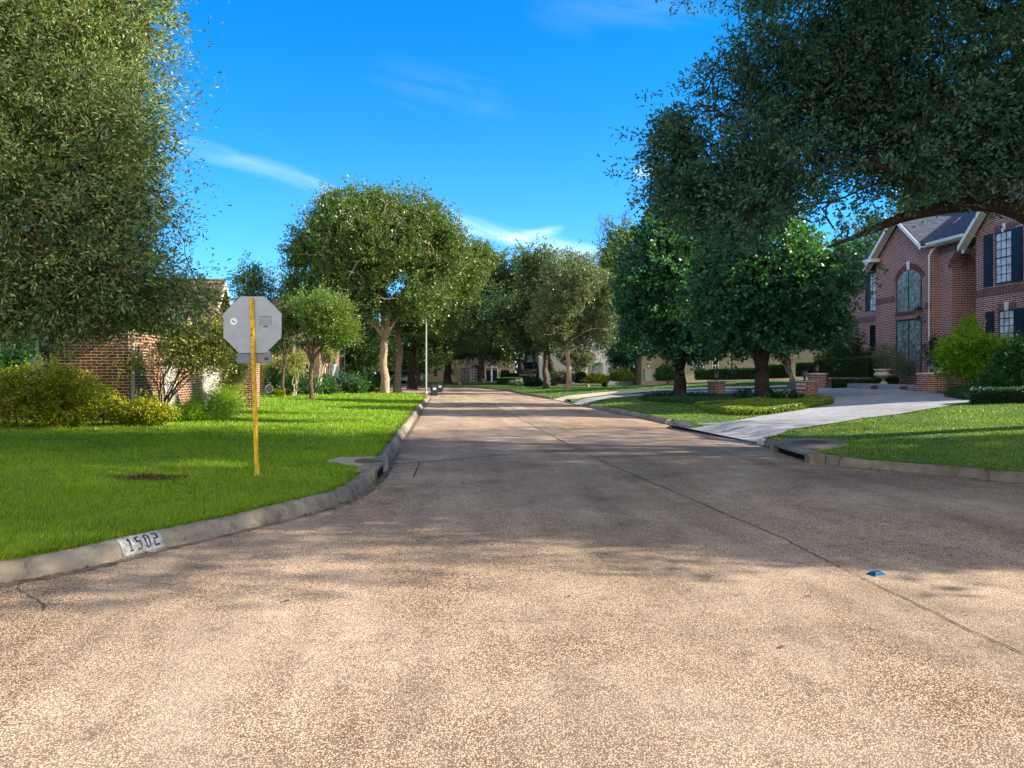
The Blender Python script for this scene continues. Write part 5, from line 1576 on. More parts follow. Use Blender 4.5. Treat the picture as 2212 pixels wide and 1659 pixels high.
pear(1468, 856, [(1450, 640, 0, 2.45, 2.6, 2.6), (1430, 560, 0, 1.9, 2.0, 2.2), (1425, 500, 0, 1.2, 1.2, 1.3), (1430, 455, 0, .7, .8, .7), (1480, 470, 0, 1.3, 1.2, 1.0), (1400, 700, 0, 1.5, 1.8, 1.5), (1520, 720, -.3, 1.9, 1.9, 1.1), (1480, 745, -.2, 2.1, 1.9, .7), (1500, 560, 0, 1.9, 1.9, 1.8), (1375, 640, 0, .9, 1.2, 2.0)],
     'far round headed tree with dense blue green leaves and a short dark trunk', 22, .33, 4200)

# street trees on the left
b1 = gl(830, 849)
d1 = depth_of(b1)
bl = [B(820, 560, d1, 4.9, 3.6, 3.9, 1.6), B(780, 470, d1, 2.9, 2.4, 1.7), B(880, 480, d1, 2.9, 2.6, 1.9), B(730, 490, d1, 1.7, 2, 1.5), B(690, 570, d1 - .5, 2.0, 2.2, 1.6), B(655, 545, d1, 1.0, 1.3, 1.0), B(960, 540, d1, 1.5, 2, 1.9),
      B(740, 640, d1, 2.0, 1.8, 1.0), B(900, 650, d1 - .8, 2.2, 1.9, 1.0), B(668, 500, d1, .9, 1.2, .9), B(715, 445, d1, .8, .9, .9), B(800, 430, d1, 1.4, 1.4, .8), B(650, 610, d1, 1.1, 1.2, .8), B(820, 660, d1 - .8, 1.6, 1.6, .8)]
tree('street_oak', 'tall spreading street tree with a pale forked trunk, left of its twin', 'tree', b1, bl, M_leafMid, M_bark_pale, r0=.29, fork=3.6, nclump=12500, per=14, L=.17, W=.085, clump=.42, nl=30, ntw=700,
     seed=34, shell=.42, updir=.6, nf=1.7, thr=-.8, sprig=.24, group='pair of tall pale trunked trees', tw_r=.025, limb_rise=.2, root=1.45)
b2 = gl(859, 846); d2 = depth_of(b2)
bl = [B(960, 640, d2, 2.2, 2.2, 1.5), B(1000, 590, d2, 1.6, 1.8, 1.5), B(940, 700, d2 - .5, 1.8, 1.8, .75), B(1000, 690, d2 - .5, 1.0, 1.2, .9), B(880, 700, d2 - .3, 1.3, 1.3, .6), B(1035, 560, d2 + 3, 1.3, 1.5, 1.2), B(900, 600, d2 + 1, 2.0, 2, 1.6)]
tree('street_oak', 'second tall pale trunked street tree just right of its forked twin', 'tree', b2, bl, M_leafMid, M_bark_pale, r0=.25, fork=4.6, nclump=4600, per=14, L=.17, W=.085, clump=.45, nl=14, ntw=260,
     seed=32, shell=.45, updir=.2, nf=.75, thr=-.5, group='pair of tall pale trunked trees', tw_r=.025, limb_rise=.15, lean=(.1, 0))
b3 = gl(672, 861); d3 = depth_of(b3)
bl = [B(672, 690, d3, 1.35, 1.3, .75), B(640, 660, d3, .85, .9, .55), B(715, 670, d3, 1.0, 1.0, .6), B(650, 730, d3, 1.1, 1.0, .45), B(730, 725, d3, .9, .9, .45), B(640, 632, d3, .35, .4, .45, .8), B(690, 645, d3, .5, .5, .5, .8), B(755, 705, d3, .45, .5, .3, .8), B(615, 690, d3, .5, .6, .5)]
tree('young_oak', 'small young tree with a thin straight trunk on the left lawn right of the sign', 'tree', b3, bl, M_leafYellow, M_bark_oak, r0=.115, fork=1.7, nclump=2500, per=14, L=.10, W=.05, clump=.40, nl=16, ntw=200,
     seed=33, shell=.5, updir=.35, nf=1.4, thr=-.45, tw_r=.012)
# trees behind on the left
def simple_tree(name, label, px, py, d, blobs, mat, bark=M_bark_dark, r0=.25, fork=2.5, n=900, L=.25, W=.14, seed=1, zb=None, group=None, **kw):
    g = P(px, py, d); g[2] = zb if zb is not None else (HL if g[0] < 3 else HR)(g[None, :2])[0]
    bl = [B(a, b, d + dz, rx, ry, rz) for (a, b, dz, rx, ry, rz) in blobs]
    kw = {**dict(per=11, clump=.55, nl=8, ntw=60, updir=.3, nf=.6, thr=-.6, tw_r=.03), **kw}
    return tree(name, label, 'tree', g, bl, mat, bark, r0=r0, fork=fork, nclump=n, L=L, W=W, seed=seed, group=group, **kw)
simple_tree('oak_tree', 'dark tree behind the road sign reaching left into open sky', 600, 845, 52, [(560, 620, 0, 1.7, 2, 1.6), (600, 610, 0, 1.8, 2, 1.5), (545, 665, 0, 1.0, 1.3, 1.0), (640, 640, 0, 2.2, 2.2, 1.8), (600, 690, 0, 2.2, 2, 1.2)], M_leafMid, n=1700, L=.19, W=.09, seed=41, updir=.5)
simple_tree('young_oak', 'dusky little tree hiding the neighbouring roof between the sign and the young tree', 612, 846, 38, [(620, 715, 0, .95, 1.0, .9), (600, 740, 0, .7, .8, .6), (648, 700, 0, .6, .8, .7), (628, 670, 0, .5, .6, .6)], M_leafMid, M_bark_oak, r0=.08, fork=1.6, n=1100, L=.13, W=.06, seed=48, clump=.3, tw_r=.012, nf=1.5, thr=-.5)
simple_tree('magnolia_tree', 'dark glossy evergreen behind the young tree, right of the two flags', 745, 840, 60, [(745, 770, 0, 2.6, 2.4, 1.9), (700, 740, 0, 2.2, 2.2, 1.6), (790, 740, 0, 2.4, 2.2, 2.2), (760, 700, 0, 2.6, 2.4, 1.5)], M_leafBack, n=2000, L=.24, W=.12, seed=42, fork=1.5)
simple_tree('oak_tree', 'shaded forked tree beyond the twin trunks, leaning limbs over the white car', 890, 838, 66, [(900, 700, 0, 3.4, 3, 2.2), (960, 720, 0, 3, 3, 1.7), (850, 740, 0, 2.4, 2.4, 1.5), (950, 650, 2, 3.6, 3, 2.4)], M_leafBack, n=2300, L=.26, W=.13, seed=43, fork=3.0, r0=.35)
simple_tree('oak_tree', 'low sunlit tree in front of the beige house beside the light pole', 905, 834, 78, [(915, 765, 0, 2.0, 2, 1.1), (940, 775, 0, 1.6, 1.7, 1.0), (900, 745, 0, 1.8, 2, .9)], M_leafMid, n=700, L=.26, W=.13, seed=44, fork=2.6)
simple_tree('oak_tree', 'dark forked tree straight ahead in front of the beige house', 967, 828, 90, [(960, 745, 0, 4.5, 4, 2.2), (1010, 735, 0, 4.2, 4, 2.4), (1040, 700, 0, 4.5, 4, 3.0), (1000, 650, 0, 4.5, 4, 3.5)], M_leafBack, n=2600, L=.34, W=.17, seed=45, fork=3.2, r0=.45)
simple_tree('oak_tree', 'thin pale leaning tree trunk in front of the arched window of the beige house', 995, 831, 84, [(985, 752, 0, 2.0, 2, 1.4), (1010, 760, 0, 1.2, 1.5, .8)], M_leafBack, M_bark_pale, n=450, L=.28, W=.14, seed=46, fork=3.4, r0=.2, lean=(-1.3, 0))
# the wall of trees beyond the bend
for i, (px, d, top, w_, lab) in enumerate([(1040, 104, 560, 7, 'tall tree beyond the bend, just right of the spreading street tree'), (1090, 110, 556, 6.5, 'rounded tree top beyond the bend in the middle of the row'),
                                  (1150, 104, 545, 6.5, 'tree top behind the grey green tree right of the road'), (1215, 108, 560, 7, 'tree top behind the thin trunked tree on the right lawn'), (1290, 100, 560, 6.5, 'bushy tree below the bare dead crown')]):
    ppm_ = 1600 / d
    top_z = (806 - top) / ppm_; 
    simple_tree('oak_tree', lab, px, 826, d, [(px, top + 1.9 * ppm_, 0, w_ * .72, 4, 2.4), (px - w_ * .45 * ppm_, top + 5 * ppm_, 0, w_ * .6, 4, 3.2), (px + w_ * .45 * ppm_, top + 5 * ppm_, 0, w_ * .6, 4, 3.2), (px, top + 9 * ppm_, 0, w_ * .9, 4, 3.4), (px + 5, top + 6 * ppm_, -2, w_ * .7, 3, 3.0)],
                M_leafBack if i in (0,) else M_leafMid, n=2300, L=.36, W=.19, seed=50 + i, fork=4.5, r0=.45, zb=.3, clump=.8, group='trees beyond the bend in the road')
simple_tree('dead_topped_tree', 'tall tree with bare dead branches against the sky right of the row', 1318, 824, 92, [(1345, 520, 0, 2.0, 2, 1.6), (1330, 560, 0, 2.6, 2.2, 1.8), (1360, 500, 0, 1.0, 1.2, 1.0)], M_leafMid, n=650, L=.30, W=.15, seed=61, fork=9, r0=.4, zb=.5)
dt = bpy.data.objects['dead_topped_tree']; rg = np.random.default_rng(62); mb = MB(); o0 = np.array(dt.location)
def fract(p, v, l, r, dep):
    q = p + v * l; mb.tube(wob(np.linspace(p, q, 6), .05 * l, rg), np.linspace(r, r * .6, 6), 5, cap=False)
    if dep == 0: return
    for _ in range(3): fract(q if _ else p + v * l * .6, unit(v + rg.normal(size=3) * .55 + (0, 0, .12)), l * rg.uniform(.55, .8), r * .55, dep - 1)
for (a, b, c, e_) in ((1318, 560, -.7, .9), (1325, 540, -.2, 1), (1335, 530, .3, 1)):
    fract(P(a, b, 92) - o0, unit(np.array((c, 0, e_))), 2.0, .09, 4)
mb.build('dead_branches', M_bark_oak, dt, smooth=True)
# grey green trees on the right lawn
g = gr(1228, 842); d = depth_of(g)
bl = [B(1240, 650, d, 2.5, 2.4, 2.3), B(1270, 620, d, 2.0, 2, 1.8), B(1225, 590, d, 2.0, 2, 1.6), B(1290, 690, d, 1.6, 1.8, 1.5), B(1200, 700, d, 1.8, 1.8, 1.4), B(1255, 730, d, 2.0, 1.8, .8), B(1300, 620, d, 1.0, 1.2, 1.2)]
tree('street_oak', 'grey green tree with a thin straight trunk on the sunlit right lawn', 'tree', g, bl, M_leafGrey, M_bark_pale, r0=.20, fork=2.9, nclump=5200, per=13, L=.17, W=.08, clump=.42, nl=18, ntw=200, seed=71, updir=.3, nf=.8, thr=-.55, tw_r=.02)
g = gr(1178, 843); g2_ = P(1178, 839, 66); g2_[2] = HR(g2_[None, :2])[0]; d = 66
bl = [B(1170, 640, d, 2.6, 2.6, 3.0), B(1140, 690, d, 2.0, 2.2, 2.2), B(1175, 720, d, 2.4, 2.4, 1.5), B(1160, 580, d, 2.2, 2.2, 1.6), B(1110, 720, d, 1.4, 1.8, 1.6)]
tree('street_oak', 'shaded tree left of the thin trunked one, beside the roadside bed', 'tree', g2_, bl, M_leafBack, M_bark_oak, r0=.24, fork=2.8, nclump=2900, per=12, L=.20, W=.10, clump=.45, nl=14, ntw=160, seed=72, updir=.1, nf=.7, thr=-.6, tw_r=.02)
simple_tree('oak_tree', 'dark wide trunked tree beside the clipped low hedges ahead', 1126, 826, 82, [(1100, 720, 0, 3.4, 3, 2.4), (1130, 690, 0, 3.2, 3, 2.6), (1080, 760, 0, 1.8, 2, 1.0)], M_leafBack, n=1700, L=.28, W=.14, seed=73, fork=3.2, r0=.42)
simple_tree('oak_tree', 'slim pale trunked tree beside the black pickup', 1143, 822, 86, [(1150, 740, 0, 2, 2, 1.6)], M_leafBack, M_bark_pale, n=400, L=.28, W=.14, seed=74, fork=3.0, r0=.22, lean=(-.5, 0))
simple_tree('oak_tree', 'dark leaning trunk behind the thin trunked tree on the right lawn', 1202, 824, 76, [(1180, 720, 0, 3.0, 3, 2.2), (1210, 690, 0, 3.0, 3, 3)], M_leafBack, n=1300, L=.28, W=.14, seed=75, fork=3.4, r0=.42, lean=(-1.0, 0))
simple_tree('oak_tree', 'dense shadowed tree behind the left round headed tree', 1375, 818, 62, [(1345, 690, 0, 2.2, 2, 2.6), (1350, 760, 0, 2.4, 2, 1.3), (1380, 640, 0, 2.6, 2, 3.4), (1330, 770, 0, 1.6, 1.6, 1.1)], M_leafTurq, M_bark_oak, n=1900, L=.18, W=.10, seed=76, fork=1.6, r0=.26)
# backdrop behind the right house and hedge
simple_tree('oak_tree', 'sunlit tree behind the far end of the two storey brick house', 1880, 800, 52, [(1890, 560, 0, 2.6, 2.6, 3.0), (1860, 620, 0, 2.4, 2.4, 2.6), (1900, 500, 0, 1.8, 2, 1.6), (1840, 700, 0, 2.2, 2.2, 2.4)], M_leafYellow, n=1700, L=.2, W=.1, seed=77, zb=1.0)
simple_tree('oak_tree', 'background tree seen through the gap above the brick gable', 2040, 780, 50, [(2060, 430, 0, 3.0, 3, 2.2), (2000, 440, 0, 2.4, 2.4, 1.8)], M_leafMid, n=700, L=.24, W=.12, seed=78, zb=1.0, fork=6)
for i, (px, d, lab) in enumerate([(1560, 84, 'tree behind the tan stone house, left one'), (1700, 80, 'tree behind the tan stone house, right one'), (1440, 96, 'tree above the white walled house corner')]):
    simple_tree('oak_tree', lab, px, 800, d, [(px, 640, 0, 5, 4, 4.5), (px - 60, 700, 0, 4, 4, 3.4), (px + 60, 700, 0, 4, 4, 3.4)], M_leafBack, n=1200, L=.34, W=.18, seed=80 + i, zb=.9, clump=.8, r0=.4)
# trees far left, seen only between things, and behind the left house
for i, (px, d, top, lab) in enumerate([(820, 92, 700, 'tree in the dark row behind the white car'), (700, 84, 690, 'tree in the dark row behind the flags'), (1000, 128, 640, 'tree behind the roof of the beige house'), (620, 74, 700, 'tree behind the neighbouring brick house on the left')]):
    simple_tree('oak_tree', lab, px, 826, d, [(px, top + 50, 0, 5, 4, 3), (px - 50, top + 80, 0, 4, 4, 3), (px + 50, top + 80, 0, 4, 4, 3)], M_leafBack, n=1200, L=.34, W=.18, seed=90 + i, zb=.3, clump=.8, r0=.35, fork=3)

# crape myrtles: several slim stems from one foot
def crape(label, base, blobs, nst, h, n, seed, mat=M_leafCrape, flowers=None, fl_mat=M_flowerPink, L=.07, W=.032, spread_=.5, bark=M_bark_crape, clump=.22, group=None, thr=-.3, r=.028, nfl=120):
    rg = np.random.default_rng(seed); base = np.array(base, float)
    t = thing('crape_myrtle', label, 'tree', base, 0, group)
    bl = [(np.array(b[0]) - base, b[1], b[2]) for b in blobs]
    V, C, tw = foliage(bl, n, 12, L, W, clump, rg, .6, .3, 1.6, thr, seed, .8)
    quads_mesh('crown', V, mat, t)
    mb = MB(); paths = []
    for i in range(nst):
        a = rg.uniform(0, 6.28); tg = C[rg.integers(len(C))]
        p0 = np.array((math.cos(a) * .09, math.sin(a) * .09, -.1))
        v = tg - p0
        p = bez(p0, p0 + v * (.12, .12, .3), p0 + v * (.5, .5, .75), tg, 12); p = wob(p, .03 * h, rg)
        rr = np.linspace(r, r * .3, 12); mb.tube(p, rr, 6, cap=False); paths.append((p, rr))
        for k in range(4):
            j = rg.integers(4, 10); q = C[np.argsort(np.linalg.norm(C - p[j], axis=1) + rg.uniform(0, 1.2, len(C)))[0]]
            mb.tube(wob(np.linspace(p[j], q, 6), .04, rg), np.linspace(rr[j] * .6, .004, 6), 4, cap=False)
    twigs(mb, paths, C, rg, n // 4, 1.5, .006)
    mb.build('stem', bark, t, smooth=True)
    if flowers:
        fb = [(np.array(b[0]) - base, b[1], b[2]) for b in flowers]
        Vf, _, _ = foliage(fb, nfl, 16, .045, .04, .10, rg, .6, .4, 2.0, -.2, seed + 3)
        quads_mesh('blossom', Vf, fl_mat, t)
    return t
p = P(340, 880, 19.3); p[2] = gz
crape('wide crape myrtle with tangled stems and pale pink blossom beside the brick corner', p,
      [B(415, 738, 19.0, .75, .5, .34), B(470, 728, 19.1, .7, .5, .46), B(505, 755, 19.6, .35, .4, .5), B(440, 775, 19, .75, .5, .22), B(300, 790, 18.8, .4, .4, .2, .25), B(370, 770, 18.8, .5, .4, .25, .5), B(512, 800, 20.2, .2, .3, .4)], 13, 2, 2600, 101, thr=-3, clump=.28,
      flowers=[B(430, 700, 19.4, .9, .6, .4), B(490, 745, 20, .4, .4, .4)], spread_=.6, nfl=26, r=.022, bark=bark_mat('dark_crape_stem', (0.07, 0.045, 0.025), (0.22, 0.15, 0.09), 5))
crape('leafy vine clump hanging over the iron gate left of the sign post', P(523, 880, 23) * (1, 1, 0) + (0, 0, gz), [B(518, 800, 22.4, .3, .35, .6), B(530, 790, 22.6, .2, .3, .5), B(500, 795, 22.2, .3, .3, .5), B(505, 840, 22.2, .2, .25, .5)], 8, 2, 900, 102, L=.06, r=.012, bark=M_bark_oak)
for (px, py, lab, sd__, bl_) in [(589, 853, 'thin crape myrtle stems left of the two pale stemmed ones, below the sign plate', 103, [(585, 800, .6, .5), (610, 785, .5, .4)]),
                           (635, 855, 'pale stemmed crape myrtle with one red blossom left of the young tree', 104, [(630, 790, .8, .6), (650, 775, .5, .5), (615, 775, .4, .5)]),
                           (681, 853, 'pale stemmed crape myrtle just behind the trunk of the young tree', 105, [(700, 785, .6, .55), (690, 765, .5, .4)])]:
    g = gl(px, py); d = depth_of(g)
    crape(lab, g, [B(a, b, d, rx, rx, rz) for a, b, rx, rz in bl_], 6, 2, 480, sd__, group='crape myrtles before the neighbouring house', L=.08, W=.04, r=.035,
          flowers=[B(644, 760, d, .12, .12, .12)] if sd__ == 104 else None, fl_mat=M_flowerHot, nfl=12)
g = gr(1713, 822); g = P(1713, 818, 42); g[2] = HR(g[None, :2])[0]
crape('clump of smooth pale trunks right of the near round headed tree', g, [B(1700, 740, 42, 1.4, 1.2, .7), B(1740, 730, 42, 1.2, 1.2, .8)], 7, 3, 700, 106, mat=M_leafBack, r=.10, L=.11, W=.06, bark=M_bark_pale)
g = P(1270, 822, 70); g[2] = HR(g[None, :2])[0]
crape('crape myrtle with hot pink blossom in front of the balcony house', g, [B(1255, 775, 70, 1.6, 1.5, 1.2), B(1280, 790, 70, 1.2, 1.2, 1.0), B(1225, 765, 70, 1.2, 1.2, .8)], 6, 3, 900, 107, mat=M_leafGrey, r=.07, L=.14, W=.07,
      flowers=[B(1274, 761, 69.6, .7, .5, .5), B(1235, 765, 69.6, .6, .5, .4)], fl_mat=M_flowerHot, nfl=70)

# ------------------------------------------------------------------ shrubs, hedges and beds
def shrub(name, label, cat, base, blobs, mat, n=500, per=12, L=.05, W=.028, clump=.14, seed=1, group=None, shell=.35, thr=-.8, updir=.3, stems=7, stem_r=.012, bark=M_bark_dark, nf=2.0, spread=.9, droop=0.0):
    rg = np.random.default_rng(seed); base = np.array(base, float)
    t = thing(name, label, cat, base, 0, group)
    bl = [(np.array(b[0]) - base, b[1], b[2]) for b in blobs]
    V, C, tw = foliage(bl, n, per, L, W, clump, rg, shell, updir, nf, thr, seed, spread, droop)
    V = V[V[:, :, 2].min(1) > -.05]
    quads_mesh('foliage', V, mat, t)
    mb = MB()
    for i in range(stems):
        q = C[rg.integers(len(C))]; p0 = np.array((q[0] * .35 + rg.normal() * .05, q[1] * .35, -.05))
        mb.tube(wob(bez(p0, p0 + (0, 0, q[2] * .4), q * .8, q, 8), .03, rg), np.linspace(stem_r, stem_r * .4, 8), 5, cap=False)
    mb.build('stems', bark, t)
    return t

def hedge_box(name, label, cat, pts, h, w, mat, dens=900, L=.04, W=.024, seed=1, group=None, H=None, z0=None, top_round=.06, core_col=None):
    """clipped hedge along a ground polyline: leafy skin over a twiggy core"""
    rg = np.random.default_rng(seed)
    pts = np.array([np.array(p, float) for p in pts]); base = pts[0].copy()
    t = thing(name, label, cat, base, 0, group)
    q = resample(pts, .25, 0)
    nrm = poly_normals(q[:, :2], 1.0)
    mb = MB(); V = []
    for i in range(len(q)):
        hh = h * (1 + .03 * math.sin(i * 1.3 + seed))
        for (u, z) in [(-w / 2 + .03, -.05), (-w / 2 + .03, hh * .8), (-w / 2 + .1, hh - .03), (w / 2 - .1, hh - .03), (w / 2 - .03, hh * .8), (w / 2 - .03, -.05)]:
            V.append((*(q[i, :2] + nrm[i] * u), q[i, 2] + z))
    V = np.array(V) - base; k = 6; n = len(q)
    mb.add(V, [(i * k + j, (i + 1) * k + j, (i + 1) * k + j + 1, i * k + j + 1) for i in range(n - 1) for j in range(k - 1)] + [tuple(range(k)), tuple((n - 1) * k + j for j in range(k))[::-1]])
    mb.build('core', M_hcore, t)
    length = np.linalg.norm(np.diff(q[:, :2], axis=0), axis=1).sum()
    N_ = int(dens * (length * (w + 2 * h) + 2 * w * h))
    s = rg.uniform(0, n - 1.001, N_); i = s.astype(int); f = (s - i)[:, None]
    p = q[i] * (1 - f) + q[np.minimum(i + 1, n - 1)] * f; nn = nrm[i]
    c = rg.uniform(0, w + 2 * h, N_)
    u = np.where(c < h, -w / 2, np.where(c < h + w, c - h - w / 2, w / 2)); z = np.where(c < h, c, np.where(c < h + w, h, c - h - w))
    r_ = top_round
    O = np.where((c < h)[:, None], -np.column_stack([nn, np.zeros(N_)]), np.where((c < h + w)[:, None], np.array((0, 0, 1.0)), np.column_stack([nn, np.zeros(N_)])))
    corner = np.clip(1 - (h - z) / r_, 0, 1) * np.clip(1 - (w / 2 - np.abs(u)) / r_, 0, 1)
    pos = np.column_stack([p[:, :2] + nn * (u * (1 - .25 * corner * 0))[:, None], p[:, 2] + z]) - O * (corner * r_ * .5)[:, None]
    ends = rg.uniform(0, 1, N_) < (2 * w * h) / (length * (w + 2 * h) + 2 * w * h)
    ei = np.where(rg.uniform(0, 1, N_) < .5, 0, n - 1)
    tdir = unit(np.gradient(q[:, :2], axis=0))
    pos2 = np.column_stack([q[ei, :2] + nrm[ei] * rg.uniform(-w / 2, w / 2, N_)[:, None], q[ei, 2] + rg.uniform(0, h, N_)])
    O2 = np.column_stack([tdir[ei] * np.where(ei == 0, -1, 1)[:, None], np.zeros(N_)])
    pos = np.where(ends[:, None], pos2, pos); O = np.where(ends[:, None], O2, O)
    pos = pos + O * (rg.normal(size=(N_, 1)) * .018 + .02 * vnoise(pos, 5, seed)[:, None]) + rg.normal(size=pos.shape) * .012
    D = O * .8 + rg.normal(size=pos.shape) * .6 + (0, 0, .2)
    quads_mesh('foliage', leaves(pos - base, D, L, W, rg), mat, t)
    return t
M_hcore = plain('hedge_core', (0.012, 0.02, 0.008), 0.95, 0.05, var=0.4, scale=12)

def cover_bed(name, label, cat, poly_px, side, h, mat, dens=1100, L=.05, W=.03, seed=1, edge_round=.12, hvar=.03):
    """dense low planting over an outlined bed"""
    rg = np.random.default_rng(seed); H = HL if side == 'L' else HR
    poly = np.array([ground(*p, side)[:2] for p in poly_px])
    po = resample(np.vstack([poly, poly[:1]]), .12, 1)
    c = poly.mean(0); base = np.array((c[0], c[1], H(c[None])[0]))
    t = thing(name, label, cat, base, 0)
    lo, hi = po.min(0), po.max(0)
    area = (hi[0] - lo[0]) * (hi[1] - lo[1])
    n = int(area * dens); xy = rg.uniform(lo, hi, (n, 2)); xy = xy[inside(xy, po)]
    dd = dist_poly(xy, po)
    z = H(xy) + h * np.sqrt(np.clip(1 - (1 - np.clip(dd / edge_round, 0, 1)) ** 2, 0, 1)) + hvar * vnoise(np.column_stack([xy, xy[:, :1] * 0]), 3, seed)
    # skirt
    m = int(len(po) * .12 * h * dens * 3); i = rg.integers(0, len(po), m); xs_ = po[i] + rg.normal(size=(m, 2)) * .02; zs_ = H(xs_) + rg.uniform(0, h * .8, m)
    pos = np.vstack([np.column_stack([xy, z]), np.column_stack([xs_, zs_])]) - base
    D = rg.normal(size=pos.shape) * .7 + (0, 0, .6)
    quads_mesh('foliage', leaves(pos, D, L, W, rg), mat, t)
    g = 0.2; gx = np.arange(lo[0], hi[0] + g, g); gy = np.arange(lo[1], hi[1] + g, g)
    X, Yg = np.meshgrid(gx, gy); pts = np.column_stack([X.ravel(), Yg.ravel()]); ins = inside(pts, po); dd = dist_poly(pts, po)
    zz = np.where(ins, H(pts) + np.minimum(h * .75, dd * 1.0), H(pts) - .05)
    V = np.column_stack([pts, zz]) - base; nx_ = len(gx)
    F = [(j * nx_ + i, j * nx_ + i + 1, (j + 1) * nx_ + i + 1, (j + 1) * nx_ + i) for j in range(len(gy) - 1) for i in range(nx_ - 1) if ins[j * nx_ + i] or ins[j * nx_ + i + 1] or ins[(j + 1) * nx_ + i] or ins[(j + 1) * nx_ + i + 1]]
    MB().add(V, F).build('core', M_hcore, t)
    return t

def strap_plant(name, label, cat, g, n, h, mat, seed, width=.03, rad=.3, group=None):
    rg = np.random.default_rng(seed); t = thing(name, label, cat, g, 0, group); Q = []
    for i in range(n):
        a = rg.uniform(0, 6.28); o_ = np.array((math.cos(a), math.sin(a), 0)) * rad * rg.uniform(0, .6)
        b = a + rg.normal() * .5; dr_ = np.array((math.cos(b), math.sin(b), 0)); l = h * rg.uniform(.6, 1.2)
        side = np.array((-dr_[1], dr_[0], 0)) * width * .5
        P_ = [o_ + dr_ * l * .75 * s ** 1.6 + np.array((0, 0, l * (s - .42 * s ** 3))) for s in np.linspace(0, 1, 6)]
        W_ = [1, 1.1, 1, .8, .5, .05]
        for k in range(5): Q.append([P_[k] - side * W_[k], P_[k] + side * W_[k], P_[k + 1] + side * W_[k + 1], P_[k + 1] - side * W_[k + 1]])
    quads_mesh('blades', np.array(Q), mat, t)
    return t

# left: the loose yellow green bushes before the brick wall, one clump after another
for i, (px, py, d, bl_, n, lab) in enumerate([
    (30, 925, 16.2, [(20, 850, .95, .55), (90, 835, .7, .55), (60, 880, 1.1, .5)], 1500, 'tall yellow green bush under the dark grid window at the left edge'),
    (150, 925, 16.6, [(140, 840, .55, .5), (170, 860, .7, .45), (130, 885, .7, .4)], 1300, 'yellow green bush before the brick wall, right of the window'),
    (235, 920, 17.0, [(225, 880, .6, .32), (200, 890, .5, .3), (260, 890, .45, .28)], 1000, 'lower yellow green bush at the middle of the brick wall'),
    (320, 915, 17.6, [(310, 888, .5, .25), (345, 893, .4, .2), (285, 893, .4, .22)], 800, 'low yellow green bush at the brick corner below the crape myrtle')]):
    b = P(px, py, d); b[2] = HL(b[None, :2])[0]
    shrub('yellow_bush', lab, 'bush', b, [B(a, c, d, r1, .55, r2) for a, c, r1, r2 in bl_], M_leafBush, n=n, per=13, L=.055, W=.03, clump=.13, seed=120 + i, group='yellow green bushes along the left brick wall', shell=.3, thr=-.9)
b = P(10, 900, 17.4); b[2] = gz
shrub('dark_shrub', 'dark leafy shrub at the far left edge beside the window', 'bush', b, [B(15, 790, 17.6, .45, .4, .35), B(0, 820, 17.4, .5, .4, .4), B(45, 775, 17.9, .3, .3, .25)], M_leafHedge, n=700, L=.07, W=.035, seed=130)
for i, (px, d, lab, rx, rz, n) in enumerate([(400, 19.2, 'low fresh green weeds at the foot of the crape myrtle', .7, .22, 600), (450, 20.2, 'feathery bright green plants before the white board fence', .7, .34, 800), (487, 21.3, 'taller feathery bright green plants at the end of the white fence', .42, .45, 600)]):
    b = P(px, 895, d); b[2] = HL(b[None, :2])[0]
    shrub('green_weeds', lab, 'plant', b, [((b[0], b[1], b[2] + rz * .8), (rx, .45, rz), 1)], M_leafBright, n=n, per=10, L=.06, W=.014, seed=134 + i, group='fresh green plants along the left fence', clump=.2, updir=.8)
g = gl(604, 858)
strap_plant('yellow_plant', 'small bright yellow green leafy plant on the lawn right of the sign post', 'plant', g, 46, .62, M_leafBush, 140, width=.09, rad=.25)
# garden in front of the neighbouring house on the left
for i, (px, py, d, rx, rz, mat, lab) in enumerate([(610, 838, 40, 1.0, .7, M_leafHedge, 'green shrub in front of the neighbouring house left of the stems'), (655, 835, 42, 1.2, .6, M_leafHedge, 'green shrub between the crape myrtle stems and the young tree'), (700, 838, 44, .8, .5, M_leafHedge, 'green shrub right of the young tree trunk'),
                           (722, 830, 46, 1.3, .75, M_leafTurq, 'rounded dark shrub below the two flags'), (765, 838, 47, .9, .55, M_leafHedge, 'bushy plants at the foot of the thin pole'), (797, 835, 52, .9, .6, M_leafHedge, 'small dark bush left of the twin trunks')]):
    b = P(px, py, d); b[2] = HL(b[None, :2])[0]
    shrub('garden_shrub', lab, 'bush', b, [((b[0], b[1], b[2] + rz * .8), (rx, rx * .8, rz), 1)], mat, n=420, per=11, L=.11, W=.06, clump=.2, seed=150 + i, group='shrubs in the gardens left of the road')

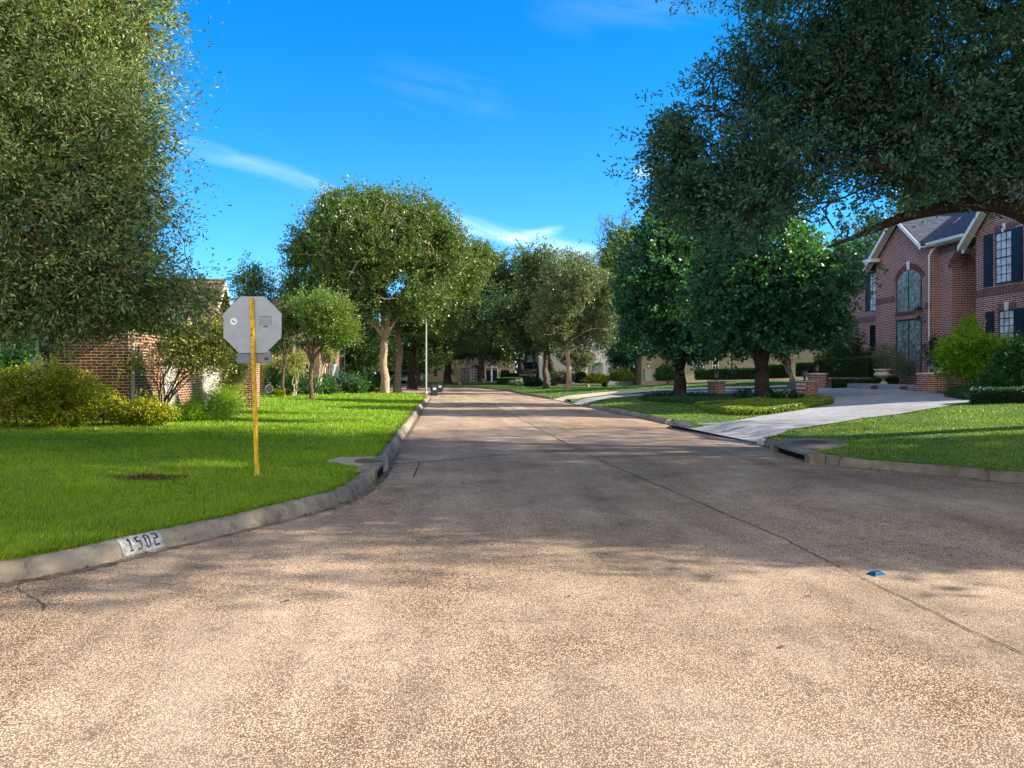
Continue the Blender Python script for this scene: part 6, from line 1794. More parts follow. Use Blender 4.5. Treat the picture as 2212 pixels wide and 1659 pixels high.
# right: beds round the pear trees
cover_bed('ground_cover', 'sunlit yellow green ground cover bed curling around the near round headed tree', 'ground cover', [(1500, 880), (1530, 890), (1575, 897), (1644, 899), (1725, 888), (1796, 874), (1800, 866), (1760, 862), (1700, 864), (1640, 868), (1570, 873)], 'R', .16, M_leafCover, seed=160, dens=1500, L=.05, W=.032)
cover_bed('ground_cover', 'shaded dark green ground cover bed around the far round headed tree', 'ground cover', [(1382, 863), (1400, 868), (1450, 871), (1490, 872), (1510, 880), (1530, 889), (1570, 882), (1600, 872), (1640, 866), (1600, 861), (1560, 859), (1500, 857), (1440, 856), (1395, 858)], 'R', .15, M_leafHedge, seed=161, dens=1100, L=.05, W=.032)
for i, (px, py, n, h, rad) in enumerate([(1425, 862, 60, .62, .8), (1405, 861, 40, .5, .6), (1448, 862, 50, .6, .6), (1500, 862, 50, .55, .7), (1525, 862, 34, .5, .5), (1612, 868, 46, .85, .5), (1590, 864, 22, .6, .4), (1675, 870, 50, .85, .5), (1700, 871, 44, .8, .5), (1722, 869, 34, .7, .4)]):
    g = gr(px, py)
    strap_plant('strap_leaf_plant', 'strap leaved plant under the ' + ('far' if px < 1560 else 'near') + ' round headed tree, ' + ['outer left', 'far left', 'tight left', 'tight right', 'outer right', 'left of trunk', 'by the small box', 'right of trunk', 'next one right', 'beside broad pillar'][i], 'plant', g, n, h, M_leafTurq, 170 + i, .045, rad, 'strap leaved plants under the round headed trees')
for i, (px, py, hgt, w, lab, c) in enumerate([(1616, 862, .42, .2, 'dark green utility box left of the near trunk', (0.02, 0.07, 0.05)), (1626, 863, .22, .14, 'small tan utility box tight against the near trunk', (0.20, 0.17, 0.08))]):
    g = gr(px, py); t = thing('utility_box', lab, 'utility box', g)
    mb = MB(); mb.lathe([(w * .7, -.05), (w * .7, hgt * .85), (w * .55, hgt), (.01, hgt + .01)], 0, 0, 4 if i else 10); mb.build('housing', plain('box_paint%d' % i, c, .6), t)
    mb = MB(); mb.lathe([(w * .74, hgt * .78), (w * .74, hgt * .82)], 0, 0, 4 if i else 10); mb.build('lid_rim', plain('box_paint%d' % i, c, .6), t)
# hedges before the big house
dh = d_u + 1.8
hedge_box('clipped_hedge', 'tall clipped dark hedge before the big brick house, left of the urn', 'hedge', [P(1772, 818, dh + 4.5), P(1830, 818, dh + 2.2), P(1892, 818, dh)], 1.02, .8, M_leafHedge, seed=180, dens=1100)
hedge_box('clipped_hedge', 'upper clipped hedge against the far end of the big brick house', 'hedge', [P(1806, 805, dh + 7), P(1884, 800, dh + 3.5)], .95, .8, M_leafHedge, seed=181, dens=900)
hedge_box('clipped_hedge', 'low dark hedge below the cream capped wall beside the entrance step', 'hedge', [P(1797, 838, d_u + .45), P(1870, 838, d_u - .1), P(1935, 834, d_u + .2)], .42, .4, M_leafTurq, seed=182, dens=1300)
hedge_box('clipped_hedge', 'long low dark hedge edging the right lawn below the bright shrub', 'hedge', [gr(2098, 872) , gr(2150, 871), gr(2230, 869), gr(2330, 868)], .42, .7, M_leafTurq, seed=183, dens=1600, L=.035, W=.02)
cover_bed('ground_cover', 'low mounded ground cover sweeping from the near pillar under the bright shrub', 'ground cover', [(2042, 858), (2062, 862), (2090, 866), (2112, 866), (2160, 862), (2150, 850), (2110, 845), (2060, 845)], 'R', .2, M_leafHedge, seed=184, dens=1500, L=.04, W=.024)
g = gr(2110, 850); d = depth_of(g)
shrub('bright_shrub', 'large bright yellow green shrub with pointed leaves before the brick facade', 'shrub', g, [B(2080, 740, d, .85, .8, .45), B(2038, 718, d, .45, .4, .32), B(2160, 760, d, .7, .7, .4), B(2098, 705, d, .22, .3, .38), B(2130, 755, d, .8, .8, .42), B(2085, 790, d, .8, .8, .4), B(2150, 790, d, .8, .8, .5), B(2050, 770, d, .4, .5, .4)],
      M_leafBright, n=2300, per=12, L=.10, W=.035, clump=.22, seed=190, stems=14, stem_r=.02, shell=.45, thr=-.7)
g = gr(2190, 855); d = depth_of(g)
shrub('bright_shrub', 'darker leafy shrub at the right edge beside the bright one', 'shrub', g, [B(2190, 790, d, .6, .7, .5), B(2225, 770, d, .5, .6, .5), B(2170, 825, d, .8, .7, .35)], M_leafHedge, n=1300, per=12, L=.10, W=.035, clump=.2, seed=191, stems=9)
g = P(1915, 812, 33.5); g[2] = .95
shrub('airy_shrub', 'olive green airy shrub beside the tall grey entrance window', 'shrub', g, [B(1915, 765, 33.5, .55, .6, .45), B(1900, 780, 33.5, .4, .5, .4), B(1940, 790, 33.3, .5, .5, .35), B(1968, 795, 33.3, .5, .5, .3)], M_leafGrey, n=900, per=10, L=.06, W=.02, clump=.2, seed=192, thr=-.5)
g = P(2022, 806, 31); g[2] = 1.0
shrub('topiary_shrub', 'rounded green shrub behind the second urn left of the bright shrub', 'shrub', g, [B(2022, 758, 31, .42, .45, .5), B(2030, 785, 31, .35, .4, .4)], M_leafBack, n=600, per=10, L=.07, W=.03, clump=.15, seed=193)
for i, (px, py, d, rx, rz, lab) in enumerate([(1830, 790, 38, .9, 1.6, 'dark shrub against the far corner of the big brick house'), (1800, 790, 40, 1.0, 1.2, 'dark shrub left of the house corner shrub')]):
    g = P(px, 815, d); g[2] = 1.0
    shrub('dark_shrub', lab, 'bush', g, [((g[0], g[1], 1 + rz * .8), (rx, rx, rz), 1)], M_leafBack, n=700, per=10, L=.10, W=.05, clump=.2, seed=196 + i)
# gardens further along the right side
def far_shrub(name, label, px, py, w_px, h_px, mat, seed, d=None, cat='bush', **kw):
    g = gr(px, py) if d is None else P(px, py, d)
    if d is not None: g[2] = CAM_H - (py - 806) / 1600 * d
    d = depth_of(g); s = d / 1600; rx, rz = w_px * .5 * s, h_px * .55 * s
    kw = {**dict(n=420, per=11, L=.13, W=.07, clump=.16, shell=.15), **kw}
    return shrub(name, label, cat, g, [((g[0], g[1] + rx * .5, g[2] + rz * .85), (rx, rx * .8, rz), 1)], mat, seed=seed, thr=-2, group='clipped shrubs in the gardens right of the road', **kw)
far_shrub('clipped_shrub', 'pale green clipped shrub behind the thin trunked tree', 1216, 829, 46, 25, M_leafGrey, 200, d=64)
far_shrub('clipped_shrub', 'low yellow green ferny bush in front of the cycad', 1290, 828, 44, 17, M_leafBush, 201, d=60)
far_shrub('clipped_shrub', 'wide yellow topped clipped shrub right of the cycad', 1343, 823, 48, 22, M_leafCover, 202, d=60)
far_shrub('clipped_shrub', 'dark clipped shrub between the pale one and the ferny bush', 1255, 827, 30, 20, M_leafTurq, 203, d=66)
far_shrub('clipped_shrub', 'dark shrub in the roadside bed left of the shaded tree', 1153, 835, 38, 17, M_leafTurq, 204, d=70)
far_shrub('clipped_shrub', 'dark rounded shrub left of the far round headed tree trunk', 1440, 822, 40, 26, M_leafHedge, 205, d=52)
far_shrub('clipped_shrub', 'brownish low bush at the kerb bed below the dark wide trunk', 1119, 833, 34, 9, M_leafGrey, 206, d=74, n=250)
hedge_box('clipped_hedge', 'upper clipped box hedge left of the pickup', 'hedge', [P(1087, 821, 88), P(1122, 821, 86)], .75, 1.0, M_leafHedge, seed=210, dens=240, L=.09, W=.06)
hedge_box('clipped_hedge', 'lower clipped box hedge before the upper one', 'hedge', [P(1079, 828, 82), P(1118, 828, 80)], .62, .9, M_leafHedge, seed=211, dens=240, L=.09, W=.06)
hedge_box('clipped_hedge', 'long green hedge before the tan stone house between the round headed trees', 'hedge', [P(1502, 819, 46), P(1570, 819, 45.5), P(1632, 818, 45)], .62, .9, M_leafHedge, seed=212, dens=500, L=.06, W=.04)
hedge_box('clipped_hedge', 'short green hedge right of the near trunk beyond the driveway', 'hedge', [P(1660, 816, 46), P(1700, 815, 46)], .8, .8, M_leafHedge, seed=213, dens=500, L=.06, W=.04)
hedge_box('clipped_hedge', 'far dark hedge before the tan stone house, left of the tall hedge', 'hedge', [P(1725, 812, 44), P(1775, 812, 43)], .75, .8, M_leafHedge, seed=214, dens=500, L=.06, W=.04)
g = P(1306, 822, 62); g[2] = HR(g[None, :2])[0]
t = strap_plant('cycad', 'cycad with arching feathery fronds between the clipped shrubs', 'plant', g, 26, 1.5, M_leafGrey, 220, .22, .3)

# ------------------------------------------------------------------ far houses
def simple_house(name, label, x0, x1, y, depth, z0, eave, ridge, wallmat, roofmat, gable=False):
    t = thing(name, label, 'house', ((x0 + x1) / 2, y, z0))
    w = (x1 - x0) / 2
    mb = MB(); mb.box(-w, w, 0, depth, -.5, eave); mb.build('wall', wallmat, t)
    mb = MB(); o = .5
    if gable:
        slab_poly(mb, [(-w - o, -o, eave), (w + o, -o, eave), (w + o, depth / 2, ridge), (-w - o, depth / 2, ridge)], .15); slab_poly(mb, [(-w - o, depth + o, eave), (w + o, depth + o, eave), (w + o, depth / 2, ridge), (-w - o, depth / 2, ridge)], .15)
    else:
        h = min(w * .7, depth / 2)
        slab_poly(mb, [(-w - o, -o, eave), (w + o, -o, eave), (w - h, depth / 2, ridge), (-w + h, depth / 2, ridge)], .15); slab_poly(mb, [(-w - o, depth + o, eave), (w + o, depth + o, eave), (w - h, depth / 2, ridge), (-w + h, depth / 2, ridge)], .15)
        slab_poly(mb, [(-w - o, -o, eave), (-w - o, depth + o, eave), (-w + h, depth / 2, ridge)], .15); slab_poly(mb, [(w + o, -o, eave), (w + o, depth + o, eave), (w - h, depth / 2, ridge)], .15)
    mb.build('roof', roofmat, t)
    return t, w
def on_y(px, y):
    x, d = onwall(px, y); return x, d
def opening(t, name, px0, px1, pyt, pyb, yw, mat, frame=None, grid=(2, 3), off=.03, arch=0):
    x0, d = onwall(px0, yw); x1, _ = onwall(px1, yw); ox, oz = t.location.x, t.location.z; oy = t.location.y
    z1 = CAM_H - (pyt - 806) / 1600 * d - oz; z0 = CAM_H - (pyb - 806) / 1600 * d - oz
    a, b = x0 - ox, x1 - ox; yy = yw - oy
    mb = MB()
    if arch: mb.prism(arch_poly(a, b, z0, z1 - arch, arch), 'y', yy - off, yy - .002)
    else: mb.box(a, b, yy - off, yy - .002, z0, z1)
    w = mb.build(name, mat, t)
    if frame:
        mb = MB(); c, r = grid
        for i in range(c + 1):
            x = a + (b - a) * i / c; mb.box(x - .03, x + .03, yy - off - .02, yy - off - .001, z0, z1 - arch)
        for i in range(r + 1):
            z = z0 + (z1 - arch - z0) * i / r; mb.box(a, b, yy - off - .022, yy - off - .001, z - .025, z + .025)
        mb.build('frame', frame, w)
    return w
YB = P(1000, 824, 108)[1]
xa, _ = onwall(897, YB); xb, db = onwall(1046, YB)
hb, wB = simple_house('beige_house', 'long low beige stucco house straight ahead beyond the bend of the road', xa, onwall(1043, YB)[0], YB, 12, .25, 4.2, 7.2, M_beige, M_roofL)
M_bglass = glass_mat('dark_window', (0.015, 0.02, 0.03), .15)
for (a, b, t_, bt) in ((905, 918, 800, 824), (938, 944, 797, 812), (975, 981, 797, 810), (996, 1012, 795, 823)):
    opening(hb, 'window', a, b, t_, bt, YB, M_bglass, M_black)
opening(hb, 'window', 1018, 1034, 787, 822, YB, M_bglass, M_white, (3, 4), arch=.7)
t2 = thing('brown_garage', 'tan side wing with two dark blue doors and white trim right of the beige house', 'house', (onwall(1078, YB - 3)[0], YB - 3, .3))
wC = (onwall(1113, YB - 3)[0] - onwall(1043, YB - 3)[0]) / 2
mb = MB(); mb.box(-wC, wC, 0, 10, -.5, 3.4); mb.build('wall', plain('warm_tan_stucco', (0.42, 0.32, 0.20), .9, var=.1), t2)
mb = MB(); slab_poly(mb, [(-wC - .3, -.4, 3.42), (wC + .3, -.4, 3.42), (wC + .3, 5, 6.3), (-wC - .3, 5, 6.3)], .15); mb.build('roof', plain('tan_roof', (0.30, 0.25, 0.19), .9), t2)
opening(t2, 'door', 1050, 1060, 800, 823, YB - 3, plain('ink_blue_door', (0.01, 0.012, 0.05), .4), M_black, (1, 1)); opening(t2, 'door', 1064, 1074, 800, 823, YB - 3, MATS['ink_blue_door'], M_black, (1, 1))
x0_, d_ = onwall(1049, YB - 3); x1_, _ = onwall(1075, YB - 3)
mb = MB()
for (p0_, p1_) in ((1048.5, 1050), (1060.3, 1063.7), (1074.2, 1075.6)):
    mb.box(onwall(p0_, YB - 3)[0] - t2.location.x, onwall(p1_, YB - 3)[0] - t2.location.x, -.09, -.002, 0, 1.95)
mb.box(x0_ - t2.location.x, x1_ - t2.location.x, -.11, -.003, 1.951, 2.25); mb.build('door_trim', M_white, t2)
opening(t2, 'window', 1083, 1100, 800, 818, YB - 3, M_bglass, M_black)
# light coloured house with a white balcony behind the crape myrtle, right of the pickup
YW = P(1240, 800, 82)[1]
hw_, wW = simple_house('white_house', 'pale two storey house with a white balcony behind the pink crape myrtle', onwall(1165, YW)[0], onwall(1330, YW)[0], YW, 12, .6, 5.6, 8.5, M_white_wall, M_roofR)
for (a, b, t_, bt) in ((1180, 1190, 770, 795), (1240, 1252, 775, 800), (1225, 1233, 740, 760), (1295, 1306, 742, 762)): opening(hw_, 'window', a, b, t_, bt, YW, M_bglass, M_white)
bal_x, dB_ = onwall(1287, YW - 1.6); ox, oz = hw_.location.x, hw_.location.z
mb = MB(); bw = 1.1; bz = CAM_H - (778 - 806) / 1600 * dB_ - oz; bx_ = bal_x - ox
mb.box(bx_ - bw, bx_ + bw, -1.6, -.001, bz - .3, bz); 
for i in range(12): x = bx_ - bw + .03 + i * (2 * bw - .1) / 11; mb.box(x, x + .05, -1.58, -1.53, bz + .001, bz + .95)
mb.box(bx_ - bw, bx_ + bw, -1.6, -1.5, bz + .951, bz + 1.05)
mb.build('balcony', M_white, hw_)
for x in (bx_ - bw + .15, bx_ + bw - .15):
    mb = MB(); mb.box(x - .12, x + .12, -1.55, -1.3, -.4, bz - .301); mb.build('porch_column', M_white, hw_)
# box-like pale wall and tan stone house behind the round headed trees
YT = P(1600, 800, 58)[1]
ht, wT = simple_house('stone_house', 'low tan stone house behind the long hedge and the round headed trees', onwall(1466, YT)[0], onwall(1835, YT)[0], YT, 10, .9, 2.9, 5.6, M_stone, M_roofL)
for (a, b, t_, bt) in ((1539, 1551, 768, 800), (1513, 1519, 768, 800), (1690, 1702, 775, 800)): opening(ht, 'window', a, b, t_, bt, YT, M_bglass, M_white)
YQ = P(1404, 818, 60)[1]
hq, wQ = simple_house('pale_outbuilding', 'pale smooth walled building beside the dark trunk left of the far round headed tree', onwall(1386, YQ)[0], onwall(1440, YQ)[0], YQ, 8, .85, 2.7, 4.2, M_beige, M_roofL)
g = P(1399, 820, 58); g[2] = .9
t = thing('utility_cabinet', 'small grey cabinet against the pale wall', 'cabinet', g); mb = MB(); mb.box(-.28, .28, -.2, .2, 0, .85); mb.build('cabinet_body', M_steel, t); mb = MB(); mb.box(-.31, .31, -.23, .23, .851, .9); mb.build('cabinet_lid', M_steel, t)
# neighbouring house on the left, behind the crape myrtles
YN = P(640, 840, 44)[1]
hn, wN = simple_house('brick_house', 'neighbouring brick house behind the crape myrtles with a white sided dormer', onwall(470, YN)[0], onwall(690, YN)[0], YN, 10, .3, 3.1, 6.0, M_brickL, M_roofL)
opening(hn, 'window', 645, 668, 785, 835, YN, M_bglass, M_white); opening(hn, 'window', 600, 618, 790, 835, YN, M_bglass, M_white)
ox, oz = hn.location.x, hn.location.z
a_, dn = onwall(600, YN + 1); b_, _ = onwall(624, YN + 1)
mb = MB(); mb.box(a_ - ox, b_ - ox, 0.5, 4, 2.4, CAM_H + 66 / 1600 * dn - oz)
for k in range(10): mb.box(a_ - ox, b_ - ox, .475, .499, 2.4 + k * .12, 2.4 + k * .12 + .09)
mb.build('dormer', M_white_wall, hn)
mb = MB(); xx = onwall(636, YN - .1)[0] - ox; mb.box(xx - .08, xx + .08, -.12, -.003, -.3, 3.0); xx = onwall(582, YN - .1)[0] - ox; mb.box(xx - .1, xx + .1, -.12, -.003, -.3, 3.0); mb.build('porch_post', M_white, hn)
# brown brick house at the far left of the bend
YK = P(870, 828, 100)[1]
hk, wK = simple_house('brick_house', 'small orange brick house corner between the dark trunk and the beige house', onwall(835, YK)[0], onwall(897, YK)[0], YK, 10, .25, 3.2, 5.6, M_brickF, M_roofL)

# ------------------------------------------------------------------ street furniture and vehicles
g = gl(920.5, 850); d = depth_of(g)
t = thing('light_pole', 'tall slim pale metal light pole at the left kerb before the bins', 'light pole', g)
mb = MB(); mb.tube([(0, 0, -.1), (0, 0, 3), (0, 0, 6.2)], [.065, .055, .045], 10); mb.build('pole', M_steel, t)
mb = MB(); mb.lathe([(.11, 0), (.11, .05), (.075, .12), (.066, .13)], 0, 0, 12); mb.build('base', M_steel, t)
mb = MB(); mb.lathe([(.05, 6.2), (.14, 6.28), (.2, 6.6), (.12, 6.7), (.02, 6.74)], 0, 0, 12); mb.build('lamp_head', M_black, t)
g = gl(745, 845); 
t = thing('thin_pole', 'thin pale pole standing in a dark mulch ring on the left lawn', 'pole', g)
mb = MB(); mb.tube([(0, 0, 0), (-.02, 0, 2), (-.1, 0, 4.6)], [.045, .04, .035], 8); mb.build('pole', M_steel, t)
mb = MB(); mb.lathe([(.85, -.02), (.8, .05), (.4, .09), (.02, .1)], 0, 0, 20); mb.build('mulch_ring', M_mulch, t)
def flag(px, py, d, label, kind):
    g = P(px, 832, d); g[2] = HL(g[None, :2])[0]; z = CAM_H - (py - 806) / 1600 * d - g[2]
    t = thing('flag', label, 'flag', g, 0, 'flags by the neighbouring garden')
    mb = MB(); mb.tube([(0, 0, 0), (0, 0, z + .5)], .018, 6); mb.build('flag_pole', M_steel, t)
    nx_, nz_ = 9, 14; mb = MB(); w, h = .42, .75; V = []; F = []; mi = []
    for j in range(nz_):
        for i in range(nx_):
            u = i / (nx_ - 1); v = j / (nz_ - 1)
            V.append((u * w * (1 if kind == 'us' else 1.3) - .02, .05 * math.sin(u * 9 + v * 2), z + .45 - v * h - .25 * u * (kind != 'us')))
    m = MB()
    for j in range(nz_ - 1):
        for i in range(nx_ - 1):
            f = (j * nx_ + i, j * nx_ + i + 1, (j + 1) * nx_ + i + 1, (j + 1) * nx_ + i)
            mi.append(((i % 2) if not (j < 6 and i < 4) else 2) if kind == 'us' else 1); F.append(f)
    m.V.append(np.array(V)); m.F.append(F); m.mi.append(mi); m.n = len(V)
    m.build('cloth', [M_red, M_fwhite if kind == 'us' else plain('grey_flag', (0.30, 0.33, 0.33), .8), M_navy], t)
flag(697, 797, 43, 'red and white striped flag hanging beside the young tree', 'us')
flag(712, 797, 44, 'pale grey flag hanging just right of the striped one', 'grey')
g = P(582, 850, 38); g[2] = .3
t = thing('garden_pinwheel', 'round striped garden ornament on a stake below the neighbouring house', 'ornament', g)
mb = MB(); z = CAM_H - (839 - 806) / 1600 * 38 - .3
for i, (r, mi) in enumerate([(.22, 0), (.15, 1), (.08, 2)]):
    mb.prism([(r * math.cos(a), z + r * math.sin(a)) for a in np.arange(18) * math.pi / 9], 'y', -.02 - i * .006, -.015 - i * .006, mi)
mb.build('disc', [plain('ornament_grey', (.30, .28, .32), .7), plain('ornament_blue', (.10, .10, .2), .7), plain('ornament_rose', (.25, .12, .15), .7)], t); mb = MB(); mb.tube([(0, 0, 0), (0, 0, z)], .012, 6); mb.build('stake', M_black, t)
def bin_(px, py, hpx, label, loc=None):
    g = flat(px, py); d = depth_of(g); s = hpx * d / 1600
    t = thing('wheelie_bin', label, 'bin', g, math.radians(12), 'wheeled bins at the left kerb')
    a = s * .24; b = s * .31
    mb = MB(); V = [(-a, -a, .04 * s), (a, -a, .04 * s), (a, a, .04 * s), (-a, a, .04 * s), (-b, -b, .86 * s), (b, -b, .86 * s), (b, b, .86 * s), (-b, b, .86 * s)]
    mb.add(V, [(3, 2, 1, 0), (4, 5, 6, 7), (0, 1, 5, 4), (1, 2, 6, 5), (2, 3, 7, 6), (3, 0, 4, 7)]); mb.box(-b - .01, b + .01, -b - .015, b, .82 * s, .859 * s); mb.build('body', M_bin, t)
    mb = MB(); V = [(-b * 1.06, -b * 1.1, .865 * s), (b * 1.06, -b * 1.1, .865 * s), (b * 1.06, b, .865 * s), (-b * 1.06, b, .865 * s), (-b * .8, -b * .8, .95 * s), (b * .8, -b * .8, .95 * s), (b * .8, b * .7, 1 * s), (-b * .8, b * .7, 1 * s)]
    mb.add(V, [(3, 2, 1, 0), (4, 5, 6, 7), (0, 1, 5, 4), (1, 2, 6, 5), (2, 3, 7, 6), (3, 0, 4, 7)]); mb.build('lid', M_bin, t)
    for sgn in (-1, 1):
        mb = MB(); mb.prism([(a * .9 + .1 * s * math.cos(q), .1 * s + .1 * s * math.sin(q)) for q in np.arange(14) * .4488], 'x', sgn * a * 1.0, sgn * (a * 1.0 + .05 * s)); mb.build('wheel', M_tyre, t)
    mb = MB(); mb.box(-b * .6, b * .35, -b - .02, -b - .016, .55 * s, .75 * s); 
    if 'near' in label: mb.build('sticker', plain('bin_sticker', (.5, .52, .55), .6), t)
    return t
bin_(938, 855.5, 24.5, 'near dark wheeled bin with a pale sticker at the left kerb')
bin_(950, 848, 20, 'rear dark wheeled bin standing half behind the near one')

def car(label, c, rz, mat, kind='suv', plate=False):
    t = thing('parked_car' if kind != 'truck' else 'pickup_truck', label, 'car' if kind != 'truck' else 'pickup', c, rz)
    prof = {'suv': [(-2.2, .35), (-2.25, .8), (-2.1, 1.05), (-1.75, 1.5), (-1.2, 1.66), (.1, 1.64), (.75, 1.15), (1.9, .98), (2.2, .8), (2.22, .38)],
            'truck': [(-2.8, .5), (-2.8, 1.15), (-1.0, 1.15), (-.95, 1.75), (-.7, 1.9), (.6, 1.88), (1.15, 1.3), (2.45, 1.22), (2.6, 1.1), (2.6, .5)]}[kind]
    W = .92 if kind == 'suv' else 1.0
    mb = MB(); n = len(prof); V = []
    for (y, sc_) in ((-W, .93), (-W * .98, 1), (W * .98, 1), (W, .93)):
        for (x, z) in prof:
            inset = .0 if z < 1.2 else (z - 1.2) * .28
            V.append((x * (1 if abs(y) < W else .985), math.copysign(abs(y) - inset, y), z if abs(y) < W else z * .985))
    F = [(j * n + i, j * n + (i + 1) % n, (j + 1) * n + (i + 1) % n, (j + 1) * n + i) for j in range(3) for i in range(n)] + [tuple(range(n))[::-1], tuple(3 * n + i for i in range(n))]
    mb.add(V, F); body = mb.build('body', mat, t)
    gl_ = {'suv': [(-1.65, 1.12), (-1.35, 1.52), (.02, 1.54), (.55, 1.14)], 'truck': [(-.85, 1.3), (-.7, 1.76), (.5, 1.76), (.95, 1.32)]}[kind]
    for s in (-1, 1):
        V = [(x, s * (W + .012 - (z - 1.2) * .28 if z > 1.2 else W + .012), z) for x, z in gl_]
        V += [(x, y - s * .03, z) for x, y, z in V]
        mb = MB(); mb.add(V, [(0, 1, 2, 3), (7, 6, 5, 4), (0, 4, 5, 1), (1, 5, 6, 2), (2, 6, 7, 3), (3, 7, 4, 0)]); mb.build('side_window', M_glass, t)
    a, b = prof[-4], prof[-5]
    mb = MB(); fx = .035
    V = [(b[0] + fx, -W * .72, b[1] - .04), (b[0] + fx, W * .72, b[1] - .04), (a[0] + fx, W * .85, a[1] + .04), (a[0] + fx, -W * .85, a[1] + .04)]; V += [(x - .05, y, z - .03) for x, y, z in V]
    mb.add(V, [(0, 1, 2, 3), (7, 6, 5, 4), (0, 4, 5, 1), (1, 5, 6, 2), (2, 6, 7, 3), (3, 7, 4, 0)]); mb.build('windscreen', M_glass, t)
    fx0 = prof[-1][0]; zf = prof[-2][1]
    for s in (-1, 1):
        mb = MB(); mb.box(fx0 - .1, fx0 + .03, min(s * W * .6, s * W * .93), max(s * W * .6, s * W * .93), zf - .22, zf - .04); mb.build('headlight', M_lampglass, t)
        for wx in (-1.4, 1.4) if kind == 'suv' else (-1.75, 1.7):
            r = .34 if kind == 'suv' else .4
            y_in, y_out = (W - .2, W + .02)
            mb = MB(); mb.prism([(wx + r * math.cos(q), r + r * math.sin(q)) for q in np.arange(20) * math.pi / 10], 'y', *(sorted((s * y_in, s * y_out))))
            w = mb.build('wheel', M_tyre, t)
            mb = MB(); mb.prism([(wx + r * .6 * math.cos(q), r + r * .6 * math.sin(q)) for q in np.arange(10) * math.pi / 5], 'y', *(sorted((s * (y_out + .001), s * (y_out + .015))))); mb.build('rim', M_chrome, w)
    mb = MB(); [mb.box(fx0 + .001, fx0 + .04, -W * .58, W * .58, z, z + .05) for z in np.arange(zf - .42, zf - .05, .1)]; mb.build('grille', M_chrome if kind == 'truck' else M_black, t)
    mb = MB(); mb.box(fx0 - .15, fx0 + .09, -W * .97, W * .97, .38, .56); mb.build('bumper', M_chrome if kind == 'truck' else mat, t)
    return t
g = P(1151, 818.5, 84); car('black pickup truck with chrome grille facing the camera in the far driveway', g, math.radians(-90) - .35, M_carblack, 'truck')
g = P(879, 828.5, 92); g[2] = .22; car('white car half hidden behind the dark trunk left of the light pole', g, math.radians(165), M_carwhite)
g = P(845, 829, 94); g[2] = .22; car('dark blue car glimpsed between the two pale trunks', g, math.radians(170), M_carblue)
g = gr(1119, 833); g = P(1119, 830, 78); g[2] = .3
t = thing('garden_flag', 'tiny striped garden flag beside the dark wide trunk', 'flag', g); mb = MB(); mb.tube([(0, 0, 0), (0, 0, .7)], .012, 5); mb.build('stake', M_black, t)
mb = MB(); [mb.box(0, .5, -.01, .01, .3 + k * .08, .38 + k * .08, k % 2) for k in range(4)]; mb.box(0, .2, -.016, .016, .46, .62, 2); mb.build('cloth', [M_red, M_fwhite, M_navy], t)
# worn bare patch in the left lawn
o = bpy.context.scene
rg = np.random.default_rng(240); c = gl(318, 1035); n = 900
xy = c[:2] + rg.normal(size=(n, 2)) * (.22, .12)
V, F = None, None
Q = leaves(np.column_stack([xy, HL(xy) + rg.uniform(.01, .05, n)]), rg.normal(size=(n, 3)) * (1, 1, .4), .05, .012, rg)
q = quads_mesh('dead_grass', Q, plain('dead_grass', (.10, .065, .03), .9)); tag(q, 'brown worn patch of dead grass in the middle of the left lawn', 'dead grass', None, 'stuff')

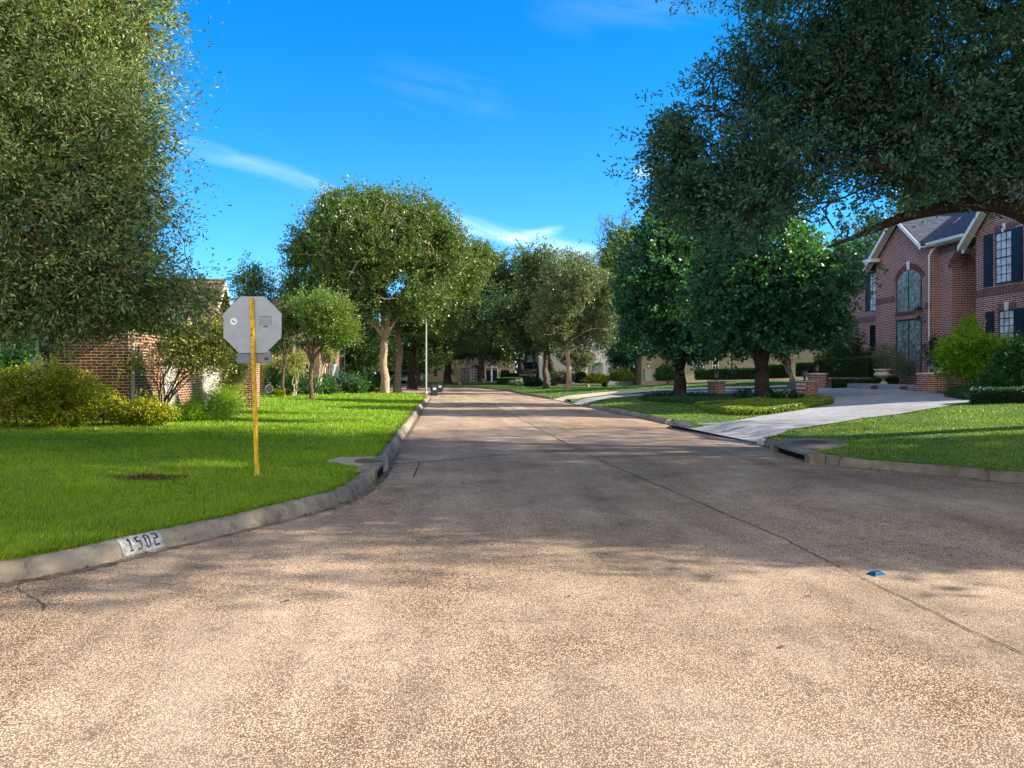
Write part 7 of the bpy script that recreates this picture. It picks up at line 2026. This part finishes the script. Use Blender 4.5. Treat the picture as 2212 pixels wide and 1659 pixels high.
# far-off wood all round, seen only as slivers between the trunks
rg = np.random.default_rng(300); bl = []
for i in range(46):
    a = math.radians(200 * i / 45 - 10); r = 165 + 18 * math.sin(i * 2.1)
    bl.append((np.array((r * math.cos(a), 20 + r * math.sin(a), 3.8)), (13, 9, 5.5 + 1.2 * math.sin(i * 1.7)), 1))
Vw, _, _ = foliage(bl, 9000, 7, 1.1, .8, 1.6, rg, .3, .3, .2, -2, 3)
o = quads_mesh('distant_wood', Vw, M_leafBack); tag(o, 'distant wood closing the view behind the houses', 'wood', None, 'stuff')

# leaf litter and grit caught in the gutters
def litter(line, keep, n, seed, label):
    rg = np.random.default_rng(seed); seg = line[keep(line)]; nn_ = poly_normals(seg, 1.0)
    i = rg.integers(0, len(seg) - 1, n); f = rg.uniform(0, 1, (n, 1)); p = seg[i] * (1 - f) + seg[i + 1] * f
    ok = vnoise(np.column_stack([p, p[:, :1] * 0]), 1.5, seed) > -.1; p, nr = p[ok], nn_[i][ok]; n = len(p)
    c = np.column_stack([p - nr * (.035 + np.abs(rg.normal(size=(n, 1))) * .09), rg.uniform(.006, .012, n)])
    D = rg.normal(size=(n, 3)) * (1, 1, .15)
    Q = leaves(c, D, .032, .013, rg, nrm=np.tile((0, 0, 1.5), (n, 1)))
    tag(quads_mesh('leaf_litter', Q, plain('litter_brown', (0.11, 0.06, 0.03), .9, var=.5, scale=20)), label, 'leaf litter', None, 'stuff')
litter(LKR, lambda l: (l[:, 1] > 2) & (l[:, 1] < 30) & (l[:, 0] > -6), 1500, 401, 'dry leaf litter along the left gutter')
litter(RKR, lambda l: (l[:, 1] > 6) & (l[:, 1] < 34) & (l[:, 0] < 12), 1100, 402, 'dry leaf litter along the right gutter')
rgl = np.random.default_rng(403); nl_ = 420
xy = np.column_stack([rgl.uniform(-3, 8, nl_), rgl.uniform(3, 26, nl_)]); 
Q = leaves(np.column_stack([xy, np.full(nl_, .006)]), rgl.normal(size=(nl_, 3)) * (1, 1, .1), .02, .008, rgl, nrm=np.tile((0, 0, 1.5), (nl_, 1)))
tag(quads_mesh('road_grit', Q, MATS['litter_brown']), 'tiny bits of grit and leaf scattered over the road', 'grit', None, 'stuff')
ribbon('road_crack', [flat(1180, 1090), flat(1260, 1100), flat(1330, 1120), flat(1430, 1128)], 0.004, jag=0.006, seed=31)
ribbon('road_crack', [flat(1793, 1215), flat(1900, 1205), flat(2050, 1185), flat(2200, 1180)], 0.003, jag=0.006, seed=32)
